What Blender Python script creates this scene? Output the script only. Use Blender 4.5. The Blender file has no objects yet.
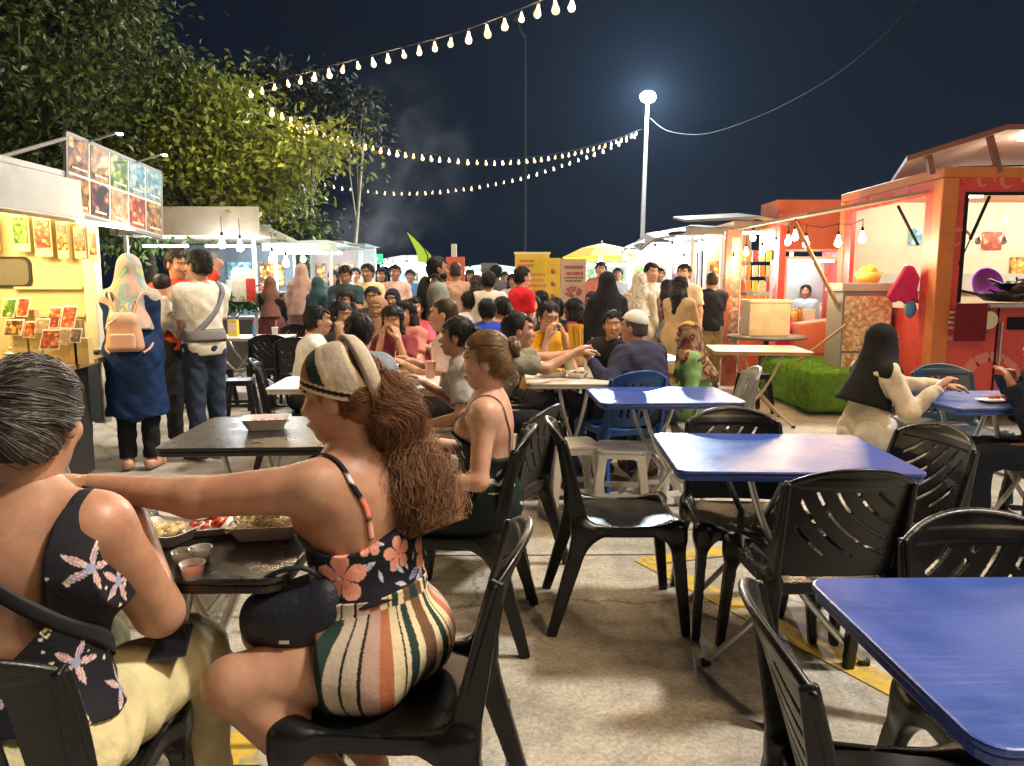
import bpy, math, random, numpy as np, openvdb
from mathutils import Vector, Matrix
random.seed(7); RNG = np.random.default_rng(7)
S = bpy.context.scene; COL = S.collection
H = 1.37; FPX = 740.0; PITCH = math.atan(99/740)
R = math.radians

# ------------------------------------------------------------------ camera geometry (used to work out real positions)
def ray(px, py):
    a = (px-512)/FPX; b = -(py-383)/FPX
    c, s = math.cos(PITCH), math.sin(PITCH)
    return Vector((a, c+b*s, -s+b*c))
def G(px, py, z=0.0):
    r = ray(px, py); t = (z-H)/r.z
    return Vector((r.x*t, r.y*t, z))
def V(px, py, Y):
    r = ray(px, py); t = Y/r.y
    return Vector((r.x*t, Y, H+r.z*t))

# ------------------------------------------------------------------ tagging
def tag(o, label=None, cat=None, group=None, kind=None):
    if label: o['label'] = label
    if cat: o['category'] = cat
    if group: o['group'] = group
    if kind: o['kind'] = kind
    return o
def thing(name, label, cat, loc=(0,0,0), rz=0, group=None):
    o = bpy.data.objects.new(name, None); COL.objects.link(o)
    o.empty_display_size = .1
    o.location = loc; o.rotation_euler = (0,0,rz)
    return tag(o, label, cat, group)
def kids(o): return [c for c in bpy.data.objects if c.parent == o]
def copy_tree(o, parent=None):
    c = o.copy(); COL.objects.link(c)
    if parent is not None: c.parent = parent
    for ch in kids(o): copy_tree(ch, c)
    return c

# ------------------------------------------------------------------ materials
MATS = {}
def lin(c): return tuple(((x/12.92) if x <= .04045 else ((x+.055)/1.055)**2.4) for x in c)
def mat(key, col=(.5,.5,.5), rough=.5, metal=0, spec=.5, bump=0, bscale=60, var=0, vscale=6, emit=None, estr=1, attr=False, sss=0, coat=0, trans=0, alpha=1, wear=0):
    if key in MATS: return MATS[key]
    m = bpy.data.materials.new(key); m.use_nodes = True; MATS[key] = m
    nt = m.node_tree; b = nt.nodes['Principled BSDF']; L = nt.links
    b.inputs['Base Color'].default_value = (*col[:3], 1); b.inputs['Roughness'].default_value = rough
    b.inputs['Metallic'].default_value = metal; b.inputs['Specular IOR Level'].default_value = spec
    if coat: b.inputs['Coat Weight'].default_value = coat; b.inputs['Coat Roughness'].default_value = .1
    if sss:
        b.inputs['Subsurface Weight'].default_value = sss; b.inputs['Subsurface Radius'].default_value = (.012,.005,.003); b.inputs['Subsurface Scale'].default_value = 1
    if trans: b.inputs['Transmission Weight'].default_value = trans
    if alpha < 1: b.inputs['Alpha'].default_value = alpha
    tc = nt.nodes.new('ShaderNodeTexCoord')
    src = None
    if attr:
        a = nt.nodes.new('ShaderNodeAttribute'); a.attribute_name = 'Col'; src = a.outputs['Color']
    if var:
        n = nt.nodes.new('ShaderNodeTexNoise'); n.inputs['Scale'].default_value = vscale; n.inputs['Detail'].default_value = 5; n.inputs['Roughness'].default_value = .65
        L.new(tc.outputs['Object'], n.inputs['Vector'])
        mr = nt.nodes.new('ShaderNodeMapRange'); mr.inputs[1].default_value = .3; mr.inputs[2].default_value = .7; mr.inputs[3].default_value = 1-var; mr.inputs[4].default_value = 1+var
        L.new(n.outputs['Fac'], mr.inputs[0])
        mx = nt.nodes.new('ShaderNodeMix'); mx.data_type = 'RGBA'; mx.blend_type = 'MULTIPLY'; mx.inputs[0].default_value = 1
        mx.inputs[6].default_value = (*col[:3], 1)
        if src: L.new(src, mx.inputs[6])
        cc = nt.nodes.new('ShaderNodeCombineColor')
        for i in range(3): L.new(mr.outputs[0], cc.inputs[i])
        L.new(cc.outputs[0], mx.inputs[7]); src = mx.outputs[2]
        if wear:
            r2 = nt.nodes.new('ShaderNodeMapRange'); r2.inputs[1].default_value = .35; r2.inputs[2].default_value = .7; r2.inputs[3].default_value = max(.03, rough-wear); r2.inputs[4].default_value = rough+wear
            L.new(n.outputs['Fac'], r2.inputs[0]); L.new(r2.outputs[0], b.inputs['Roughness'])
    if src: L.new(src, b.inputs['Base Color'])
    if bump:
        n2 = nt.nodes.new('ShaderNodeTexNoise'); n2.inputs['Scale'].default_value = bscale; n2.inputs['Detail'].default_value = 3
        L.new(tc.outputs['Object'], n2.inputs['Vector'])
        bp = nt.nodes.new('ShaderNodeBump'); bp.inputs['Strength'].default_value = bump; bp.inputs['Distance'].default_value = .01
        L.new(n2.outputs['Fac'], bp.inputs['Height']); L.new(bp.outputs[0], b.inputs['Normal'])
    if emit:
        b.inputs['Emission Color'].default_value = (*emit, 1); b.inputs['Emission Strength'].default_value = estr
    return m
def plain(c, rough=.6, **k):
    return mat('paint_%02x%02x%02x_%d' % (*[int(x*255) for x in c[:3]], int(rough*100)), c, rough, var=k.pop('var', .12), **k)
def cloth(c, pat=None, c2=None, sc=30):
    key = 'fabric_%02x%02x%02x%s' % (*[int(min(1, x)*255) for x in c[:3]], pat or '')
    if key in MATS: return MATS[key]
    m = mat(key, c, .85, spec=.2, var=.15, vscale=14, bump=.35, bscale=45)
    if pat:
        nt = m.node_tree; L = nt.links; b = nt.nodes['Principled BSDF']
        tc = nt.nodes.new('ShaderNodeTexCoord')
        if pat == 'blotch':
            t = nt.nodes.new('ShaderNodeTexVoronoi'); t.inputs['Scale'].default_value = sc; out = t.outputs['Color']
            s = nt.nodes.new('ShaderNodeSeparateColor'); L.new(out, s.inputs[0]); out = s.outputs[0]; thr = .5
        elif pat == 'flow':
            t = nt.nodes.new('ShaderNodeTexNoise'); t.inputs['Scale'].default_value = sc; t.inputs['Distortion'].default_value = 1.5; out = t.outputs['Fac']; thr = .5
        else:
            t = nt.nodes.new('ShaderNodeTexWave'); t.inputs['Scale'].default_value = sc; out = t.outputs['Fac']; thr = .6
        L.new(tc.outputs['Object'], t.inputs['Vector'])
        cr = nt.nodes.new('ShaderNodeValToRGB'); cr.color_ramp.interpolation = 'EASE'
        cr.color_ramp.elements[0].position = thr-.08; cr.color_ramp.elements[1].position = thr+.08
        cols = c2 if isinstance(c2[0], (tuple, list)) else [c2]
        cr.color_ramp.elements[0].color = (*c, 1); cr.color_ramp.elements[1].color = (*cols[0], 1)
        for i, cc in enumerate(cols[1:]):
            e = cr.color_ramp.elements.new(min(.98, thr+.14+.1*i)); e.color = (*cc, 1)
        L.new(out, cr.inputs[0])
        L.new(cr.outputs[0], b.inputs['Base Color'])
    return m
def glow(key, col, strength):
    return mat(key, (.8,.8,.8), .5, emit=col, estr=strength)
def food(seed, pal, scale=14):
    """a printed food photograph: cells of the given colours on a dark or pale plate"""
    key = 'print_%d' % seed
    if key in MATS: return MATS[key]
    m = mat(key, pal[0], .35)
    nt = m.node_tree; L = nt.links; b = nt.nodes['Principled BSDF']
    tc = nt.nodes.new('ShaderNodeTexCoord'); mp = nt.nodes.new('ShaderNodeMapping'); mp.inputs['Location'].default_value = (seed*3.1, seed*1.7, seed*.9)
    L.new(tc.outputs['Object'], mp.inputs[0])
    nz = nt.nodes.new('ShaderNodeTexNoise'); nz.inputs['Scale'].default_value = scale*.45; nz.inputs['Detail'].default_value = 4; nz.inputs['Distortion'].default_value = 1.2
    L.new(mp.outputs[0], nz.inputs['Vector'])
    cr = nt.nodes.new('ShaderNodeValToRGB'); el = cr.color_ramp.elements
    el[0].position = .3; el[1].position = .72; el[0].color = (*pal[0], 1); el[1].color = (*pal[-1], 1)
    n = len(pal)
    for i in range(1, n-1):
        e = el.new(.3+.42*i/(n-1)); e.color = (*pal[i], 1)
    vo = nt.nodes.new('ShaderNodeTexVoronoi'); vo.inputs['Scale'].default_value = scale*1.7; L.new(mp.outputs[0], vo.inputs['Vector'])
    sp = nt.nodes.new('ShaderNodeSeparateColor'); L.new(vo.outputs['Color'], sp.inputs[0]); m1 = nt.nodes.new('ShaderNodeMix'); m1.inputs[0].default_value = .5; L.new(nz.outputs['Fac'], m1.inputs[2]); L.new(sp.outputs[0], m1.inputs[3])
    sb = nt.nodes.new('ShaderNodeMath'); sb.operation = 'MULTIPLY_ADD'; L.new(vo.outputs['Distance'], sb.inputs[0]); sb.inputs[1].default_value = -.25; L.new(m1.outputs[0], sb.inputs[2]); L.new(sb.outputs[0], cr.inputs[0]); L.new(cr.outputs[0], b.inputs['Base Color'])
    el[0].position = .2
    return m

# ------------------------------------------------------------------ mesh builder
def link(name, me, parent=None, smooth=False):
    o = bpy.data.objects.new(name, me); COL.objects.link(o)
    if parent is not None: o.parent = parent
    if smooth and len(me.polygons): me.polygons.foreach_set('use_smooth', [True]*len(me.polygons))
    return o
class MB:
    def __init__(s): s.v = []; s.f = []; s.mi = []; s.sm = []
    def add(s, vs, fs, mi=0, sm=False):
        o = len(s.v); s.v += [tuple(v) for v in vs]
        for f in fs: s.f.append(tuple(i+o for i in f)); s.mi.append(mi); s.sm.append(sm)
        return s
    def box(s, c, d, rot=None, mi=0):
        x, y, z = d[0]/2, d[1]/2, d[2]/2
        vs = [Vector((a*x, b*y, e*z)) for a in (-1,1) for b in (-1,1) for e in (-1,1)]
        if rot is not None: vs = [rot @ v for v in vs]
        c = Vector(c); vs = [v+c for v in vs]
        return s.add(vs, [(0,1,3,2),(4,6,7,5),(0,4,5,1),(2,3,7,6),(0,2,6,4),(1,5,7,3)], mi)
    def bx(s, x0, x1, y0, y1, z0, z1, mi=0):
        return s.box(((x0+x1)/2,(y0+y1)/2,(z0+z1)/2), (abs(x1-x0),abs(y1-y0),abs(z1-z0)), None, mi)
    def bar(s, a, b, w, h, mi=0):
        a = Vector(a); b = Vector(b); d = b-a
        rot = d.to_track_quat('Z', 'Y').to_matrix()
        return s.box((a+b)/2, (w, h, d.length), rot, mi)
    def tube(s, pts, r, n=8, mi=0, caps=True):
        pts = [Vector(p) for p in pts]; rs = r if isinstance(r, (list, tuple)) else [r]*len(pts)
        vs = []; fs = []
        t0 = (pts[1]-pts[0]).normalized(); up = Vector((0,0,1)) if abs(t0.z) < .9 else Vector((1,0,0))
        u = t0.cross(up).normalized()
        for i, p in enumerate(pts):
            t = (pts[min(i+1, len(pts)-1)]-pts[max(i-1, 0)]).normalized()
            u = (u-t*u.dot(t)).normalized(); w = t.cross(u)
            for k in range(n):
                a = 2*math.pi*k/n; vs.append(p+(u*math.cos(a)+w*math.sin(a))*rs[i])
        for i in range(len(pts)-1):
            for k in range(n):
                fs.append((i*n+k, i*n+(k+1)%n, (i+1)*n+(k+1)%n, (i+1)*n+k))
        s.add(vs, fs, mi, True)
        if caps: s.add(vs[:n][::-1], [tuple(range(n))], mi); s.add(vs[-n:], [tuple(range(n))], mi)
        return s
    def lathe(s, prof, c=(0,0,0), n=20, mi=0):
        c = Vector(c); vs = []; fs = []
        for (r, z) in prof:
            for k in range(n):
                a = 2*math.pi*k/n; vs.append(c+Vector((r*math.cos(a), r*math.sin(a), z)))
        m = len(prof)
        for i in range(m-1):
            for k in range(n): fs.append((i*n+k, i*n+(k+1)%n, (i+1)*n+(k+1)%n, (i+1)*n+k))
        return s.add(vs, fs, mi, True)
    def ell(s, c, r, n=12, m=8, mi=0, rot=None):
        c = Vector(c); vs = []; fs = []
        for i in range(m+1):
            t = math.pi*i/m
            for k in range(n):
                a = 2*math.pi*k/n
                v = Vector((r[0]*math.sin(t)*math.cos(a), r[1]*math.sin(t)*math.sin(a), r[2]*math.cos(t)))
                vs.append(c+(rot @ v if rot is not None else v))
        for i in range(m):
            for k in range(n): fs.append((i*n+k, (i+1)*n+k, (i+1)*n+(k+1)%n, i*n+(k+1)%n))
        return s.add(vs, fs, mi, True)
    def prism(s, poly, z0, z1, mi=0, M=None):
        n = len(poly); vs = [Vector((x, y, z0)) for x, y in poly]+[Vector((x, y, z1)) for x, y in poly]
        if M is not None: vs = [M @ v for v in vs]
        fs = [tuple(range(n))[::-1], tuple(range(n, 2*n))]+[(i, (i+1)%n, n+(i+1)%n, n+i) for i in range(n)]
        return s.add(vs, fs, mi)
    def build(s, name, mats, parent=None, bevel=0, seg=2, loc=None):
        me = bpy.data.meshes.new(name); me.from_pydata([tuple(v) for v in s.v], [], s.f)
        for m in (mats if isinstance(mats, (list, tuple)) else [mats]): me.materials.append(m)
        me.polygons.foreach_set('material_index', s.mi); me.polygons.foreach_set('use_smooth', s.sm); me.update()
        o = link(name, me, parent)
        if loc is not None: o.location = loc
        if bevel:
            b = o.modifiers.new('Bevel', 'BEVEL'); b.width = bevel; b.segments = seg; b.limit_method = 'ANGLE'; b.angle_limit = R(40)
        return o
def rrect(w, d, r, n=5):
    out = []
    for cx, cy, a0 in ((w/2-r, d/2-r, 0), (-w/2+r, d/2-r, 90), (-w/2+r, -d/2+r, 180), (w/2-r, -d/2+r, 270)):
        for i in range(n+1):
            a = R(a0+90*i/n); out.append((cx+r*math.cos(a), cy+r*math.sin(a)))
    return out

# ------------------------------------------------------------------ distance fields -> smooth continuous meshes
A3 = lambda v: np.array(v, dtype=np.float32)
class C:      # tapered capsule (flat=1: flat far end, 2: both ends flat)
    def __init__(s, a, b, ra, rb, k=.02, flat=0): s.a, s.b, s.ra, s.rb, s.k, s.flat = A3(a), A3(b), ra, rb, k, flat
    def box(s):
        r = max(s.ra, s.rb); return np.minimum(s.a, s.b)-r, np.maximum(s.a, s.b)+r
    def d(s, X, Y, Z):
        ab = s.b-s.a; L2 = float(ab@ab)+1e-9
        t0 = ((X-s.a[0])*ab[0]+(Y-s.a[1])*ab[1]+(Z-s.a[2])*ab[2])/L2
        t = np.clip(t0, 0, 1)
        q = np.sqrt((X-s.a[0]-t*ab[0])**2+(Y-s.a[1]-t*ab[1])**2+(Z-s.a[2]-t*ab[2])**2)-(s.ra+(s.rb-s.ra)*t)
        if s.flat: q = np.maximum(q, (t0-1)*math.sqrt(L2))
        if s.flat == 2: q = np.maximum(q, -t0*math.sqrt(L2))
        return q
class E:      # ellipsoid
    def __init__(s, c, r, k=.02, rot=None): s.c, s.r, s.k = A3(c), A3(r), k; s.rot = None if rot is None else np.array(rot, dtype=np.float32)
    def box(s):
        m = float(s.r.max()) if s.rot is not None else s.r
        return s.c-m, s.c+m
    def d(s, X, Y, Z):
        x, y, z = X-s.c[0], Y-s.c[1], Z-s.c[2]
        if s.rot is not None:
            q = s.rot; x, y, z = x*q[0,0]+y*q[1,0]+z*q[2,0], x*q[0,1]+y*q[1,1]+z*q[2,1], x*q[0,2]+y*q[1,2]+z*q[2,2]
        a, b, c = s.r
        k0 = np.sqrt((x/a)**2+(y/b)**2+(z/c)**2)+1e-6; k1 = np.sqrt((x/a**2)**2+(y/b**2)**2+(z/c**2)**2)+1e-6
        return k0*(k0-1)/k1
class B:      # tapered rectangular bar a->b, half sizes (u,v) at each end, u axis given
    def __init__(s, a, b, h0, h1, ud, k=.01, rd=.004):
        s.a, s.b, s.h0, s.h1, s.k, s.rd = A3(a), A3(b), h0, h1, k, rd
        t = (s.b-s.a)/np.linalg.norm(s.b-s.a); u = A3(ud); u = u-t*float(u@t); s.u = u/np.linalg.norm(u); s.v = np.cross(t, s.u); s.t = t
    def box(s):
        m = max(*s.h0, *s.h1)*1.3; return np.minimum(s.a, s.b)-m, np.maximum(s.a, s.b)+m
    def d(s, X, Y, Z):
        L = float(np.linalg.norm(s.b-s.a)); x, y, z = X-s.a[0], Y-s.a[1], Z-s.a[2]
        w = x*s.t[0]+y*s.t[1]+z*s.t[2]; u = np.abs(x*s.u[0]+y*s.u[1]+z*s.u[2]); v = np.abs(x*s.v[0]+y*s.v[1]+z*s.v[2])
        f = np.clip(w/L, 0, 1)
        du = u-(s.h0[0]+(s.h1[0]-s.h0[0])*f)+s.rd; dv = v-(s.h0[1]+(s.h1[1]-s.h0[1])*f)+s.rd; dw = np.abs(w-L/2)-L/2+s.rd
        return np.sqrt(np.maximum(du,0)**2+np.maximum(dv,0)**2+np.maximum(dw,0)**2)+np.minimum(np.maximum(np.maximum(du,dv),dw),0)-s.rd
def field(prims, vox, post=None, infl=0.0, margin=None):
    los, his = zip(*[p.box() for p in prims]); mg = (margin or .03)+abs(infl)+3*vox
    lo = np.min(los, axis=0)-mg; hi = np.max(his, axis=0)+mg
    n = np.ceil((hi-lo)/vox).astype(int)+1
    ax = [(lo[i]+vox*np.arange(n[i])).astype(np.float32) for i in range(3)]
    D = np.full(tuple(n), .5, dtype=np.float32)
    for p, l, h in zip(prims, los, his):
        pad = p.k+abs(infl)+4*vox+.01
        i0 = np.maximum(((l-pad-lo)/vox).astype(int), 0); i1 = np.minimum(((h+pad-lo)/vox).astype(int)+2, n)
        sl = tuple(slice(a, b) for a, b in zip(i0, i1))
        X, Y, Z = ax[0][sl[0]][:,None,None], ax[1][sl[1]][None,:,None], ax[2][sl[2]][None,None,:]
        q = p.d(X, Y, Z)-infl; sub = D[sl]; k = max(p.k, 1e-4)
        hh = np.maximum(k-np.abs(sub-q), 0)/k
        D[sl] = np.minimum(sub, q)-hh*hh*k*.25
    if post is not None:
        D = post(D, ax[0][:,None,None], ax[1][None,:,None], ax[2][None,None,:])
    return D, lo, vox
def surf(D, lo, vox):
    bg = 3*vox; g = openvdb.FloatGrid(float(bg)); Dc = np.clip(D, -bg, bg).astype(np.float32)
    Dc[0], Dc[-1], Dc[:,0], Dc[:,-1], Dc[:,:,0], Dc[:,:,-1] = bg, bg, bg, bg, bg, bg
    g.copyFromArray(Dc)
    p, q = g.convertToQuads(isovalue=0.0)
    return np.asarray(p, dtype=np.float32)*vox+lo.astype(np.float32), np.asarray(q, dtype=np.int64)[:, ::FLIP]
FLIP = 1
def sdfmesh(prims, vox, post=None, infl=0.0): return surf(*field(prims, vox, post, infl))
def npmesh(name, chunks, mats, parent=None, colfn=None, smooth=True):
    """chunks: list of (points, quads, material index)"""
    vs = np.concatenate([c[0] for c in chunks]); off = 0; fs = []; mi = []
    for p, q, m in chunks: fs.append(q+off); off += len(p); mi += [m]*len(q)
    fs = np.concatenate(fs)
    me = bpy.data.meshes.new(name); k = fs.shape[1]
    me.vertices.add(len(vs)); me.vertices.foreach_set('co', vs.astype(np.float32).ravel())
    me.loops.add(fs.size); me.loops.foreach_set('vertex_index', fs.ravel().astype(np.int32))
    me.polygons.add(len(fs)); me.polygons.foreach_set('loop_start', np.arange(0, fs.size, k, dtype=np.int32))
    me.polygons.foreach_set('loop_total', np.full(len(fs), k, dtype=np.int32))
    for m in (mats if isinstance(mats, (list, tuple)) else [mats]): me.materials.append(m)
    me.polygons.foreach_set('material_index', np.array(mi, dtype=np.int32))
    me.polygons.foreach_set('use_smooth', np.full(len(fs), smooth, dtype=bool))
    me.update(); me.validate()
    if colfn is not None:
        c = np.ones((len(vs), 4), dtype=np.float32); c[:, :3] = colfn(vs)
        at = me.color_attributes.new('Col', 'FLOAT_COLOR', 'POINT'); at.data.foreach_set('color', c.ravel())
    return link(name, me, parent)
def wrinkle(amp, f=22., seed=0):
    s = seed*1.3
    def post(D, X, Y, Z):
        w = np.sin(f*X+1.7*np.sin(f*.6*Z+s)+s)+np.sin(f*1.3*Y+2*np.sin(f*.5*Z+s*2))+np.sin(f*.7*(Z+X)+1.5*np.sin(f*Y)+s)
        return D+amp*.5*w
    return post
def tubes(paths, r, k=4):
    """paths (N,M,3), r scalar / (N,) / (M,) profile -> points, quads"""
    N, M, _ = paths.shape
    T = np.gradient(paths, axis=1); T /= np.linalg.norm(T, axis=2, keepdims=True)+1e-9
    ref = np.where(np.abs(T[..., 2:3]) < .9, np.array([0,0,1.]), np.array([1.,0,0])); U = np.cross(T, ref); U /= np.linalg.norm(U, axis=2, keepdims=True)+1e-9; W = np.cross(T, U)
    r = np.broadcast_to(np.asarray(r, dtype=float), (N, M)) if np.ndim(r) != 1 or len(r) == M else np.repeat(np.asarray(r)[:,None], M, 1)
    ang = np.arange(k)*2*np.pi/k
    V_ = paths[:,:,None,:]+(U[:,:,None,:]*np.cos(ang)[None,None,:,None]+W[:,:,None,:]*np.sin(ang)[None,None,:,None])*r[:,:,None,None]
    b = np.arange(N)[:,None,None]*M*k; i = np.arange(M-1)[None,:,None]*k; j = np.arange(k)[None,None,:]; j2 = (j+1) % k
    q = np.stack(np.broadcast_arrays(b+i+j, b+i+j2, b+i+k+j2, b+i+k+j), -1).reshape(-1, 4)
    return V_.reshape(-1, 3).astype(np.float32), q
STRANDS = lambda st, r, k: (*tubes(st, r, k), 0)
# ------------------------------------------------------------------ people
SKIN = {'tan': (.46,.255,.165), 'brown': (.36,.205,.13), 'light': (.58,.36,.26), 'fair': (.60,.37,.27)}
def skin_mat(k):
    if 'skin_'+k in MATS: return MATS['skin_'+k]
    m = mat('skin_'+k, SKIN[k], .44, spec=.4, var=.2, vscale=16, bump=.06, bscale=330, sss=.08)
    nt = m.node_tree; L = nt.links; b = nt.nodes['Principled BSDF']; src = b.inputs['Base Color'].links[0].from_socket
    tc = nt.nodes.new('ShaderNodeTexCoord'); n = nt.nodes.new('ShaderNodeTexNoise'); n.inputs['Scale'].default_value = 6; n.inputs['Detail'].default_value = 7; n.inputs['Roughness'].default_value = .7; L.new(tc.outputs['Object'], n.inputs['Vector'])
    mr = nt.nodes.new('ShaderNodeMapRange'); mr.inputs[1].default_value = .42; mr.inputs[2].default_value = .68; mr.inputs[4].default_value = .55; L.new(n.outputs['Fac'], mr.inputs[0])
    mx = nt.nodes.new('ShaderNodeMix'); mx.data_type = 'RGBA'; mx.blend_type = 'MULTIPLY'; mx.inputs[7].default_value = (1.0,.66,.58,1); L.new(mr.outputs[0], mx.inputs[0]); L.new(src, mx.inputs[6]); L.new(mx.outputs[2], b.inputs['Base Color'])
    n2 = nt.nodes.new('ShaderNodeTexNoise'); n2.inputs['Scale'].default_value = 30; n2.inputs['Detail'].default_value = 4; L.new(tc.outputs['Object'], n2.inputs['Vector']); r2 = nt.nodes.new('ShaderNodeMapRange'); r2.inputs[1].default_value = .3; r2.inputs[2].default_value = .7; r2.inputs[3].default_value = .32; r2.inputs[4].default_value = .6; L.new(n2.outputs['Fac'], r2.inputs[0]); L.new(r2.outputs[0], b.inputs['Roughness'])
    return m
def ik(Sp, T, a, b, pole):
    d = T-Sp; L = min(d.length, (a+b)*.995); d.normalize(); T = Sp+d*L
    x = (a*a-b*b+L*L)/(2*L); h = math.sqrt(max(a*a-x*x, 0))
    p = pole-d*pole.dot(d); p.normalize()
    return Sp+d*x+p*h, T
def frame(rx, rz, ry=0):
    return Matrix.Rotation(rz, 3, 'Z') @ Matrix.Rotation(-rx, 3, 'X') @ Matrix.Rotation(ry, 3, 'Y')
class Fig: pass
def pose(s=1.0, seat=None, lean=0, side=0, twist=0, hyaw=0, hpitch=0, hroll=0, arms=None, legs=None, male=False, inv=None, foldup=0):
    """joints in local space: x right, y forwards, z up, origin on the floor under the pelvis"""
    f = Fig(); f.s = s; f.seat = seat
    pz = seat+.095*s if seat is not None else .90*s
    f.pel = Vector((0,0,pz)); T = frame(R(lean), R(twist), R(side)); f.T = T
    f.up = T @ Vector((0,0,1)); f.rt = T @ Vector((1,0,0)); f.fw = T @ Vector((0,1,0))
    f.waist = f.pel+f.up*.16*s; f.chest = f.pel+f.up*.33*s
    sw = (.160 if male else .140)*s
    f.neck = f.pel+f.up*.475*s
    shc = f.pel+f.up*.412*s
    f.sh = [shc-f.rt*sw, shc+f.rt*sw]
    nu = (f.up+Vector((0,0,1.2))).normalized()
    f.hc = f.neck+nu*.142*s+f.fw*.02*s
    f.HR = Matrix.Rotation(R(hyaw), 3, 'Z') @ Matrix.Rotation(R(twist), 3, 'Z') @ Matrix.Rotation(-R(hpitch), 3, 'X') @ Matrix.Rotation(R(hroll), 3, 'Y')
    f.top = f.hc+Vector((0,0,.12*s))
    hw = .085*s; f.hip = [f.pel+Vector((-hw,0,-.02*s)), f.pel+Vector((hw,0,-.02*s))]
    f.el = []; f.wr = []; f.hd = []
    arms = arms or {}
    for i, sg in ((0,-1),(1,1)):
        a = arms.get('LR'[i], arms.get('B', 'down'))
        hd = None
        if isinstance(a, tuple) and len(a) == 2: a, hd = a
        if isinstance(a, str):
            tgt = {'down': f.sh[i]+Vector((sg*.07, .03, -.52))*s,
                   'table': Vector((sg*.14*s, .40*s, .80)),
                   'eat': f.hc+f.HR @ Vector((sg*.07, .17, -.12))*s,
                   'phone': f.chest+Vector((sg*.06, .27, .0))*s,
                   'lap': f.pel+Vector((sg*.09, .28, .10))*s,
                   'hip': f.pel+Vector((sg*.17, .05, .12))*s,
                   'behind_head': f.hc+Vector((sg*.08, -.08, -.03))*s,
                   'carry': f.chest+Vector((-sg*.02, .20, -.10))*s}[a]
            pole = Vector((sg*.55, -.5, -1.2)) if a in ('table','eat','phone','lap','carry') else Vector((sg*.6, -1, 0))
            if a == 'behind_head': pole = Vector((sg*2, 0, .35))
        else: tgt = Vector(a); pole = Vector((sg*.6, -.8, -.9))
        if inv is not None and not isinstance(a, str): tgt = inv @ tgt
        if isinstance(hd, Vector): pole = inv.to_3x3() @ hd if inv is not None else hd
        e, w = ik(f.sh[i], tgt, .28*s, .25*s, pole)
        f.el.append(e); f.wr.append(w)
    f.kn = []; f.an = []; f.toe = []
    for i, sg in ((0,-1),(1,1)):
        if legs and legs[i] is not None:
            k, a, t = [Vector(v) for v in legs[i]]
            if inv is not None: k, a, t = inv @ k, inv @ a, inv @ t
        elif seat is not None:
            k = Vector((sg*.12*s, .43*s, seat+.05*s)); a = Vector((sg*.12*s, .40*s+foldup, .075)); t = a+Vector((sg*.02, .15*s, -.045))
        else:
            k = Vector((sg*.085*s, .015, .48*s)); a = Vector((sg*.085*s, -.02, .075*s)); t = a+Vector((sg*.03, .16*s, -.045*s))
        f.kn.append(k); f.an.append(a); f.toe.append(t)
    return f
def head_prims(f):
    s = f.s; q = f.HR; h = f.hc; P = lambda x, y, z: h+q @ Vector((x,y,z))*s
    r = [E(P(0,-.012,.028), (.073*s,.090*s,.088*s), .02, q), E(P(0,.022,-.035), (.060*s,.066*s,.078*s), .03, q),
         E(P(0,.05,-.088), (.03*s,.03*s,.024*s), .03, q), C(P(0,.082,.005), P(0,.1,-.028), .008*s, .013*s, .012),
         E(P(-.012,.09,-.03), (.009*s,.01*s,.008*s), .008), E(P(.012,.09,-.03), (.009*s,.01*s,.008*s), .008),
         E(P(-.075,-.005,-.008), (.011*s,.02*s,.031*s), .006, q), E(P(.075,-.005,-.008), (.011*s,.02*s,.031*s), .006, q),
         E(P(-.033,.066,-.02), (.024*s,.02*s,.022*s), .02, q), E(P(.033,.066,-.02), (.024*s,.02*s,.022*s), .02, q),
         E(P(0,.078,.036), (.05*s,.016*s,.011*s), .02, q),
         E(P(0,.084,-.058), (.022*s,.013*s,.006*s), .008, q), E(P(0,.082,-.068), (.019*s,.013*s,.007*s), .008, q)]
    r.append(C(f.neck-f.up*.03*s, P(0,-.02,-.05), .056*s, .052*s, .03))
    return r
def hand_prims(f, i, curl=.5, spread=1):
    s = f.s; sg = (-1,1)[i]; w = f.wr[i]; d = (w-f.el[i]).normalized()
    n = Vector((0,0,-1)); n = (n-d*n.dot(d)); n = n.normalized() if n.length > .2 else (f.fw-d*f.fw.dot(d)).normalized()
    u = d.cross(n).normalized()*1.0
    if u.dot(f.rt)*sg > 0: u = -u                      # u points to the thumb side (inwards)
    m = Matrix((u, d, n)).transposed()
    r = [C(f.el[i].lerp(w, .8), w, .029*s, .025*s, .01), E(w+d*.045*s, (.040*s,.052*s,.017*s), .015, m)]
    for j, (o, L) in enumerate(((.028,.068),(.010,.078),(-.009,.073),(-.027,.056))):
        b = w+(d*.075+u*o)*s; m1 = b+(d*math.cos(curl*.6)+n*math.sin(curl*.6)+u*o*2)*L*.5*s; m2 = m1+(d*math.cos(curl*1.8)+n*math.sin(curl*1.8))*L*.5*s
        r += [C(w+(d*.04+u*o*.8)*s, b, .010*s, .010*s, .006), C(b, m1, .0095*s, .0088*s, .003), C(m1, m2, .0088*s, .0072*s, .003)]
    t0 = w+(d*.018+u*.024)*s; t1 = t0+(d*.032+u*.030+n*.012)*s; t2 = t1+(d*.034+u*.006+n*.012)*s
    r += [C(t0, t1, .014*s, .0115*s, .01), C(t1, t2, .0110*s, .009*s, .004)]
    return r
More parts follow.
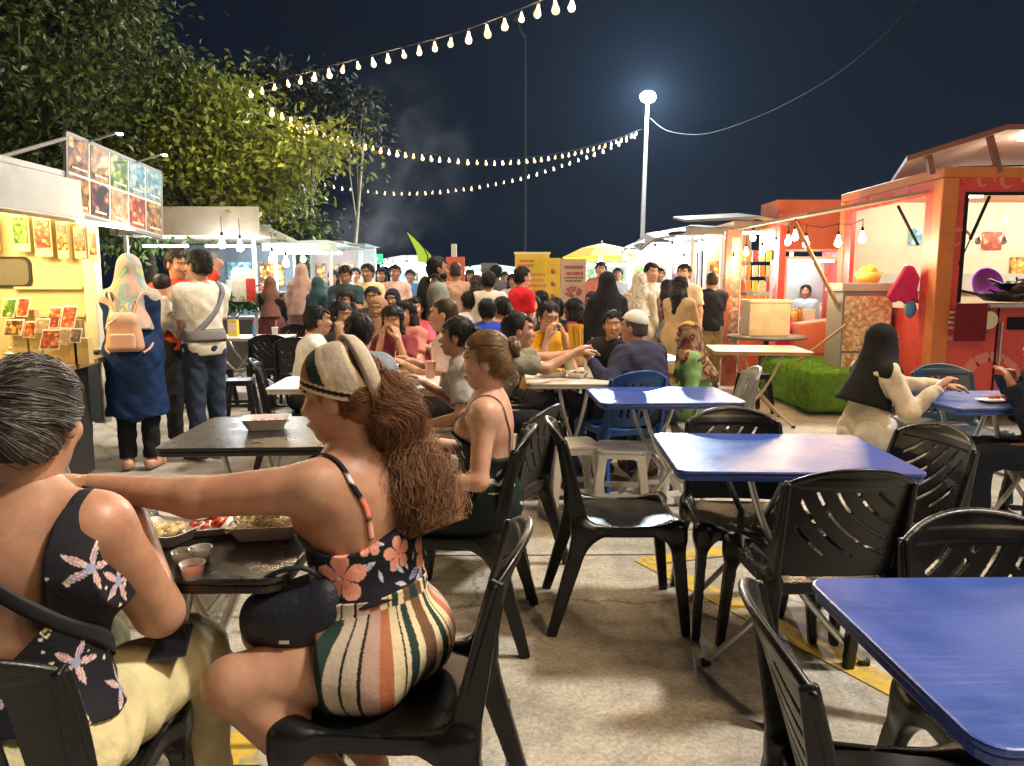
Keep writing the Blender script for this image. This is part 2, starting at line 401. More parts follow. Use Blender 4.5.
def body_prims(f, bulk=1.0, male=False, belly=0, bust=1.0, hands=True, arm=1.0, leg=1.0, hipw=1.0):
    s = f.s; b = bulk; T = f.T; up = f.up; r = []
    r.append(E(f.pel+Vector((0,-.01,0)), (.165*s*b*hipw,.115*s*b*hipw,.115*s), .05))
    if f.seat is not None:
        for h in f.hip: r.append(E(h+Vector((0,-.03,-.01))*s, (.092*s*b*hipw,.10*s*b*hipw,.075*s), .05))
    r.append(E(f.waist, ((.145 if male else .128)*s*b,.102*s*b,.13*s), .06, T))
    r.append(E(f.chest, ((.165 if male else .145)*s*b,.110*s*b,.155*s), .06, T))
    if belly: r.append(E(f.waist+f.fw*.05*s-up*.03*s, (.12*s*b,.07*s*b+belly,.11*s), .06, T))
    r.append(C(f.sh[0]-up*.01*s, f.sh[1]-up*.01*s, .052*s*b**.5, .052*s*b**.5, .05))
    r.append(C(f.neck-up*.06*s, f.neck+up*.01*s, .07*s, .056*s, .04))
    for sh in f.sh: r.append(C(f.neck-up*.045*s, sh.lerp(f.neck, .15)-up*.01*s, .05*s, .046*s, .05))
    if not male:
        for sg in (-1,1): r.append(E(f.chest+(f.rt*sg*.07+f.fw*.085-up*.0)*s, (.062*s*bust,.055*s*bust,.06*s*bust), .03, T))
    for i in (0,1):
        r.append(C(f.sh[i], f.el[i], .053*s*arm*b**.5, .040*s*arm*b**.5, .035)); r.append(C(f.el[i], f.wr[i], .040*s*arm*b**.5, .026*s, .02))
        r.append(C(f.hip[i], f.kn[i], .088*s*b*leg, .058*s*leg*b**.5, .04)); r.append(C(f.kn[i], f.an[i], .054*s*leg*b**.5, .036*s*leg, .02))
        m = f.kn[i].lerp(f.an[i], .3); back = -(f.kn[i]-f.hip[i]).normalized(); back = Vector((back.x, back.y, 0))
        r.append(E(m+back*.02*s, (.05*s*leg,.05*s*leg,.10*s), .03, (f.kn[i]-f.an[i]).to_track_quat('Z','Y').to_matrix()))
        hl = f.an[i]+(f.an[i]-f.toe[i]).normalized()*.04*s+Vector((0,0,-.03*s))
        r.append(C(hl, f.toe[i].lerp(f.an[i], .3), .030*s, .036*s, .025)); r.append(C(f.toe[i].lerp(f.an[i], .35), f.toe[i]+Vector((0,0,.002)), .036*s, .022*s, .02))
    return r
def hidden_under(D, X, Y, Z): return D
# ---- garments: each returns (points, quads)
def torso_prims(f, b=1.0, male=False, sleeve='short', low=.06, ease=.0, bust=1.0, arm=1.0, belly=0, hipw=1.0):
    s = f.s; up = f.up; T = f.T
    r = [E(f.pel-Vector((0,.008,0)), (.174*s*b*hipw+ease,.126*s*b*hipw+ease,.13*s), .05), E(f.waist, ((.148 if male else .132)*s*b+ease,.106*s*b+ease,.15*s), .07, T),
         E(f.chest, ((.168 if male else .15)*s*b,.113*s*b,.16*s), .06, T), C(f.sh[0]-up*.012*s, f.sh[1]-up*.012*s, .053*s*b**.5, .053*s*b**.5, .05)]
    for sh in f.sh: r.append(C(f.neck-up*.05*s, sh.lerp(f.neck, .15)-up*.01*s, .051*s, .047*s, .05))
    if belly: r.append(E(f.waist+f.fw*.05*s-up*.03*s, (.12*s*b,.07*s*b+belly,.11*s), .06, T))
    if not male:
        for sg in (-1,1): r.append(E(f.chest+(f.rt*sg*.07+f.fw*.085)*s, (.062*s*bust,.055*s*bust,.06*s*bust), .03, T))
    for i in (0,1):
        if sleeve == 'short':
            e = f.sh[i].lerp(f.el[i], .68); r.append(C(f.sh[i], e, .053*s*arm*b**.5, .053*s*arm, .03, 1))
        elif sleeve == 'long':
            r.append(C(f.sh[i], f.el[i], .053*s*arm*b**.5, .043*s*arm, .03)); r.append(C(f.el[i], f.el[i].lerp(f.wr[i], .93), .043*s*arm, .031*s, .02, 1))
        elif sleeve == 'wide':
            r.append(C(f.sh[i], f.el[i], .062*s, .065*s, .03)); r.append(C(f.el[i], f.el[i].lerp(f.wr[i], .9), .065*s, .06*s, .03, 1))
    return r
def clip_top(f, z=.0):      # cut above the neck base, plane across the spine
    def g(D, X, Y, Z):
        n = f.up; p = f.neck+f.up*z*f.s
        return np.maximum(D, (X-p.x)*n.x+(Y-p.y)*n.y+(Z-p.z)*n.z)
    return g
def chain(*fs):
    def g(D, X, Y, Z):
        for q in fs: D = q(D, X, Y, Z)
        return D
    return g
def clip_below(z, n=None, p=None):
    def g(D, X, Y, Z): return np.maximum(D, z-Z)
    return g
def clip_low_spine(f, t):   # cut below the point pel+up*t
    def g(D, X, Y, Z):
        n = f.up; p = f.pel+f.up*t
        return np.maximum(D, -((X-p.x)*n.x+(Y-p.y)*n.y+(Z-p.z)*n.z))
    return g
def leg_prims(f, b=1.0, leg=1.0, length=1.0, ease=.0, hipw=1.0):
    """length 1 = to the ankle, .5 = to the knee, .3 = shorts"""
    s = f.s; r = [E(f.pel+Vector((0,-.01,0)), (.168*s*b*hipw,.12*s*b*hipw,.12*s), .05)]
    if f.seat is not None:
        for h in f.hip: r.append(E(h+Vector((0,-.03,-.01))*s, (.094*s*b*hipw,.102*s*b*hipw,.077*s), .05))
    for i in (0,1):
        if length <= .5:
            t = length/.5; e = f.hip[i].lerp(f.kn[i], t); r.append(C(f.hip[i], e, .09*s*b*leg+ease, (.09-.03*t)*s*b*leg+ease*1.5, .04, 1))
        else:
            t = (length-.5)/.5*.93; e = f.kn[i].lerp(f.an[i], t)
            r.append(C(f.hip[i], f.kn[i], .09*s*b*leg+ease, .062*s*leg+ease, .04)); r.append(C(f.kn[i], e, .06*s*leg+ease, .048*s*leg+ease*1.2, .02, 1))
    return r
def skirt_prims(f, hem=.12, flare=.2, b=1.0):
    s = f.s
    if f.seat is None:
        r = [E(f.pel+Vector((0,0,.02)), (.165*s*b,.125*s*b,.14*s), .06)]
        for sg in (-1,1): r.append(C(f.pel+Vector((sg*.06*s,0,0)), Vector((sg*flare*.55, .01, hem)), .115*s*b, flare*.75, .1, 1))
        return r
    r = [E(f.pel, (.17*s*b,.13*s*b,.12*s), .06)]
    m0, mk = f.pel, (f.kn[0]+f.kn[1])/2
    ma = (f.an[0]+f.an[1])/2; ma = Vector((ma.x, ma.y, max(hem, .03)))
    for i in (0,1): r.append(C(f.hip[i], f.kn[i], .1*s*b, .085*s, .08)); r.append(C(f.kn[i], Vector((f.an[i].x, f.an[i].y, ma.z)), .085*s, .10*s, .08, 1))
    r += [C(m0, mk, .09*s, .08*s, .08), C(mk, ma, .08*s, .11*s, .08, 1)]
    return r
def P_head(f): return lambda x, y, z: f.hc+f.HR @ Vector((x,y,z))*f.s
def local_head(f, X, Y, Z):
    q = f.HR; x, y, z = (X-f.hc.x)/f.s, (Y-f.hc.y)/f.s, (Z-f.hc.z)/f.s
    return x*q[0][0]+y*q[1][0]+z*q[2][0], x*q[0][1]+y*q[1][1]+z*q[2][1], x*q[0][2]+y*q[1][2]+z*q[2][2]
def hair_mesh(f, kind, vox=.009, seed=0):
    s = f.s; P = P_head(f); q = f.HR
    vol = {'short': .012, 'crop': .006, 'long': .016, 'pony': .010, 'bun': .011, 'curly': .02}[kind]
    r = [E(P(0,-.014,.03), ((.073+vol)*s,(.090+vol)*s,(.088+vol)*s), .02, q), E(P(0,-.05,-.03), ((.060+vol)*s,(.05+vol)*s,(.06+vol)*s), .03, q)]
    def clip(D, X, Y, Z):
        x, y, z = local_head(f, X, Y, Z)
        fringe = .066 if kind in ('short','crop') else .058
        sb = -.055 if kind in ('short','crop','bun','pony') else -.09
        face = np.minimum(fringe+.012*np.sin(x*90+seed)-z, y-(.022+.25*np.clip(z, -.03, .05)))   # >0 in front of the hairline
        under = np.minimum(sb-z, y+.13)
        ear = .032-np.sqrt((y+.0)**2+(z+.012)**2+(np.abs(x)-.09)**2)
        D = np.maximum(D, face*s); D = np.maximum(D, (sb-z)*s); D = np.maximum(D, ear*s if kind != 'long' else D-1)
        return D+.0012*s*(np.sin(x*150+6*y*20)+np.sin(y*110+z*60+seed))*(1 if kind != 'crop' else .3)
    ch = [sdfmesh(r, vox, clip)]
    ex = []
    if kind == 'long':
        bk = -f.fw; ex = [C(P(0,-.06,.02), P(0,-.075,-.10), .075*s, .08*s, .04), C(P(0,-.075,-.10), f.neck+bk*.085*s-f.up*.16*s, .08*s, .055*s, .04), C(P(-.06,-.02,-.02), f.neck+f.rt*-.09*s+f.up*-.05*s, .035*s, .03*s, .03), C(P(.06,-.02,-.02), f.neck+f.rt*.09*s-f.up*.05*s, .035*s, .03*s, .03)]
    if kind == 'pony':
        ex = [E(P(0,-.115,.03), (.03*s,.03*s,.03*s), .02), C(P(0,-.12,.03), P(0,-.165,-.04), .032*s, .038*s, .03), C(P(0,-.165,-.04), f.neck-f.fw*.13*s-f.up*.10*s, .038*s, .03*s, .03), C(f.neck-f.fw*.13*s-f.up*.10*s, f.neck-f.fw*.12*s-f.up*.24*s, .03*s, .012*s, .03)]
    if kind == 'bun': ex = [E(P(0,-.125,.015), (.045*s,.038*s,.045*s), .01), E(P(.02,-.13,.04), (.03*s,.03*s,.03*s), .01), E(P(-.02,-.14,-.01), (.03*s,.028*s,.03*s), .01)]
    if seed >= 0 and kind != 'crop':
        p0 = ch[0][0]; g = np.random.default_rng(int(seed)+5); N = 650; v = p0[g.integers(0, len(p0), N)].astype(float); c = np.array(f.hc); n = v-c; n /= np.linalg.norm(n, axis=1, keepdims=True)
        dr = np.array([0,0,-1.])-np.array(f.fw)*.55+g.normal(0, .35, (N,3)); dr = dr-n*np.sum(dr*n, axis=1, keepdims=True); dr /= np.linalg.norm(dr, axis=1, keepdims=True)+1e-6
        Ls = g.uniform(.025, .055, N)[:,None]*s; lift = g.uniform(.000, .008, N)[:,None]*s
        st = np.stack([v+n*(.0015*s+lift*t*t)+dr*Ls*t-n*(Ls*t)**2/(.2*s) for t in (0,.33,.66,1.)], 1); ch.append(STRANDS(st, np.array([.0016,.0015,.0011,.0004])*vox/.008, 3))
    if ex: ch.append(sdfmesh(ex, vox, lambda D, X, Y, Z: D+.003*s*(np.sin(X*170+9*np.sin(Z*22))+np.sin(Y*150+7*np.sin(Z*19)))))
    return [(c_[0], c_[1], 0) for c_ in ch]
def hijab_mesh(f, length=.3, vox=.012, front=.22, wide=1.0, wr=.003):
    s = f.s; P = P_head(f); q = f.HR
    r = [E(P(0,-.014,.03), (.088*s,.106*s,.102*s), .02, q), E(P(0,.0,-.04), (.082*s,.092*s,.09*s), .03, q),
         C(P(0,-.02,-.06), f.neck-f.up*.02*s, .085*s, .10*s, .05),
         C(f.neck-f.up*.01*s, f.neck-f.up*length*s-f.fw*.05*s, .10*s*wide, .17*s*wide, .06, 1),
         C(f.sh[0], f.sh[1], .080*s, .080*s, .06)]
    if front: r.append(C(f.neck, f.neck-f.up*front*s+f.fw*.09*s, .09*s, .10*s, .06, 1))
    def post(D, X, Y, Z):
        x, y, z = local_head(f, X, Y, Z)
        hole = (np.sqrt((x/.056)**2+((y-.115)/.085)**2+((z+.012)/.082)**2)-1)*.056*s
        D = np.maximum(D, -hole)
        return wrinkle(wr*s, 30, length*9)(D, X, Y, Z)
    p, qd = sdfmesh(r, vox, post)
    return [(p, qd, 0)]
def face_bits(f, parent, brow=(.02,.012,.01), lip=(.4,.13,.1), glasses=False, beard=False):
    s = f.s; P = P_head(f); q = f.HR
    for sg in (-1,1):
        m = MB(); m.ell(P(sg*.031,.071,.004), (.0125*s,.010*s,.0075*s), 10, 6, 0, q); m.ell(P(sg*.031,.079,.003), (.006*s,.004*s,.006*s), 8, 5, 1, q)
        m.build('eye', [mat('eye_white', (.6,.56,.52), .3), mat('iris', (.015,.01,.008), .2)], parent)
        m = MB(); m.tube([P(sg*.014,.088,.024), P(sg*.032,.084,.031), P(sg*.05,.068,.026)], .0035*s, 5); m.build('eyebrow', mat('brow', brow, .8), parent)
    m = MB(); m.tube([P(-.024,.082,-.062), P(-.01,.094,-.060), P(.01,.094,-.060), P(.024,.082,-.062)], [.003*s,.0065*s,.0065*s,.003*s], 6); m.build('mouth', mat('lip', lip, .5), parent)
    if glasses:
        m = MB()
        for sg in (-1,1): m.tube([P(sg*.033+.024*math.cos(a), .094, .003+.017*math.sin(a)) for a in [2*math.pi*i/12 for i in range(13)]], .0022*s, 5); m.tube([P(sg*.057,.092,.006), P(sg*.078,.0,.008)], .002*s, 5)
        m.tube([P(-.01,.096,.006), P(.01,.096,.006)], .002*s, 5); m.build('glasses', mat('black_frame', (.02,.02,.02), .3), parent)
    if beard:
        r = [E(P(0,.03,-.062), (.064*s,.066*s,.055*s), .02, q)]
        def post(D, X, Y, Z):
            x, y, z = local_head(f, X, Y, Z); return np.maximum(D, np.maximum((z+.035)*s, (.0-y)*s))
        p, qd = sdfmesh(r, .008, post); npmesh('beard', [(p, qd, 0)], mat('hair_black', (.012,.01,.009), .6), parent)
HAIRC = {'black': (.012,.010,.010), 'dark': (.03,.018,.012), 'brown': (.09,.045,.022), 'grey': (.16,.15,.14), 'blond': (.25,.14,.07), 'greying': (.07,.06,.055)}
def hairmat(c): return mat('hair_'+c, HAIRC[c], .5, spec=.25, var=.35, vscale=30, bump=.25, bscale=90)
def person(px, py, Y, face, label, group=None, seat=None, male=False, skin='brown', hair=('short','black'), top=('short',(.5,.5,.5)), bottom=('trousers',(.05,.05,.07)), shoes=(.1,.08,.07),
           bulk=1.0, lean=0, hyaw=0, hpitch=0, side=0, twist=0, arms=None, legs=None, vox=.014, fb=True, glasses=False, beard=False, s=None, child=False, extra=None, foldup=0, dz=0, name='person', toppat=None, armk=1.0, belly=0):
    hp = V(px, py, Y)
    if vox == .014 and Y > 7: vox = .018
    if s is None:
        t = pose(1.0, seat, lean, side, twist, hyaw, hpitch, male=male)
        s = (hp.z-(seat or 0))/(t.top.z-(seat or 0)); s = max(.55, min(1.18, s))
    rot = Matrix.Rotation(R(face), 3, 'Z')
    t = pose(s, seat, lean, side, twist, hyaw, hpitch, male=male)
    o = rot @ t.top; root = Vector((hp.x-o.x, Y-o.y, 0))
    Mw = Matrix.Translation(root) @ rot.to_4x4()
    f = pose(s, seat, lean, side, twist, hyaw, hpitch, 0, arms, legs, male, Mw.inverted(), foldup)
    e = thing(name, label, 'person', root, R(face), group); f.e = e; f.M = Mw
    hand_b = []
    bp = body_prims(f, bulk, male, belly=belly, arm=armk)
    ch = [(*sdfmesh(bp, vox), 0), (*sdfmesh(head_prims(f), .007 if Y < 6.5 else .009), 0)]
    for i in (0,1): ch.append((*sdfmesh(hand_prims(f, i), .0055 if Y < 6.5 else .0075), 0))
    npmesh('body', ch, skin_mat(skin), e)
    # garments
    if bottom:
        k, c = bottom[:2]
        if k == 'skirt': p, q = sdfmesh(skirt_prims(f, bottom[2] if len(bottom) > 2 else .12), vox, chain(wrinkle(.007, 50), clip_low_spine(f, -2)), .008)
        else:
            ln = {'trousers': 1, 'shorts': .36, 'bermuda': .46}[k]
            zc_ = f.pel.z+(.035*s if top and top[0] not in ('dress','robe') else .2); p, q = sdfmesh(leg_prims(f, bulk, 1, ln, .004), vox, chain(wrinkle(.005, 60), lambda D, X, Y, Z: np.maximum(D, Z-zc_)), .007)
        npmesh({'skirt': 'skirt', 'trousers': 'trousers'}.get(k, 'shorts'), [(p, q, 0)], bottom[3] if len(bottom) > 3 else cloth(c), e)
    if top:
        k, c = top[:2]; m = cloth(c, *(toppat or ()))
        tp = torso_prims(f, bulk, male, {'dress': 'long', 'robe': 'wide'}.get(k, k), belly=belly, arm=armk)
        if k in ('dress', 'robe'): tp += skirt_prims(f, top[2] if len(top) > 2 else .1, .155 if k == 'dress' else .19)
        post = [wrinkle(.005, 52, px*.1), wrinkle(.003, 21, px*.3)]
        if k not in ('dress', 'robe'): post.append(clip_low_spine(f, -.07*s))
        p, q = sdfmesh(tp, vox, chain(*post), .014)
        npmesh({'dress': 'tunic', 'robe': 'robe'}.get(k, 'shirt'), [(p, q, 0)], m, e)
    if hair:
        if hair[0] == 'hijab':
            npmesh('headscarf', hijab_mesh(f, *(hair[2] if len(hair) > 2 else ()), ), hair[1] if not isinstance(hair[1], tuple) else cloth(hair[1]), e)
        else: npmesh('hair', hair_mesh(f, hair[0], .008 if Y < 6.5 else .011, px), hairmat(hair[1]), e)
    if shoes and (k != 'robe'):
        for i in (0,1):
            a, t_ = f.an[i], f.toe[i]
            p, q = sdfmesh([C(a+(a-t_)*.25+Vector((0,0,-.03)), t_, .043*s, .034*s, .02)], .009, lambda D, X, Y, Z, zz=a.z+.012: np.maximum(D, Z-zz))
            npmesh('shoe', [(p, q, 0)], plain(shoes, .5), e)
    facing_cam = math.cos(R(face+hyaw+twist)) < .35
    if fb and facing_cam: face_bits(f, e, glasses=glasses, beard=beard)
    return e, f
# ------------------------------------------------------------------ furniture
BLACKP = mat('black_plastic', (.007,.007,.008), .34, spec=.4, var=.3, vscale=7, wear=.08, bump=.03, bscale=200)
BLUEP = mat('blue_plastic', (.03,.075,.36), .34, spec=.6, var=.14, vscale=9, wear=.06, bump=.05, bscale=60)
def scratches(m, amt=.35, col=(.25,.33,.62)):
    nt = m.node_tree; L = nt.links; b = nt.nodes['Principled BSDF']; src = b.inputs['Base Color'].links[0].from_socket
    tc = nt.nodes.new('ShaderNodeTexCoord'); mp = nt.nodes.new('ShaderNodeMapping'); mp.inputs['Scale'].default_value = (3,55,3); mp.inputs['Rotation'].default_value = (0,0,.25); L.new(tc.outputs['Object'], mp.inputs[0])
    n = nt.nodes.new('ShaderNodeTexNoise'); n.inputs['Scale'].default_value = 1.6; n.inputs['Detail'].default_value = 6; n.inputs['Roughness'].default_value = .75; n.inputs['Distortion'].default_value = .5; L.new(mp.outputs[0], n.inputs['Vector'])
    n2 = nt.nodes.new('ShaderNodeTexNoise'); n2.inputs['Scale'].default_value = 4; n2.inputs['Detail'].default_value = 3; L.new(tc.outputs['Object'], n2.inputs['Vector'])
    mr = nt.nodes.new('ShaderNodeMapRange'); mr.inputs[1].default_value = .52; mr.inputs[2].default_value = .72; mr.inputs[4].default_value = 1; L.new(n.outputs['Fac'], mr.inputs[0])
    m2 = nt.nodes.new('ShaderNodeMapRange'); m2.inputs[1].default_value = .4; m2.inputs[2].default_value = .65; m2.inputs[4].default_value = amt; L.new(n2.outputs['Fac'], m2.inputs[0])
    mu = nt.nodes.new('ShaderNodeMath'); mu.operation = 'MULTIPLY'; L.new(mr.outputs[0], mu.inputs[0]); L.new(m2.outputs[0], mu.inputs[1])
    mx = nt.nodes.new('ShaderNodeMix'); mx.data_type = 'RGBA'; mx.inputs[7].default_value = (*col,1); L.new(mu.outputs[0], mx.inputs[0]); L.new(src, mx.inputs[6]); L.new(mx.outputs[2], b.inputs['Base Color'])
scratches(BLUEP)
BLKTOP = mat('black_table_plastic', (.02,.019,.018), .32, var=.18, vscale=8, wear=.08, bump=.06, bscale=90)
STEEL = mat('steel_tube', (.62,.62,.6), .3, metal=.75, var=.15)
WHITEP = mat('white_plastic', (.80,.82,.82), .38, var=.1, wear=.08)
GREYP = mat('grey_plastic', (.25,.25,.26), .35, var=.15)
BLUECH = mat('blue_chair_plastic', (.02,.10,.34), .35, var=.2, wear=.1)
DKBLUE = mat('dark_blue_chair_plastic', (.02,.045,.08), .4, var=.2)
def back_y(z): return -.195-(z-.44)*.27-(max(z-.44, 0)**2)*.12
def chair_meshes(style, m):
    out = {}
    zc = np.linspace(.40, .87, 6)
    def panel(D, X, Y, Z):
        yb = -.195-(Z-.44)*.27-np.maximum(Z-.44, 0)**2*.12+1.15*X**2*(.4+1.2*(Z-.44))
        half = .205+.012*np.sin((Z-.44)*7); top = .855-1.1*X**2-8*X**4
        sh = np.abs(Y-yb)-.0048
        edge = np.maximum(np.abs(X)-half, Z-top)
        q = np.maximum(np.maximum(sh, edge), .46-Z)
        rim = np.sqrt(np.minimum(edge+.008, 0)**2*1+np.maximum(edge+.008, 0)**2+(Y-yb+.004)**2)-.0105
        q = np.minimum(q, np.maximum(rim, .46-Z))
        bandz = np.maximum(np.abs(Z-.80)-.012, np.abs(X)-.17); q = np.minimum(q, np.maximum(np.sqrt(np.maximum(bandz, 0)**2+(Y-yb)**2)-.008, edge))
        if style == 'wave':
            r = np.sqrt((X-.30)**2+(Z-.98)**2); inr = np.maximum(np.abs(X)-.150, np.abs(Z-.655)-.115)
            g = np.full_like(r, 9.)
            for i in range(8):
                Rk = .20+.052*i
                brk = .012-np.abs(np.arctan2(.98-Z, .30-X)-(.70+.1*math.sin(i*2.1)))*Rk if i in (3,4,5,6) else -1+0*r
                g = np.minimum(g, np.maximum(np.abs(r-Rk)-.0043, brk))
            g = np.maximum(g, inr)
        else:
            ph = np.abs(((X+.5*.052+10*.052) % .052)-.026)-.011
            g = np.maximum(ph, np.maximum(np.abs(X)-.145, np.abs(Z-.645)-.125+.9*X**2))
        return np.maximum(q, -g)
    P = [C((-.2,-.19,.46), (.2,-.19,.46), .03, .03), C((-.22,-.36,.86), (.22,-.36,.86), .03, .03), C((-.22,-.25,.86), (.22,-.1,.46), .03, .03)]
    out['backrest'] = sdfmesh(P, .0042, panel)
    def seat(D, X, Y, Z):
        zt = .44-.016*np.exp(-((X/.15)**2+((Y+.02)/.15)**2))-.02*np.maximum(Y-.17, 0)*4
        hw = .215-.05*np.clip((-Y-.05), 0, .2)
        e = np.maximum(np.abs(X)-hw, np.abs(Y)-.212); q = np.maximum(np.abs(Z-zt)-.005, e)
        sk = np.maximum(np.abs(e+.004)-.004, np.abs(Z-.425)-.022)
        return np.minimum(q, sk)
    out['seat'] = sdfmesh([C((-.2,-.2,.43), (.2,.2,.43), .05, .05), C((.2,-.2,.43), (-.2,.2,.43), .05, .05)], .0055, seat)
    for sg in (-1,1):
        up = [B((sg*.205,-.195,.43), (sg*.200,back_y(.80)+.035,.80), (.012,.036), (.009,.016), (1,0,0), .03)]
        rl = [B((sg*.205,-.185,.44), (sg*.237,-.315,0), (.019,.036), (.015,.020), (1,0,0), .05), B((sg*.205,-.19,.425), (sg*.205,-.02,.432), (.012,.030), (.010,.014), (1,0,0), .08)]+up
        fl = [B((sg*.205,.185,.44), (sg*.228,.232,0), (.020,.030), (.015,.019), (1,0,0), .05), B((sg*.205,.19,.428), (sg*.205,-.02,.432), (.012,.026), (.010,.014), (1,0,0), .08), B((sg*.20,.195,.428), (sg*.06,.205,.43), (.01,.026), (.008,.010), (0,1,0), .06)]
        out['leg%d0' % sg] = sdfmesh(rl, .006); out['leg%d1' % sg] = sdfmesh(fl, .006)
    return out
CH = {}
def make_chair(style, m):
    key = (style, m.name)
    if style not in CH: CH[style] = {k: v for k, v in chair_meshes(style, m).items()}
    if key in CH: return CH[key]
    d = {}
    for k, (p, q) in CH[style].items():
        o = npmesh('leg' if k.startswith('leg') else k, [(p, q, 0)], m); me = o.data; bpy.data.objects.remove(o); d[k] = me
    CH[key] = d; return d
def chair(x, y, face, label, style='wave', m=None, name='plastic_chair', group='plastic chairs around the tables', tilt=0, s=.97):
    d = make_chair(style, m or BLACKP)
    e = thing(name, label, 'chair', (x, y, 0), R(face), group); e.scale = (s, s, s)
    for k, me in d.items(): link('leg' if k.startswith('leg') else k, me, e)
    return e
def fold_table(cx, cy, w, d, rz, label, topm, legm=None, z=.74, name='folding_table', lift=0, xleg='long', thick=.036, round_=False):
    e = thing(name, label, 'table', (cx, cy, 0), R(rz))
    m = MB()
    poly = rrect(w, d, .045) if not round_ else [(w/2*math.cos(2*math.pi*i/40), d/2*math.sin(2*math.pi*i/40)) for i in range(40)]
    m.prism(poly, z-.014, z); k = .985
    p2 = [(a*k, b*k) for a, b in poly]; m.prism(p2, z-thick, z-.0145)
    m.build('table_top', topm, e, bevel=.005, seg=2)
    lm = legm or STEEL; r = .0125
    for sg in (-1,1):
        yy = sg*(d/2-.09)
        if xleg == 'long': a, b = w/2-.14, w/2-.13
        else: a, b = w/2-.12, w/2-.08
        for q in (-1,1):
            m = MB(); o = yy+q*.016
            pts = [(-q*a*.55, o, z-thick+.002), (-q*a*.35, o, z*.72), (0, o, z*.46), (q*a*.5, o, z*.22), (q*a*.85, o, .06), (q*b, o, .014)]
            # smooth the bend
            P = [Vector(p) for p in pts]; S2 = []
            for i in range(len(P)-1):
                p0, p1, p2_, p3 = P[max(i-1,0)], P[i], P[i+1], P[min(i+2,len(P)-1)]
                for t in (0,.25,.5,.75): S2.append(.5*((2*p1)+(p2_-p0)*t+(2*p0-5*p1+4*p2_-p3)*t*t+(3*p1-p0-3*p2_+p3)*t**3))
            S2.append(P[-1]); m.tube(S2, r, 8); lg = m.build('leg', lm, e)
            f = MB(); f.tube([S2[-1]+Vector((-q*.02,0,.004)), S2[-1]+Vector((q*.012,0,-.002))], r*1.25, 8); f.build('foot_cap', mat('rubber', (.02,.02,.02), .7), lg)
    for a in [((q*(w/2-.12)*.55, -(d/2-.09), z-thick-.012), (q*(w/2-.12)*.55, d/2-.09, z-thick-.012)) for q in (-1,1)]+[((0, -(d/2-.09), z*.46), (0, d/2-.09, z*.46))]:
        m = MB(); m.tube(a, .010, 8); m.build('crossbar', lm, e)
    return e
def stool(x, y, rz, label, m=None, h=.44, group='plastic stools', name='plastic_stool'):
    e = thing(name, label, 'stool', (x, y, 0), R(rz), group); m0 = m or WHITEP
    b = MB(); b.prism(rrect(.29,.29,.05), h-.02, h); b.prism(rrect(.27,.27,.05), h-.055, h-.0205); b.build('seat', m0, e, bevel=.006)
    for sx in (-1,1):
        for sy in (-1,1):
            p, q = sdfmesh([B((sx*.105,sy*.105,h-.03), (sx*.155,sy*.155,0), (.026,.026), (.020,.020), (1,0,0), .01)], .007)
            npmesh('leg', [(p, q, 0)], m0, e, smooth=True)
    b = MB()
    for a, c in (((-1,-1),(1,-1)),((1,-1),(1,1)),((1,1),(-1,1)),((-1,1),(-1,-1))): b.bar((a[0]*.134,a[1]*.134,.17), (c[0]*.134,c[1]*.134,.17), .012, .03)
    b.build('rail', m0, e)
    return e

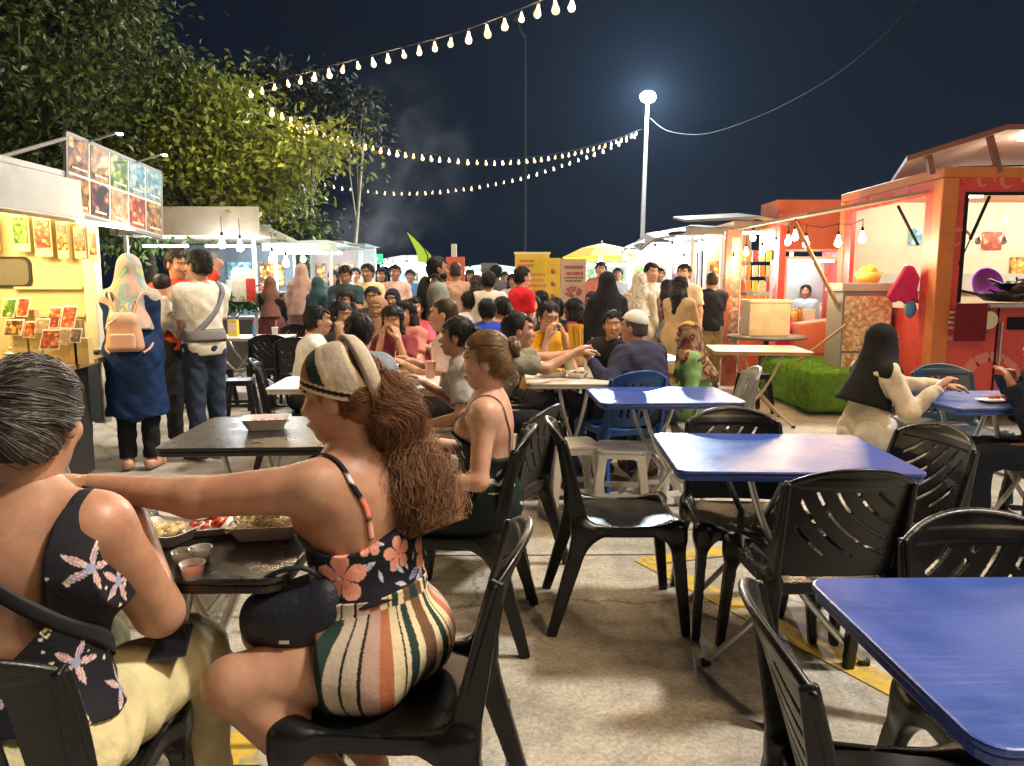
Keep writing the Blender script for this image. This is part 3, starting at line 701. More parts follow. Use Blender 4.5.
# ------------------------------------------------------------------ ground
def ground():
    m = bpy.data.materials.new('concrete'); m.use_nodes = True; nt = m.node_tree; L = nt.links; b = nt.nodes['Principled BSDF']
    tc = nt.nodes.new('ShaderNodeTexCoord')
    def N(t, **k):
        n = nt.nodes.new(t)
        for a, v in k.items():
            if hasattr(n, a): setattr(n, a, v)
            else: n.inputs[a.replace('_', ' ')].default_value = v
        return n
    big = N('ShaderNodeTexNoise', Scale=.9, Detail=6, Roughness=.6); mid = N('ShaderNodeTexNoise', Scale=5, Detail=8, Roughness=.7); fine = N('ShaderNodeTexNoise', Scale=60, Detail=4)
    grit = N('ShaderNodeTexVoronoi', Scale=170); wet = N('ShaderNodeTexNoise', Scale=.55, Detail=5, Distortion=.8); crk = N('ShaderNodeTexVoronoi', Scale=.55); crk.feature = 'DISTANCE_TO_EDGE'
    for n in (big, mid, fine, grit, wet): L.new(tc.outputs['Object'], n.inputs['Vector'])
    # cracks follow a distorted voronoi
    add = N('ShaderNodeVectorMath'); add.operation = 'MULTIPLY_ADD'; L.new(mid.outputs['Color'], add.inputs[0]); add.inputs[1].default_value = (.25,.25,.25); L.new(tc.outputs['Object'], add.inputs[2]); L.new(add.outputs[0], crk.inputs['Vector'])
    r1 = N('ShaderNodeValToRGB'); e = r1.color_ramp.elements; e[0].position = .32; e[0].color = (.32,.295,.25,1); e[1].position = .68; e[1].color = (.47,.44,.385,1)
    L.new(big.outputs['Fac'], r1.inputs[0])
    def mul(a, fac_out, lo, hi, v0, v1):
        mr = N('ShaderNodeMapRange'); mr.inputs[1].default_value = lo; mr.inputs[2].default_value = hi; mr.inputs[3].default_value = v0; mr.inputs[4].default_value = v1
        L.new(fac_out, mr.inputs[0]); cc = N('ShaderNodeCombineColor')
        for i in range(3): L.new(mr.outputs[0], cc.inputs[i])
        mx = N('ShaderNodeMix'); mx.data_type = 'RGBA'; mx.blend_type = 'MULTIPLY'; mx.inputs[0].default_value = 1; L.new(a, mx.inputs[6]); L.new(cc.outputs[0], mx.inputs[7]); return mx.outputs[2]
    c = mul(r1.outputs[0], mid.outputs['Fac'], .3, .7, .62, 1.3)
    c = mul(c, fine.outputs['Fac'], .32, .68, .78, 1.2)
    c = mul(c, grit.outputs['Distance'], 0, .5, .62, 1.15)
    c = mul(c, crk.outputs['Distance'], .0, .008, .45, 1)
    c = mul(c, wet.outputs['Fac'], .56, .62, 1, .74)
    L.new(c, b.inputs['Base Color'])
    rr = N('ShaderNodeMapRange'); rr.inputs[1].default_value = .5; rr.inputs[2].default_value = .66; rr.inputs[3].default_value = .75; rr.inputs[4].default_value = .32; L.new(wet.outputs['Fac'], rr.inputs[0]); L.new(rr.outputs[0], b.inputs['Roughness'])
    bp = N('ShaderNodeBump'); bp.inputs['Strength'].default_value = .5; bp.inputs['Distance'].default_value = .006; L.new(mid.outputs['Fac'], bp.inputs['Height'])
    bp2 = N('ShaderNodeBump'); bp2.inputs['Strength'].default_value = .35; bp2.inputs['Distance'].default_value = .003; L.new(fine.outputs['Fac'], bp2.inputs['Height']); L.new(bp.outputs[0], bp2.inputs['Normal']); L.new(bp2.outputs[0], b.inputs['Normal'])
    g = MB(); g.add([(-120,-20,0),(120,-20,0),(120,250,0),(-120,250,0)], [(0,1,2,3)]); o = g.build('ground', m); tag(o, kind='structure')
    # worn yellow paint
    y = mat('yellow_paint', (.62,.42,.04), .7, var=.5, vscale=14)
    nt = y.node_tree; L = nt.links; tc = nt.nodes.new('ShaderNodeTexCoord'); n = nt.nodes.new('ShaderNodeTexNoise'); n.inputs['Scale'].default_value = 11; n.inputs['Detail'].default_value = 8; n.inputs['Roughness'].default_value = .75
    L.new(tc.outputs['Object'], n.inputs['Vector']); mr = nt.nodes.new('ShaderNodeMapRange'); mr.inputs[1].default_value = .42; mr.inputs[2].default_value = .52; L.new(n.outputs['Fac'], mr.inputs[0]); mxp = nt.nodes.new('ShaderNodeMix'); mxp.data_type = 'RGBA'; mxp.inputs[6].default_value = (.33,.29,.22,1); mxp.inputs[7].default_value = (.66,.46,.05,1); L.new(mr.outputs[0], mxp.inputs[0]); L.new(mxp.outputs[2], nt.nodes['Principled BSDF'].inputs['Base Color'])
    for pts in ([(634,561),(650,556),(922,692),(906,705)], [(640,558),(650,566),(770,551),(770,541)], [(186,728),(252,734),(262,766),(180,766)], [(560,700),(560,700),(560,700),(560,700)]):
        if pts[0][0] == 560: continue
        P = [G(*p) for p in pts]; q = MB(); q.add([(p.x, p.y, .004+.002*(pts[0][0] == 640)) for p in P], [(0,1,2,3)]); tag(q.build('painted_line', y), kind='structure')
    j = mat('joint', (.05,.045,.04), .9); q = MB()
    for (a, b_) in (((-6,3.55),(9,3.72)), ((-.02,.4),(-.01,2.3))):
        a = Vector((*a, .0025)); b_ = Vector((*b_, .0025)); d = (b_-a).normalized(); n_ = Vector((-d.y, d.x, 0))*.005; q.add([a-n_, b_-n_, b_+n_, a+n_], [(0,1,2,3)])
    tag(q.build('ground_joint', j), kind='structure')
ground()

# ------------------------------------------------------------------ foreground tables and chairs
fold_table(.64+.43, .96+.28, .86, .60, 1, 'blue plastic table in the near right corner, closest to the viewer', BLUEP)
fold_table(1.00, 2.76, .84, .66, -3, 'blue plastic table with orange glare and crossed steel legs, middle of the seating', BLUEP)
fold_table(.86, 4.22, .80, .62, 2, 'smaller blue table behind the empty chair, in front of the man in the skullcap', BLUEP, name='folding_table')
fold_table(-.86, 1.82, .74, .60, 0, 'black table holding the takeaway food between the two women', BLKTOP, legm=STEEL, xleg='short')
fold_table(-1.06, 3.16, .70, .70, 3, 'empty black table with a pink food tray, beyond the outstretched arm', BLKTOP)
fold_table(2.66, 4.05, .80, .62, 4, 'pale blue table beside the woman in the black headscarf', mat('pale_blue_plastic', (.06,.12,.42), .35, var=.25), legm=mat('white_tube', (.7,.7,.68), .4))
fold_table(2.42, 7.3, .9, .8, -8, 'wood coloured table with crossed legs by the grass covered platform', mat('wood_laminate', (.42,.25,.15), .4, var=.2), legm=mat('wood_tube', (.45,.36,.25), .5))
fold_table(.40, 5.15, .62, .95, 0, 'white table of the family eating noodles', mat('white_laminate', (.66,.64,.6), .35, var=.1), legm=mat('white_tube', (.7,.7,.68), .4))
fold_table(-1.0, 4.78, 1.05, .62, 4, 'white table of the group drinking with straws', mat('white_laminate', (.66,.64,.6), .35, var=.1), legm=STEEL)
fold_table(-1.05, 5.62, 1.0, .6, 2, 'second white table behind the drinking group', mat('white_laminate', (.66,.64,.6), .35, var=.1), legm=STEEL)
fold_table(1.0, 6.4, .9, .6, 5, 'white table behind the boy in mustard yellow', mat('white_laminate', (.66,.64,.6), .35, var=.1), legm=STEEL)
fold_table(-3.3, 9.0, 1.2, .7, 3, 'far table crowded with bottles and cups in front of the white stall', mat('white_laminate', (.66,.64,.6), .35, var=.1), legm=STEEL)
fold_table(-2.1, 8.6, .9, .6, 3, 'far table with a striped paper cup beside the brown headscarf', mat('white_laminate', (.66,.64,.6), .35, var=.1), legm=STEEL)
chair(.46, 2.98, -90, 'black slotted chair standing side on in the open middle, with a glossy empty seat')
chair(1.02, 2.45, 2, 'black slotted chair, back to the viewer, at the near side of the middle blue table')
chair(.95, 2.93, 176, 'black chair facing the viewer from the far side of the middle blue table')
chair(1.38, 2.76, 102, 'glossy black chair at the right end of the middle blue table')
chair(.73, 1.20, -97, 'black chair at the left end of the near right corner table')
chair(1.12, 1.42, 180, 'black chair tucked under the far side of the near blue table')
chair(-.28, 1.64, 86, 'black chair carrying the woman with the curly ponytail')
chair(-.93, 1.33, 6, 'black ribbed chair back in the bottom left corner, behind the grey haired woman', style='slat')
chair(-.23, 2.84, 84, 'black chair carrying the woman with the blond bun')
chair(-.10, 3.42, 66, 'black chair with gleaming back just behind the woman with the blond bun')
chair(.72, 4.93, 20, 'blue plastic chair of the man in the white skullcap', style='slat', m=BLUECH)
chair(2.92, 4.75, 178, 'dark blue chair between the pale blue table and the red truck', style='slat', m=DKBLUE)
chair(-.78, 4.08, 5, 'black chair of the man in the grey blue shirt seen from behind', style='slat')
chair(1.32, 4.9, 85, 'grey chair of the woman in the patterned brown scarf', style='slat', m=GREYP)
chair(-1.75, 3.05, -80, 'chair looking grey in the light beyond the grey haired head', style='slat', m=mat('lit_grey_plastic', (.3,.3,.29), .3, metal=.3))  # grey tone puts the light on this chair into its colour
chair(-1.62, 5.5, -75, 'black chair of the boy in the white shirt')
for x, y, f, l in ((-2.75,8.3,20,'black chair in front of the far crowded table'), (-3.6,8.2,-10,'leftmost black chair at the far crowded table'), (-2.3,7.9,10,'black chair facing the far striped cup table'), (-1.6,8.4,80,'black chair at the right end of the striped cup table'), (-3.0,9.8,170,'black chair behind the far crowded table')):
    chair(x, y, f, l)
for x, y, r, l in ((.36,4.32,10,'white stool left of the blue chair, seen through the empty black chair'), (.64,4.22,-8,'pale bluish stool under the small blue table'), (.95,4.30,20,'white stool right of the pale one, under the small blue table'), (2.15,4.1,5,'white stool under the woman in the black headscarf')):
    stool(x, y, r, l, group='white plastic stools')
for x, y, r, l in ((-2.75,7.4,10,'black stool left of the walkway near the far chairs'), (-2.2,9.3,5,'black stool in front of the woman in the brown headscarf'), (-1.75,9.2,0,'black stool right of the woman in the brown headscarf'), (2.6,7.9,12,'black stool beyond the wood coloured table')):
    stool(x, y, r, l, BLACKP, .42, 'black plastic stools')
# ------------------------------------------------------------------ surface-following details
def sdf_at(prims, P):
    X, Y, Z = P[:,0], P[:,1], P[:,2]; D = np.full(len(P), 9., dtype=np.float64)
    for p in prims:
        q = p.d(X, Y, Z); k = max(p.k, 1e-4); hh = np.maximum(k-np.abs(D-q), 0)/k; D = np.minimum(D, q)-hh*hh*k*.25
    return D
def project(prims, P, off, it=6):
    P = np.array(P, dtype=np.float64); e = .003
    for _ in range(it):
        d = sdf_at(prims, P); g = np.stack([sdf_at(prims, P+np.eye(3)[i]*e)-sdf_at(prims, P-np.eye(3)[i]*e) for i in range(3)], 1)
        g /= np.linalg.norm(g, axis=1, keepdims=True)+1e-9; P = P-g*(d-off)[:,None]
    return P, g
def spline(pts, n):
    P = [Vector(p) for p in pts]; out = []
    m = len(P)-1
    for j in range(n):
        t = j/(n-1)*m; i = min(int(t), m-1); t -= i
        p0, p1, p2, p3 = P[max(i-1,0)], P[i], P[i+1], P[min(i+2,m)]
        out.append(.5*((2*p1)+(p2-p0)*t+(2*p0-5*p1+4*p2-p3)*t*t+(3*p1-p0-3*p2+p3)*t**3))
    return np.array([list(v) for v in out])
def ribbon(prims, pts, w, m, name, parent, off=.004, n=40, th=.003, colfn=None):
    P, g = project(prims, spline(pts, n), off)
    T = np.gradient(P, axis=0); T /= np.linalg.norm(T, axis=1, keepdims=True); sd = np.cross(g, T); sd /= np.linalg.norm(sd, axis=1, keepdims=True)
    ring = [P-sd*w/2, P-sd*w/4+g*th*1.2, P+sd*w/4+g*th*1.2, P+sd*w/2, P-g*th]
    vs = np.stack(ring, 1).reshape(-1, 3); k = 5; q = []
    for i in range(n-1):
        for j in range(k): q.append((i*k+j, i*k+(j+1)%k, (i+1)*k+(j+1)%k, (i+1)*k+j))
    return npmesh(name, [(vs, np.array(q), 0)], m, parent, colfn)
def curls(center, rad, n, m=44, amp=(.004,.010), freq=(5,9), r=.0013, seed=1, spread=1.0):
    """curly strands that follow a thick centre line"""
    g = np.random.default_rng(seed); c = spline(center, m); rr = np.interp(np.linspace(0,1,m), np.linspace(0,1,len(rad)), rad)
    T = np.gradient(c, axis=0); T /= np.linalg.norm(T, axis=1, keepdims=True); U = np.cross(T, [0,0,1.]); U /= np.linalg.norm(U, axis=1, keepdims=True)+1e-9; W = np.cross(T, U)
    a = g.uniform(0, 2*np.pi, n); q = np.sqrt(g.uniform(.25, 1, n))*spread; t = np.linspace(0, 1, m)
    end = g.uniform(.7, 1.02, n)
    out = np.zeros((n, m, 3))
    for s_ in range(n):
        tt = t*end[s_]; ci = np.stack([np.interp(tt, t, c[:,k]) for k in range(3)], 1); Ui = np.stack([np.interp(tt, t, U[:,k]) for k in range(3)], 1); Wi = np.stack([np.interp(tt, t, W[:,k]) for k in range(3)], 1); ri = np.interp(tt, t, rr)
        aa = a[s_]+.5*np.sin(tt*4+s_); am = g.uniform(*amp); fr = g.uniform(*freq)*2*np.pi; ph = g.uniform(0, 6.28)
        off = q[s_]*ri+am*np.cos(fr*tt+ph); off2 = am*np.sin(fr*tt+ph)
        ca, sa = np.cos(aa), np.sin(aa)
        out[s_] = ci+Ui*(off*ca-off2*sa)[:,None]+Wi*(off*sa+off2*ca)[:,None]
    return tubes(out, r)
PR = lambda *a: np.array(a, dtype=np.float32)
def flowers(u, v, base, items):
    """cloth print: items = (kind, u, v, size, angle, colour...)"""
    c = np.tile(PR(*base), (len(u), 1))
    for it in items:
        k, cu, cv, sz, an = it[:5]; du, dv = u-cu, v-cv; ca, sa = math.cos(an), math.sin(an); x = (du*ca+dv*sa)/sz; y = (-du*sa+dv*ca)/sz; r = np.hypot(x, y); th = np.arctan2(y, x)
        if k == 'flower':
            pet = np.abs(np.cos(th*2.5)); edge = .45+.55*pet**.6; m = r < edge; sh = np.clip(r/edge, 0, 1)[:,None]
            col = PR(*it[5])*(1-sh)+PR(*it[6])*sh; gap = (pet < .16) & (r > .22); c[m & ~gap] = col[m & ~gap]; c[r < .12] = PR(.45,.2,.05)
        elif k == 'leaf':
            w_ = .28*np.sin(np.clip((x+1)/2, 0, 1)*np.pi); m = (np.abs(x) < 1) & (np.abs(y) < w_); c[m] = PR(*it[5]); v_ = m & (np.abs(y) < .04); c[v_] = PR(*it[6]); o = m & (np.abs(y) > w_-.07); c[o] = PR(*it[6])
        elif k == 'dot': c[r < 1] = PR(*it[5])
        elif k == 'paisley':
            yy = y+.35*x*x*np.sign(x+.2); w_ = .5*np.sqrt(np.clip((x+1)/1.2, 0, 1))*np.clip(1-x, 0, 1)**.8
            m = (x > -1) & (x < 1) & (np.abs(yy) < w_); c[m] = PR(.75,.68,.45); m2 = m & (np.abs(yy) < w_*.72) & (x > -.85); c[m2] = PR(*base); m3 = m & (np.abs(yy) < w_*.5) & (x > -.7) & (x < .6); c[m3] = PR(*it[5])
    return c
def stripes(c, cols):
    """cols: (width, colour) repeated"""
    tot = sum(w for w, _ in cols); q = np.mod(c, tot); out = np.zeros((len(c), 3), dtype=np.float32); a = 0
    for w, k in cols: out[(q >= a) & (q < a+w)] = k; a += w
    return out
PRINT = mat('printed_fabric', (.5,.5,.5), .8, attr=True, spec=.25, var=.1, vscale=20, bump=.2, bscale=70)

def near_base(label, root, face, s, skin, vox, bulk, arm=1.0, leg=1.0, hipw=1.0, bust=1.0, **kw):
    rot = Matrix.Rotation(R(face), 3, 'Z'); Mw = Matrix.Translation(Vector((*root, 0))) @ rot.to_4x4()
    f = pose(s, .45, inv=Mw.inverted(), **kw); f.M = Mw
    e = thing('person', label, 'person', (*root, 0), R(face)); f.e = e
    bp = body_prims(f, bulk, arm=arm, leg=leg, hipw=hipw, bust=bust); f.bp = bp
    ch = [(*sdfmesh(bp, vox), 0), (*sdfmesh(head_prims(f), .0045), 0)]
    for i in (0,1): ch.append((*sdfmesh(hand_prims(f, i, .9), .0035), 0))
    npmesh('body', ch, skin_mat(skin), e)
    return e, f

# ================= the woman with the curly ponytail
e2, w2 = near_base('woman with a long curly ponytail, striped headband and floral camisole, reaching across the black table', (-.32, 1.67), 62, .94, 'tan', .007, 1.04,
    arm=1.12, leg=1.12, hipw=1.03, lean=9, twist=-4, hyaw=24, hpitch=10,
    arms={'L': (Vector((-1.05,1.60,.93)), Vector((0,-.5,-1))), 'R': (Vector((-.60,2.0,.78)), Vector((0,.3,-1)))},
    legs=[((-.60,1.49,.515), (-.335,1.50,.22), (-.23,1.51,.075)), ((-.62,1.78,.50), (-.42,1.80,.20), (-.34,1.81,.07))])
s = w2.s
tp = [p for p in torso_prims(w2, 1.06, sleeve='none', bust=1.05, hipw=1.0) if not isinstance(p, C)]
def cami(D, X, Y, Z):
    n, p = w2.up, w2.pel
    t = ((X-p.x)*n.x+(Y-p.y)*n.y+(Z-p.z)*n.z)/s
    fy = (X*w2.fw.x+Y*w2.fw.y+(Z-p.z)*w2.fw.z)
    top = .262+.10*np.clip(fy+.02, 0, .2)*2.2+.012*np.cos(X*30)
    D = np.maximum(D, (t-top)*s); return wrinkle(.003, 34)(np.maximum(D, (.118-t)*s), X, Y, Z)
pk = (.80,.23,.17); pk2 = (.85,.42,.33); lv = (.42,.42,.66); wh = (.72,.72,.75); dk = (.012,.012,.02)
items = []
g = np.random.default_rng(5)
for i in range(46): items.append(('leaf', g.uniform(-.5,.5), g.uniform(.06,.34), g.uniform(.018,.034), g.uniform(0,6.28), [(.25,.28,.55),(.62,.62,.72),(.10,.13,.22),(.35,.30,.5)][i % 4], [wh,(.2,.2,.4),lv,wh][i % 4]))
for u_, v_, z_ in ((-.28,.19,.036),(-.16,.185,.056),(-.02,.21,.042),(.10,.18,.05),(.22,.22,.045),(-.40,.2,.045),(.35,.18,.05),(-.09,.25,.03)): items.append(('flower', u_, v_, z_, g.uniform(0,6), pk, pk2))
for i in range(26): items.append(('leaf', g.uniform(-.5,.5), g.uniform(.08,.32), g.uniform(.012,.02), g.uniform(0,6.28), wh, lv))
def cami_col(V_):
    d = V_-np.array(w2.pel); t = d @ np.array(w2.up); x = d @ np.array(w2.rt); y = d @ np.array(w2.fw)
    return flowers(np.arctan2(x, -y)*.13, t, dk, items)
p_, q_ = sdfmesh(tp, .0030, cami, .010); npmesh('camisole', [(p_, q_, 0)], PRINT, e2, cami_col)
cr = (.72,.60,.40); tc_ = (.42,.15,.07); gr = (.018,.045,.035); br = (.16,.085,.045); bk = (.012,.012,.012); bg = (.50,.42,.33)
SHC = [(.028,tc_),(.026,cr),(.005,bk),(.012,cr),(.026,gr),(.024,cr),(.034,br),(.028,gr),(.02,bg),(.004,bk),(.022,bg),(.006,bk),(.03,(.45,.3,.25))]
def sh_col(V_):
    d = V_-np.array(w2.pel); t = d @ np.array(w2.up); y = d[:,1]; z = d[:,2]
    a = .15*np.arctan2(np.abs(d[:,0]), y+.02)-.06; b = .045-z; c_ = np.maximum(a, b); band = t > .105*s
    out = stripes(c_+.0, SHC); out[band] = stripes(a[band]+.03, SHC); return out
sp = leg_prims(w2, 1.04, 1.12, .15, .006, 1.05)+[E(w2.waist, (.135*s*1.1,.108*s*1.1,.10*s), .06, w2.T)]
def shorts_clip(D, X, Y, Z):
    n, p = w2.up, w2.pel; t = ((X-p.x)*n.x+(Y-p.y)*n.y+(Z-p.z)*n.z)/s
    return wrinkle(.0045, 30, 3)(np.maximum(D, (t-.138)*s), X, Y, Z)
p_, q_ = sdfmesh(sp, .0027, shorts_clip, .014); npmesh('shorts', [(p_, q_, 0)], PRINT, e2, sh_col)
T2 = lambda x, t, y: w2.pel+w2.rt*x*s+w2.up*t*s+w2.fw*y*s
def strap_col(V_): 
    d = V_-np.array(w2.pel); t = d @ np.array(w2.up); return flowers(t, t*0, dk, [('dot', .33, 0, .02, 0, pk), ('dot', .40, 0, .012, 0, wh), ('dot', .28, 0, .02, 0, pk2)])
for sg in (-1,1): ribbon(w2.bp, [T2(sg*.085,.27,-.13), T2(sg*.088,.36,-.12), T2(sg*.09,.42,-.05), T2(sg*.09,.44,.0), T2(sg*.085,.40,.08), T2(sg*.08,.34,.12)], .013, PRINT, 'strap', e2, .004, 44, .002, strap_col)
# headband with knot, scrunchie
P = P_head(w2); q = w2.HR
def band_d(D, X, Y, Z):
    x, y, z = local_head(w2, X, Y, Z)
    return np.maximum(np.maximum(D, (.008-z+.39*y)*s*.93), (.44*z-y-.104)*s*.91)
def band_col(V_):
    L_ = (V_-np.array(w2.hc)) @ np.array(q)/s; y, z = L_[:,1], L_[:,2]; a = z-.39*y-.008; b = .11-y+z*.35
    out = stripes(np.maximum(b, 0), [(.035,cr),(.055,tc_),(.035,gr),(.022,cr),(.05,bg)]); lo = a < .026; out[lo] = cr; out[(a > .010) & (a < .021)] = bk; return out
p_, q_ = sdfmesh([E(P(0,-.014,.03), (.073*s,.090*s,.088*s), .02, q)], .0028, chain(band_d, wrinkle(.0018, 60)), .019); npmesh('headband', [(p_, q_, 0)], PRINT, e2, band_col)
ribbon([E(P(0,-.014,.03), (.092*s,.109*s,.107*s), .02, q)], [P(.05,-.02,.12), P(.0,-.05,.135), P(-.045,-.09,.09), P(-.05,-.11,.02), P(-.02,-.12,-.02)], .042, cloth(bg), 'headband_knot', e2, .006, 40, .006)
hc2 = mat('curly_hair', (.17,.075,.036), .5, spec=.3, var=.5, vscale=14)
p_, q_ = sdfmesh([E(P(0,-.014,.03), (.084*s,.100*s,.098*s), .02, q), E(P(0,-.06,-.02), (.072*s,.052*s,.07*s), .03, q)], .005, lambda D, X, Y, Z: (lambda x, y, z: np.maximum(np.maximum(D, (np.minimum(.055-z, y-(.03+.2*np.clip(z,-.03,.05))))*s), np.maximum((-.075-z)*s, (.034-np.sqrt((y)**2+(z+.012)**2+(np.abs(x)-.09)**2))*s)))(*local_head(w2, X, Y, Z)))
cap = (p_, q_, 0)
Mi = w2.M.inverted()
cen = [P(0,-.095,-.0), P(0,-.13,-.035), Mi @ Vector((-.29,1.78,.965)), Mi @ Vector((-.225,1.72,.875)), Mi @ Vector((-.19,1.69,.79))]
cen = [cen[0], cen[1], cen[2], cen[3], cen[4]]
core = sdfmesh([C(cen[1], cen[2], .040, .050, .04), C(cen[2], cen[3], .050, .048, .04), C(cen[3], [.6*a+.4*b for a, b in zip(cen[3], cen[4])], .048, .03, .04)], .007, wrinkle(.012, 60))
c1 = curls(cen, [.02,.058,.080,.082,.060], 2700, 50, (.005,.012), (5,9), .0005, 2); c4 = curls(cen, [.02,.062,.090,.096,.078], 1900, 50, (.005,.014), (5,9), .00045, 12)
c2 = curls(cen, [.03,.075,.110,.118,.10], 420, 52, (.006,.018), (4,8), .0004, 3)
c3 = curls([P(0,-.06,.02), P(0,-.09,.0), P(0,-.12,-.03)], [.075,.06,.03], 300, 16, (.002,.004), (2,3), .001, 4)
n = 420; tie = np.array(P(0,-.095,.0)); st = []; g = np.random.default_rng(8); hp2 = [E(P(0,-.014,.03), (.084*s,.100*s,.098*s), .02, q), E(P(0,-.06,-.02), (.072*s,.052*s,.07*s), .03, q)]
for i in range(n):
    a = g.uniform(-2.7, 2.7); l0 = P(.085*math.sin(a), .045*math.cos(a)+.01, .03+.07*math.cos(a*.7)-.04*abs(a)/2)
    st.append(np.linspace(np.array(l0), tie+g.normal(0, .012, 3), 14))
st = np.array(st); fl, _ = project(hp2, st.reshape(-1, 3), .002, 5); st = fl.reshape(n, 14, 3)+g.normal(0, .0012, (n, 14, 3))
npmesh('hair', [cap, (*tubes(st, .0010), 0), (*core, 2), (*c1, 0), (*c2, 1), (*c4, 1), (*c3, 0)], [hc2, mat('curly_hair_light', (.27,.13,.065), .5, spec=.35, var=.4, vscale=14), mat('curly_hair_gap_shade', (.05,.02,.01), .7, spec=.1)], e2)  # dark core colour puts shade into the gaps between the curls
m = MB()
for i in range(7):
    a = i*.9; c_ = P(.035*math.cos(a)*.8, -.088, .012+.030*math.sin(a)); m.ell(c_, (.014,.012,.014), 10, 7)
m.build('scrunchie', cloth((.62,.5,.34)), e2)
face_bits(w2, e2)
# her bag
bag = thing('handbag', 'dark navy soft bag lying on the lap of the woman in striped shorts', 'bag', (-.49, 1.58, .635))
p_, q_ = sdfmesh([E((0,0,0), (.115,.075,.07), .03), C((-.06,0,-.03), (.06,.0,-.02), .055, .06, .04), C((.02,0,.03), (.07,.0,.05), .05, .05, .04)], .006, wrinkle(.005, 35))
npmesh('bag_body', [(p_, q_, 0)], mat('navy_bag', (.006,.008,.02), .6, bump=.3, bscale=60), bag)
m = MB(); m.box((.0,-.078,-.028), (.022,.003,.008)); m.build('buckle', STEEL, bag, bevel=.001)
m = MB(); m.tube(spline([(-.08,-.02,.05), (-.05,-.04,.10), (.03,-.03,.12), (.09,-.01,.07)], 16), .006, 8); m.build('handle', mat('navy_bag', (.006,.008,.02), .6), bag)

# ================= the grey haired woman with her back to us
e1, w1 = near_base('grey haired woman seen from behind, black paisley top, cream trousers, bottom left corner', (-.935, 1.29), 0, .945, 'tan', .007, 1.12,
    arm=1.18, leg=1.0, hipw=1.05, lean=9, side=3, hyaw=2, hpitch=12,
    arms={'R': (Vector((-.84,1.60,.86)), Vector((.45,-.3,-1))), 'L': 'lap'},
    legs=[((-1.02,1.69,.50), (-1.04,1.70,.08), (-1.02,1.84,.03)), ((-.76,1.67,.50), (-.74,1.62,.08), (-.72,1.76,.03))])
s = w1.s; P1 = P_head(w1); q1 = w1.HR
tp1 = [p for p in torso_prims(w1, 1.17, sleeve='none', bust=1.15, hipw=1.05) if not isinstance(p, C)]
tp1 += [C(w1.chest+w1.rt*sg*.13*s, w1.sh[i].lerp(w1.neck, .18)-w1.up*.012*s, .088*s, .062*s, .03) for i, sg in ((0,-1),(1,1))]
def top1(D, X, Y, Z):
    p, n = w1.pel, w1.up; dx, dy, dz = X-p.x, Y-p.y, Z-p.z
    t = (dx*n.x+dy*n.y+dz*n.z)/s; x = (dx*w1.rt.x+dy*w1.rt.y+dz*w1.rt.z)/s; y = (dx*w1.fw.x+dy*w1.fw.y+dz*w1.fw.z)/s
    wopen = np.clip((t-.10)*.8, 0, .112)                      # low scooped back
    op = np.where(y < .03, wopen-np.abs(x), np.minimum(.085-np.abs(x), t-.30))
    D = np.maximum(D, op*s)
    arm = np.abs(x)-np.interp(t, [.14,.25,.36], [.30,.205,.178]).astype(np.float32); D = np.maximum(D, arm*s)
    return wrinkle(.0025, 34)(np.maximum(D, (.055-t)*s), X, Y, Z)
it1 = []; g = np.random.default_rng(11)
for i in range(150): it1.append(('dot', g.uniform(-.5,.5), g.uniform(0,.5), g.uniform(.0022,.004), 0, (.75,.68,.55)))
for u_, v_, a in ((.115,.245,2.2),(.20,.38,1.2),(.155,.075,2.6),(-.12,.22,1),(.30,.20,2.2),(-.28,.1,.5),(.13,.44,1.5)): it1.append(('paisley', u_, v_, .036, a, (.55,.45,.12)))
for u_, v_ in ((.175,.155),(.23,.29),(.085,.12),(.26,.08),(-.1,.1),(.17,.33),(-.22,.3),(.34,.33)):
    for k in range(5): it1.append(('leaf', u_+.022*math.cos(k*1.26), v_+.022*math.sin(k*1.26), .022, k*1.26, [(.50,.27,.32),(.32,.24,.40)][k % 2], (.72,.58,.52)))
    it1.append(('dot', u_, v_, .009, 0, (.3,.33,.5)))
def col1(V_):
    d = V_-np.array(w1.pel); t = d @ np.array(w1.up); x = d @ np.array(w1.rt); y = d @ np.array(w1.fw)
    return flowers(np.arctan2(x, -y)*.15, t, (.012,.012,.018), it1)
p_, q_ = sdfmesh(tp1, .0028, top1, .013); npmesh('sleeveless_top', [(p_, q_, 0)], PRINT, e1, col1)
lp = leg_prims(w1, 1.12, 1.05, 1, .006, 1.08)+[E(w1.waist-w1.up*.08*s, (.16*s,.13*s,.07*s), .05, w1.T)]
p_, q_ = sdfmesh(lp, .008, lambda D, X, Y, Z: wrinkle(.006, 60)(np.maximum(D, Z-(w1.pel.z+.075)), X, Y, Z), .010)
npmesh('trousers', [(p_, q_, 0)], mat('cream_crinkle_cotton', (.66,.58,.33), .85, spec=.2, var=.14, vscale=10, bump=.45, bscale=40), e1)
T1f = lambda x, t, y: w1.pel+w1.rt*x*s+w1.up*t*s+w1.fw*y*s
strap = ribbon(tp1, [T1f(-.16,.47,-.02), T1f(-.12,.43,-.11), T1f(-.04,.37,-.14), T1f(.05,.31,-.14), T1f(.13,.25,-.10), T1f(.18,.20,-.02), T1f(.17,.16,.06), T1f(.10,.12,.13)], .030, mat('black_webbing', (.015,.015,.016), .7, bump=.1, bscale=200), 'shoulder_strap', e1, .016, 70, .0015)
hp1 = [E(P1(0,-.014,.03), (.086*s,.103*s,.101*s), .02, q1), E(P1(0,-.05,-.03), (.072*s,.062*s,.075*s), .03, q1)]
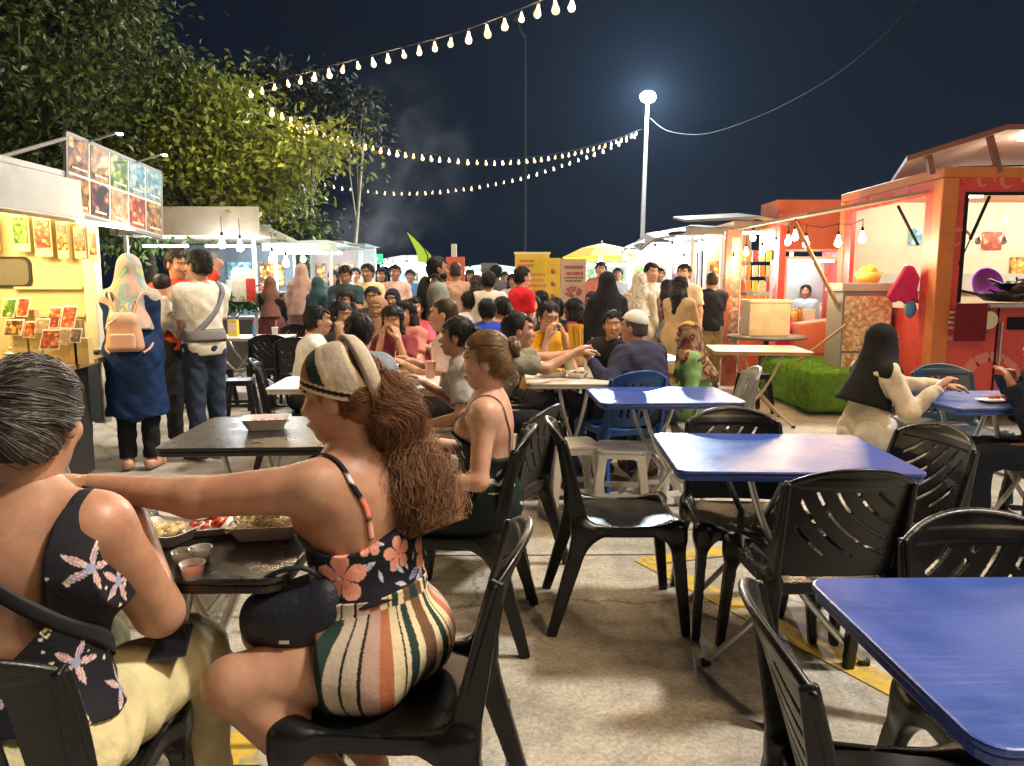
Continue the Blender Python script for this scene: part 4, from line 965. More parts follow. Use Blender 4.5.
def hcl(D, X, Y, Z):
    x, y, z = local_head(w1, X, Y, Z)
    return np.maximum(D, np.maximum(np.maximum(np.minimum(.055-z, y-(.025+.2*np.clip(z,-.03,.05))), -.085-z), .036-np.sqrt((y+.002)**2+(z+.014)**2+(np.abs(x)-.09)**2))*s)
hg = mat('grey_hair', (.04,.036,.033), .7, spec=.1, var=.6, vscale=18)
hg.node_tree.nodes['Principled BSDF'].inputs['Metallic'].default_value = 0
ch = [(*sdfmesh(hp1, .005, hcl), 0)]
g = np.random.default_rng(3); n = 1500; tie = np.array(P1(-.05,-.115,.035)); st = []
for i in range(n):
    a = g.uniform(-2.9, 2.9)   # around the hairline
    if abs(a) < 1.2: l0 = P1(.075*math.sin(a), .055+.02*math.cos(a), .062+.02*math.cos(a))
    else: l0 = P1(.085*math.sin(a), .05*math.cos(a)*1.5, -.06-.02*g.random()) if abs(a) > 1.9 else P1(.088*math.copysign(1, a), .02-.03*(abs(a)-1.2), .03-.08*(abs(a)-1.2))
    st.append(np.linspace(np.array(l0), tie+g.normal(0, .008, 3), 14)+(g.normal(0, .003, 3)))
st = np.array(st); fl, _ = project(hp1, st.reshape(-1, 3), .003+0*g.random(), 5); st = fl.reshape(n, 14, 3)+g.normal(0, .0010, (n, 1, 3))
hs = mat('grey_hair_strand', (.20,.19,.175), .35, spec=.5, var=.5, vscale=40)
ds = mat('dark_hair_strand', (.035,.03,.027), .35, spec=.5)
ch += [(*tubes(st[:1000], .0009), 2), (*tubes(st[1000:], .0008), 1)]
pt = curls([P1(-.05,-.115,.035), P1(-.09,-.15,.0), P1(-.11,-.16,-.06), P1(-.11,-.15,-.13)], [.012,.026,.03,.014], 260, 20, (.001,.002), (1,2), .0010, 8); ch.append((*pt, 2))
npmesh('hair', ch, [hg, hs, ds], e1)
m = MB(); m.ell(P1(-.053,-.118,.036), (.02,.016,.02), 12, 8); m.build('hair_tie', mat('black_band', (.01,.01,.01), .6), e1)
m = MB(); m.ell(P1(-.082,-.004,-.040), (.004,.004,.004), 8, 6); m.build('earring', mat('pearl', (.7,.7,.66), .2), e1)
ph = thing('phone', 'dark phone lying on the lap of the grey haired woman', 'phone', (-.74,1.52,.60), .3); m = MB(); m.box((0,0,0), (.075,.15,.008)); m.build('phone_body', mat('phone_black', (.015,.016,.03), .15), ph, bevel=.003)
m = MB(); m.box((0,0,.0048), (.068,.14,.001)); m.build('phone_screen', mat('phone_glass', (.01,.01,.015), .05), ph)

# ================= the woman with the blond bun
e3, w3 = near_base('woman with a messy blond bun in a dark strappy sundress, looking left', (-.10, 2.80), 84, .885, 'fair', .0085, 1.0,
    arm=.98, lean=-2, hyaw=6, hpitch=6, arms={'L': (Vector((-.34,2.58,.66)), Vector((.7,-.2,-1))), 'R': (Vector((-.38,2.95,.74)), Vector((.3,.5,-1)))})
s = w3.s
tp3 = [p for p in torso_prims(w3, 1.02, sleeve='none') if not isinstance(p, C)]
def dr3(D, X, Y, Z):
    p, n = w3.pel, w3.up; t = ((X-p.x)*n.x+(Y-p.y)*n.y+(Z-p.z)*n.z)/s; y = Y/s
    return wrinkle(.003, 30)(np.maximum(D, (t-(.215+.55*np.clip(y+.06, 0, .22)))*s), X, Y, Z)
it3 = []; g = np.random.default_rng(21)
for i in range(260): it3.append(('leaf' if i % 3 else 'dot', g.uniform(-.6,.6), g.uniform(-.3,.5), g.uniform(.010,.026) if i % 3 else .004, g.uniform(0,6), [(.07,.24,.19),(.72,.74,.66),(.3,.42,.38)][i % 3], (.7,.74,.68)))
def col3(V_):
    d = V_-np.array(w3.pel); return flowers(np.arctan2(d[:,0], -d[:,1])*.14+d[:,1]*.6, d[:,2], (.008,.016,.018), it3)
p_, q_ = sdfmesh(tp3+skirt_prims(w3, .30), .0055, dr3, .010); npmesh('sundress', [(p_, q_, 0)], PRINT, e3, col3)
T3 = lambda x, t, y: w3.pel+w3.rt*x*s+w3.up*t*s+w3.fw*y*s
for sg in (-1,1):
    ribbon(w3.bp, [T3(sg*.05,.22,-.12), T3(sg*.075,.33,-.12), T3(sg*.088,.415,-.04), T3(sg*.088,.43,.0), T3(sg*.08,.37,.09), T3(sg*.075,.33,.12)], .008, cloth((.10,.05,.10)), 'strap', e3, .003, 40, .0015)
P3 = P_head(w3); q3 = w3.HR
bl = mat('blond_hair', (.17,.095,.045), .42, spec=.5, var=.5, vscale=25)
hp3 = [E(P3(0,-.014,.03), (.086*s,.103*s,.101*s), .02, q3), E(P3(0,-.05,-.03), (.072*s,.062*s,.072*s), .03, q3)]
def hcl3(D, X, Y, Z):
    x, y, z = local_head(w3, X, Y, Z)
    return np.maximum(D, np.maximum(np.maximum(np.minimum(.058-z, y-(.03+.2*np.clip(z,-.03,.05))), -.075-z), .034-np.sqrt((y+.002)**2+(z+.014)**2+(np.abs(x)-.09)**2))*s)+.001*np.sin(Z*220+Y*150)
ch = [(*sdfmesh(hp3, .006, hcl3), 0)]
n = 300; tie = np.array(P3(0,-.115,.05)); st = []
for i in range(n):
    a = g.uniform(-2.9, 2.9)
    if abs(a) < 1.2: l0 = P3(.075*math.sin(a), .055+.02*math.cos(a), .062+.02*math.cos(a))
    else: l0 = P3(.085*math.sin(a), .05*math.cos(a)*1.5, -.055-.02*g.random()) if abs(a) > 1.9 else P3(.088*math.copysign(1, a), .02-.03*(abs(a)-1.2), .03-.08*(abs(a)-1.2))
    st.append(np.linspace(np.array(l0), tie+g.normal(0, .012, 3), 12))
st = np.array(st); fl, _ = project(hp3, st.reshape(-1, 3), .003, 5); st = fl.reshape(n, 12, 3); ch.append((*tubes(st, .0012), 0))
for k_ in range(5):
    a0 = k_*1.3; ring = [P3(.028*math.cos(a0+t_)*(1-.1*k_), -.128-.012*math.sin(t_*2+k_), .045+.034*math.sin(a0+t_)) for t_ in (0,1.2,2.4,3.6,4.8)]
    ch.append((*curls(ring, [.012]*5, 46, 26, (.002,.005), (2,4), .0012, 30+k_), 0))
ch.append((*sdfmesh([E(P3(0,-.128,.045), (.038*s,.03*s,.040*s), .01)], .006), 0))
fly = curls([P3(.02,-.06,-.02), P3(.02,-.10,-.07), P3(.0,-.105,-.12)], [.05,.04,.02], 40, 20, (.003,.009), (1,3), .0007, 41); ch.append((*fly, 0))
npmesh('hair', ch, bl, e3)
face_bits(w3, e3)
# ------------------------------------------------------------------ lamps
def lamp(p, watts, col=(1,.75,.45), r=.04, kind='POINT'):
    l = bpy.data.lights.new('lamp_light', kind); l.energy = watts; l.color = col
    if kind == 'POINT': l.shadow_soft_size = r
    o = bpy.data.objects.new('lamp_light', l); COL.objects.link(o); o.location = p; return o
GW = glow('bulb_warm', (1,.76,.36), 2.6); GWO = glow('bulb_halo_amber', (1,.50,.10), 1.25); GWc = glow('bulb_filament', (1,.85,.5), 40); GC = glow('tube_cool', (.85,.95,1), 16); GWT = glow('tube_warm', (1,.8,.4), 14)
WIRE = mat('wire', (.012,.012,.012), .8, spec=.1)
def bulb_mesh(k=1.0, m=None):
    b = MB(); b.lathe([(.0,.02),(.012,.02),(.014,.0),(.020,-.02),(.034,-.05),(.036,-.068),(.028,-.09),(.012,-.10),(0,-.102)], n=12)
    b.mi = [1 if min(b.v[i][2] for i in f) < -.045 else 0 for f in b.f]  # lower glass glows amber, standing in for the halo round each bulb
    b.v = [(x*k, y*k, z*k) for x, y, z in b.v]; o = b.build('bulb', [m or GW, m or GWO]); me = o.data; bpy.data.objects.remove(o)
    b = MB(); b.lathe([(0,.06),(.014,.06),(.016,.02),(.0,.018)], n=8); b.v = [(x*k, y*k, z*k) for x, y, z in b.v]; o = b.build('socket', WIRE); m2 = o.data; bpy.data.objects.remove(o)
    return me, m2
def resample(pts, step):
    P = [Vector(p) for p in spline(pts, 160)]; out = [P[0]]; acc = 0
    for a, b in zip(P, P[1:]):
        L = (b-a).length
        while acc+L >= step:
            t = (step-acc)/L; a = a.lerp(b, t); L = (b-a).length; acc = 0; out.append(a.copy())
        acc += L
    return out, P
def string_lights(pts, step, label, k=1.0, watts=3, every=4, wr=.006):
    e = thing('string_lights', label, 'string lights', (0,0,0)); bs, P = resample(pts, step)
    m = MB(); m.tube(P, wr, 5); m.build('cable', WIRE, e)
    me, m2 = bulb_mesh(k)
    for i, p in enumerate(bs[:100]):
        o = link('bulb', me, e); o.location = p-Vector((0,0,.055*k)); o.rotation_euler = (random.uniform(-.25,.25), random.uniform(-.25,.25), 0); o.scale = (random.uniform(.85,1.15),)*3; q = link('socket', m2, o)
        if i % every == every//2 and watts: lamp(p-Vector((0,0,.14*k)), watts, (1,.70,.40), .05)
    return e
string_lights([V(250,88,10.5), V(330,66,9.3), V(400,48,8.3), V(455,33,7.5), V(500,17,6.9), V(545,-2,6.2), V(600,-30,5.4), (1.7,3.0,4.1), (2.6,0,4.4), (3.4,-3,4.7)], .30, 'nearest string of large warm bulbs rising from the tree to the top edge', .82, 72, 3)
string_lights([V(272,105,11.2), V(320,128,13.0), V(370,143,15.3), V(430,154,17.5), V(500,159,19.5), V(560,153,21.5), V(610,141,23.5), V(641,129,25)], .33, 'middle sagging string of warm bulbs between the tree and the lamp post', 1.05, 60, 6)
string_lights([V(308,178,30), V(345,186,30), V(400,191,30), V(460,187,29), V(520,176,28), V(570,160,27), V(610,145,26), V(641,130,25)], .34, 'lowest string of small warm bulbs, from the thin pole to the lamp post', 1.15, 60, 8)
# floodlight post
e = thing('street_lamp', 'tall pale post with a blazing white floodlight on top', 'street lamp', (V(641,250,25).x, 25, 0)); px_ = e.location.x
m = MB(); m.tube([(0,0,0), (.05,0,4), (.10,0,7.2)], [.09,.075,.055], 12); m.build('pole', mat('galvanised', (.42,.42,.4), .5, metal=.3, var=.1), e)
m = MB(); m.box((.10,-.05,7.35), (.42,.22,.30)); fh = m.build('lamp_head', mat('grey_casting', (.2,.2,.2), .5), e, bevel=.03)
m = MB(); m.ell((.08,-.20,7.33), (.25,.10,.19), 20, 12); m.build('lamp_lens', glow('floodlight', (.80,1,.98), 90), e)
lamp((px_+.1, 24.6, 7.3), 6000, (.82,.95,1), .25)
m = MB(); m.tube(spline([V(650,118,25), V(668,131,23), V(705,134,20), V(760,116,16), V(820,85,12.5), V(870,48,10.5), V(925,-8,9)], 40), .010, 5); tag(m.build('power_cable', WIRE), 'black cable sagging from the lamp post towards the top right', 'cable')
m = MB(); pass
e = thing('radio_mast', 'slender radio mast standing far off against the night sky', 'mast', (V(525,250,45).x, 45, 0))
m = MB(); m.tube([(0,0,0), (0,0,9), (.0,0,15.6)], [.10,.08,.04], 6); m.build('pole', mat('dim_steel', (.05,.055,.06), .8), e)
m = MB(); m.tube([(-.05,0,15.5), (-.35,0,16.0), (-.35,0,16.4)], .05, 6); m.ell((-.4,0,16.5), (.3,.15,.2), 10, 6); m.build('antenna', mat('dim_steel', (.05,.055,.06), .8), e)
for a, l, yy in ((306,'thin pole carrying the left end of the lowest bulb string',30),):
    z = V(a,178,yy).z; m = MB(); b = V(a,200,yy); m.tube([(b.x,yy,0), (b.x,yy,z+.2)], .06, 8); tag(m.build('pole', mat('galvanised', (.42,.42,.4), .5)), l, 'pole')
m = MB(); m.tube([(3.4,-3,0), (3.4,-3,4.8)], .05, 8); tag(m.build('pole', mat('galvanised', (.42,.42,.4), .5)), 'pole behind the viewer that holds the nearest bulb string', 'pole')

# ------------------------------------------------------------------ trees
def leafmat(key, c):
    m = mat(key, c, .45, spec=.35, var=.45, vscale=1.3); b = m.node_tree.nodes['Principled BSDF']; b.inputs['Subsurface Weight'].default_value = 0; return m
def tree(x, y, h, crown, n, size, label, lm, seed=1, trunk_r=.16, clumps=60, bark=(.16,.13,.10), lean=(0,0), name='leafy_tree', drop=None):
    g = np.random.default_rng(seed); e = thing(name, label, 'tree', (x, y, 0), 0, 'trees along the left edge')
    top = Vector((lean[0], lean[1], h)); m = MB(); fork = top*.35
    m.tube(spline([(0,0,0), (lean[0]*.1, lean[1]*.1, h*.2), tuple(fork), tuple(top*.65), tuple(top*.85)], 14), [trunk_r*(1-.06*i) for i in range(14)], 9)
    cl = []
    for c, r, w in crown:
        k = int(clumps*w); d = g.normal(size=(k, 3)); d /= np.linalg.norm(d, axis=1, keepdims=True); cl.append(np.array(c)+d*np.array(r)*g.uniform(.35, 1.0, (k, 1))**.6)
    cl = np.concatenate(cl); cl = cl[cl[:,2] > .8]
    for i in range(0, len(cl), 3):
        c = Vector(cl[i]); b = fork.lerp(top*.85, g.uniform(.0, .9)); mid = b.lerp(c, .5)+Vector(g.normal(0, .18, 3)); m.tube([b, mid, c], [trunk_r*.32, trunk_r*.18, .012], 5)
    m.build('trunk', mat('bark_%d' % int(bark[0]*100), bark, .85, var=.3, vscale=5, bump=.6, bscale=25), e)
    per = max(1, n//len(cl)); N = per*len(cl)
    ctr = np.repeat(cl, per, axis=0); sc = np.repeat(g.uniform(.18, .42, len(cl)), per)[:,None]
    off = g.normal(size=(N, 3))*sc*np.array([1,1,.62]); P = ctr+off
    P[:,2] -= .25*np.abs(g.normal(size=N))*np.linalg.norm(off[:,:2], axis=1)
    d = g.normal(size=(N, 3))+off/sc*.5; d[:,2] -= .5; d /= np.linalg.norm(d, axis=1, keepdims=True)
    nrm = g.normal(size=(N, 3))+np.array([0,0,1.2]); u = np.cross(nrm, d); u /= np.linalg.norm(u, axis=1, keepdims=True)+1e-9; nn = np.cross(d, u)
    L_ = size*g.uniform(.6, 1.25, N)[:,None]; w_ = L_*.25
    a = P; b = P+d*L_*.45+u*w_+nn*L_*.05; c = P+d*L_-nn*L_*.08; dd = P+d*L_*.45-u*w_+nn*L_*.05
    vs = np.stack([a,b,c,dd], 1).reshape(-1, 3); q = np.arange(N*4).reshape(-1, 4)
    tri = np.concatenate([q[:, [0,1,2]], q[:, [0,2,3]]])
    npmesh('crown', [(vs.astype(np.float32), tri, 0)], lm, e, smooth=False)
    return e
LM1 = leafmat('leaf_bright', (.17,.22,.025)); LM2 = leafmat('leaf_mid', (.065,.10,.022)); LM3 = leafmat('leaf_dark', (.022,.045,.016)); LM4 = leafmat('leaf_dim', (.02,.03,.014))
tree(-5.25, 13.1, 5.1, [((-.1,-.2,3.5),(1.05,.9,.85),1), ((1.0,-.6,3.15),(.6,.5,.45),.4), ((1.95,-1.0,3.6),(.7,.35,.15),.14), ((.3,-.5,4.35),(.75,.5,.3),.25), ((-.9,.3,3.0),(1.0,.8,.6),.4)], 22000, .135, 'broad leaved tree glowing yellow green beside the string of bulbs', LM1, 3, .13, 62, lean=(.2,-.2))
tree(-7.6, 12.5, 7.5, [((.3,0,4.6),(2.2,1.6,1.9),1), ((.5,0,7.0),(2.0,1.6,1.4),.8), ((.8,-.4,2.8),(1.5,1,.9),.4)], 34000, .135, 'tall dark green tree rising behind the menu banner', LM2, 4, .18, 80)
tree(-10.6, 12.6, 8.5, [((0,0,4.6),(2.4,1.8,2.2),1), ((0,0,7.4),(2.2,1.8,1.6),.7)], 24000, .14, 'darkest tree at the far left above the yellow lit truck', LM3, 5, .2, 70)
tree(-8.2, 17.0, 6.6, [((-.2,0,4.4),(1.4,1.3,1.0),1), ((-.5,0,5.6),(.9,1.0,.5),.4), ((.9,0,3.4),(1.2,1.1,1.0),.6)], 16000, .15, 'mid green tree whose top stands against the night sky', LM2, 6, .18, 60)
tree(-5.4, 17.2, 3.6, [((0,0,2.6),(1.1,.8,1.0),1)], 8000, .14, 'low bushy tree behind the white topped stall', LM2, 9, .09, 34)
tree(-6.9, 23, 9.4, [((0,0,7.3),(1.0,1.0,.8),1), ((.3,0,6.2),(.8,.8,.8),.5)], 2200, .26, 'thin dim tree further back behind the bulbs', LM4, 7, .12, 34, bark=(.25,.22,.18))
for i, (px, l) in enumerate(((322,'bare pale trunk leaning left behind the stalls'), (346,'bare pale trunk leaning right, next to the smoke'))):
    b = V(px, 240, 22); tree(b.x, 22, 7.5, [((0,0,6.3),(1.0,1,1.0),1)], 1000, .25, l, LM4, 20+i, .09, 20, bark=(.34,.30,.24), lean=(-.5+1.3*i, 0))

# ------------------------------------------------------------------ sign / goods helpers
PAL = {'noodle': [(.15,.05,.02),(.6,.25,.04),(.85,.6,.12),(.9,.8,.5)], 'red': [(.3,.02,.01),(.7,.12,.03),(.85,.35,.08),(.9,.7,.4)], 'dark': [(.02,.02,.03),(.12,.04,.03),(.5,.12,.06),(.75,.7,.6)], 'green': [(.05,.15,.02),(.2,.4,.04),(.75,.7,.15),(.85,.8,.5)], 'blue': [(.1,.3,.4),(.3,.6,.7),(.7,.85,.85),(.8,.5,.1)], 'beige': [(.5,.28,.12),(.68,.5,.3),(.78,.68,.5),(.8,.76,.64)]}
def panel(c, u, v, w, h, m, name, parent=None, th=.008, front=None):
    """flat board centred at c spanned by unit vectors u (right) and v (up)"""
    u = Vector(u).normalized(); v = Vector(v).normalized(); n = u.cross(v); M = Matrix((u, v, n)).transposed().to_4x4(); M.translation = Vector(c)
    b = MB(); b.box((0,0,0), (w, h, th)); b.v = [tuple(M @ Vector(q)) for q in b.v]; return b.build(name, m, parent)
def scribble(parent, c, u, v, w, h, m, rows, seed=0, name='lettering', off=.006):
    """rows of short strokes standing for small print that cannot be read"""
    g = random.Random(seed); u = Vector(u).normalized(); v = Vector(v).normalized(); n = u.cross(v); b = MB(); c = Vector(c)+n*off
    M3 = Matrix((u, v, n)).transposed()
    for i in range(rows):
        y = h*(.5-(i+.5)/rows); x = -w/2*g.uniform(.7, 1); xe = w/2*g.uniform(.6, 1)
        while x < xe:
            l = w*g.uniform(.03, .10)
            b.box(c+u*(x+l/2)+v*y, (l, h/rows*.5, .003), M3); x += l+w*.025
    return b.build(name, m, parent)
UX, UZ, UY = (1,0,0), (0,0,1), (0,1,0)
def on_x(px, py, X): r = ray(px, py); t = X/r.x; return Vector((X, r.y*t, H+r.z*t))
def jar(x, y, z, r, h, c, label, lid=(.6,.1,.08), group='jars and bottles on the stall counters', cat='jar', name='jar'):
    e = thing(name, label, cat, (x, y, z), 0, group)
    m = MB(); m.lathe([(0,0),(r,0),(r,h*.7),(r*.75,h*.85),(r*.7,h*.9)], n=14); m.build('jar_body', plain(c, .2), e)
    m = MB(); m.lathe([(0,h*.9),(r*.78,h*.9),(r*.78,h),(0,h)], n=14); m.build('lid', plain(lid, .4), e); return e

# ------------------------------------------------------------------ left food truck, lit yellow inside
CREAM = mat('cream_panel', (.62,.50,.27), .55, var=.12, vscale=2); VANG = mat('van_grey', (.40,.40,.37), .45, var=.2, vscale=2, wear=.1)
e = thing('food_truck', 'small food truck with a yellow lit open side and hanging menu pictures', 'food truck', (-4.1, 4.2, 0)); o_ = e.location
def T(o): o.location = tuple(-v for v in o_) if o.parent == e else (0,0,0); return o
def part(mb, name, m, bevel=0, parent=None): o = mb.build(name, m, parent or e, bevel=bevel); o.location = -o_ if parent is None else (0,0,0); return o
part(MB().bx(-5.0,-3.18,2.3,5.8,2.12,2.17), 'roof', VANG, .01)
part(MB().bx(-3.20,-3.15,2.3,5.8,1.84,2.118).bx(-3.235,-3.10,2.3,5.85,1.82,1.838), 'side_panel', VANG, .008)
part(MB().bx(-5.0,-4.96,2.3,5.74,.4,2.118), 'back_wall', CREAM)
part(MB().bx(-4.95,-3.22,5.70,5.74,.4,2.118), 'end_wall', CREAM)
part(MB().bx(-3.24,-3.15,5.64,5.745,.3,1.819), 'corner_post', mat('white_frame', (.75,.7,.55), .4), .01)
part(MB().bx(-4.95,-3.2,2.3,5.69,.34,.40).bx(-3.20,-3.16,2.3,5.63,.34,.84), 'lower_body', mat('dark_underbody', (.03,.028,.025), .6))
for yy in (2.9, 5.2):
    w = MB(); w.tube([(-3.34,yy,.3), (-3.16,yy,.3)], .29, 24); wo = part(w, 'wheel', mat('tyre', (.015,.015,.015), .8)); r = MB(); r.tube([(-3.17,yy,.3), (-3.145,yy,.3)], .16, 16); r.build('rim', STEEL, wo)
a, b = V(-12,259,5.66), V(28,285,5.66)
w = MB(); M = Matrix.Translation(((a.x+b.x)/2, 5.695, (a.z+b.z)/2)) @ Matrix.Rotation(R(90), 4, 'X'); w.prism([(x*1.12, y*1.2) for x, y in rrect(b.x-a.x, a.z-b.z, .05)], 0, .012, M=M); wo = part(w, 'window', mat('rubber', (.02,.02,.02), .7))
w = MB(); w.prism(rrect(b.x-a.x, a.z-b.z, .05), .013, .018, M=M); w.build('pane', mat('dull_glass', (.16,.14,.10), .12), wo)
for zz in (1.33,1.12): part(MB().bx(-3.78,-3.26,5.66,5.699,zz,zz+.02), 'rail', CREAM)
rects = [(-30,213,-4,250,'red'),(6,214,26,251,'green'),(27,216,48,256,'red'),(50,221,64,258,'noodle'),(67,226,81,258,'noodle'),(82,230,92,262,'noodle')]
for i, (x0,y0,x1,y1,k) in enumerate(rects):
    a, b = V(x0,y0,5.55), V(x1,y1,5.55); fr = panel(((a.x+b.x)/2,5.60+.006*i,(a.z+b.z)/2), UX, UZ, b.x-a.x, a.z-b.z, mat('paper_yellow', (.75,.62,.3), .5), 'menu_picture', e, .006); fr.location = -o_
    panel(((a.x+b.x)/2,5.592+.006*i,(a.z+b.z)/2+.02), UX, UZ, (b.x-a.x)*.86, (a.z-b.z)*.7, food(10+i, [tuple(v*.55 for v in c) for c in PAL[k]], 22), 'food_photo', fr, .004)
for yy in (3.4, 4.3, 5.0):
    part(MB().tube([(-3.5,yy,2.1), (-3.5,yy,1.98)], .004, 5), 'bulb_wire', WIRE); bo = part(MB().ell((-3.5,yy,1.94), (.04,.04,.05), 12, 8), 'bulb', GWc)
    lamp((-3.5,yy,1.86), 26, (1,.74,.34), .06)
part(MB().bx(-4.4,-3.4,5.2,5.24,2.05,2.08), 'tube_lamp', GWT); lamp((-3.9,4.9,1.95), 30, (1,.74,.3), .1)
part(MB().bx(-3.09,-3.05,5.35,6.1,1.80,1.82), 'tube_lamp', glow('tube_soft', (1,.85,.6), 6)); lamp((-3.0,5.9,1.7), 10, (1,.8,.5), .1)
# serving table of the truck
ct = thing('serving_counter', 'low serving counter of the yellow truck crowded with picture cards and fried food', 'counter', (-3.05, 4.4, 0))
def pc(mb, n, m, bv=0): o = mb.build(n, m, ct, bevel=bv); o.location = -Vector((-3.05,4.4,0)); return o
pc(MB().prism([(-3.14,2.6), (-2.60,2.6), (-2.66,3.9), (-2.92,5.35), (-3.14,5.35)], .82, .86), 'counter_top', mat('counter_wood', (.30,.19,.10), .4, var=.2), .005)
pc(MB().prism([(-3.12,2.7), (-2.70,2.7), (-2.76,3.9), (-3.0,5.2), (-3.12,5.2)], .05, .819), 'counter_skirt', mat('dark_skirt', (.02,.02,.02), .8))
cards = [(2,298,17,318,'green'),(17,297,30,317,'red'),(47,306,61,330,'red'),(61,305,77,329,'red'),(4,319,24,336,'noodle'),(24,321,37,338,'red'),(35,318,50,333,'beige'),(40,329,62,350,'red'),(59,328,70,345,'beige'),(70,328,82,343,'dark')]
for i, (x0,y0,x1,y1,k) in enumerate(cards):
    Yc = 5.25 if y0 < 310 else 4.95 if y0 < 325 else 4.7; a, b = V(x0,y0,Yc), V(x1,y1,Yc); names = ('green vegetables','orange slices','fried prawns','red sausages','yellow noodles','tomato red stew','mixed skewers','bright red curry','pale dumplings','grilled dark meat')
    dx = -.35; ee = thing('menu_card', 'upright picture card showing %s on the yellow truck counter' % names[i], 'menu card', (0,0,0), 0, 'picture cards on the yellow truck counter')
    c_ = ((a.x+b.x)/2, Yc, (a.z+b.z)/2); v_ = (.12,.25,1)
    panel(c_, UX, v_, b.x-a.x, a.z-b.z, mat('card_white', (.75,.72,.62), .4), 'card', ee, .006); panel((c_[0], c_[1]-.006, c_[2]), UX, v_, (b.x-a.x)*.86, (a.z-b.z)*.84, food(30+i, [tuple(v*.6 for v in c) for c in PAL[k]], 26), 'food_photo', ee, .004)
    m = MB(); m.bx(c_[0]-.045, c_[0]+.045, c_[1]+.045, c_[1]+.10, .861, c_[2]-.02); m.build('card_stand', mat('stand_cream', (.6,.45,.2), .5), ee)
for i, (px, py, l, c) in enumerate(((66,347,'heap of fried orange snacks on a tray at the yellow truck','fry'), (84,349,'tray of golden fritters at the end of the yellow counter','gold'), (30,352,'tray of pale batter pieces on the yellow counter','pale'))):
    p = G(px, py, .875); ee = thing('food_tray', l, 'food tray', (p.x, p.y, .862), .2*i)
    m = MB(); m.prism(rrect(.30,.22,.03), 0, .02); m.build('tray', STEEL, ee, bevel=.004)
    m = MB(); g = random.Random(i)
    for k in range(26): m.ell((g.uniform(-.11,.11), g.uniform(-.08,.08), .035+g.uniform(0,.03)), (.022,.018,.014), 7, 5, 0, Matrix.Rotation(g.uniform(0,6), 3, 'Z'))
    m.build('fried_pieces', plain({'fry': (.65,.22,.03), 'gold': (.7,.42,.08), 'pale': (.7,.6,.4)}[c], .5), ee)
# menu banner
bn = thing('menu_banner', 'tilted menu banner with rows of food photographs above the yellow truck', 'banner', (0,0,0))
A_, B_ = Vector((-3.18,5.40,1.88)), Vector((-3.06,6.56,1.77)); u = (B_-A_); w_ = u.length; u.normalize(); vv = Vector((0,0,1)); vv = (vv-u*vv.dot(u)).normalized(); c0 = A_+u*w_/2+vv*.28
panel(c0, u, vv, w_, .56, mat('banner_vinyl', (.55,.62,.62), .35), 'banner_sheet', bn, .02)
nrm = u.cross(vv)
kinds = ['noodle','noodle','green','blue','blue','noodle','dark','beige','red','noodle']
for i in range(5):
    for j in range(2):
        cc = A_+u*w_*(.1+.2*i)+vv*(.42-.27*j)+nrm*.0125
        panel(cc, u, vv, w_*.18, .245, food(50+i*2+j, [tuple(v*.5 for v in c) for c in PAL[kinds[i+5*j]]], 13), 'menu_photo', bn, .004)
        scribble(bn, cc-vv*.09, u, vv, w_*.14, .03, plain((.8,.78,.7)), 1, i*3+j, 'caption', .0045)
m = MB(); m.bar(A_+vv*.56, B_+vv*.56, .025, .025); m.bar(A_, B_, .025, .025); m.bar(A_, A_+vv*.56, .025, .025); m.bar(B_, B_+vv*.56, .025, .025); m.tube([V(-30,166,4.6), A_+vv*.52], .014, 8)
for t in (.2,.7): m.tube([A_+u*w_*t+vv*.56, A_+u*w_*t+vv*.62+nrm*.22], .008, 6)
m.build('banner_frame', mat('frame_grey', (.2,.2,.2), .5), bn)
for t in (.22,.72):
    p = A_+u*w_*t+vv*.62+nrm*.24; m = MB(); m.box(p, (.03,.03,.015)); m.build('spot_lamp', glow('spot_white', (.9,1,1), 8), bn)
    lamp(p+nrm*.10-vv*.05, 2, (.85,.95,1), .03)

# ------------------------------------------------------------------ generic stall
def goods(x0, x1, y, z, n, seed, where, g_=None):
    g = random.Random(seed); cols = [(.7,.1,.06,'red'),(.75,.6,.08,'yellow'),(.1,.35,.1,'green'),(.7,.7,.68,'white'),(.1,.25,.5,'blue'),(.65,.3,.05,'orange'),(.3,.15,.08,'brown')]; used = {}
    for i in range(n):
        c = g.choice(cols); x = x0+(x1-x0)*(i+.5)/n; k = g.choice(('jar','bottle','box')); h = g.uniform(.14,.30); r = g.uniform(.03,.055)
        ix = used.get((c[3], k), 0); used[(c[3], k)] = ix+1
        if ix: continue
        lab = '%s %s on %s' % (c[3], {'jar': 'lidded jar', 'bottle': 'slim bottle', 'box': 'carton'}[k], where)
        if k == 'box':
            m = MB(); m.box((0,0,h*.4), (r*2.6,r*2,h*.8)); m.box((0,-r-.003,h*.45), (r*2,.004,h*.4), None, 1); o = m.build('carton', [plain(c[:3]), plain((.75,.7,.6))], None, bevel=.003); o.location = (x, y+g.uniform(-.08,.08), z); tag(o, lab, 'carton', 'goods on the stall counters')
        else: jar(x, y+g.uniform(-.08,.08), z, r if k == 'jar' else r*.6, h*(.8 if k == 'jar' else 1.1), c[:3], lab, (.7,.7,.7) if i % 2 else (.5,.05,.04), 'goods on the stall counters', k, k)
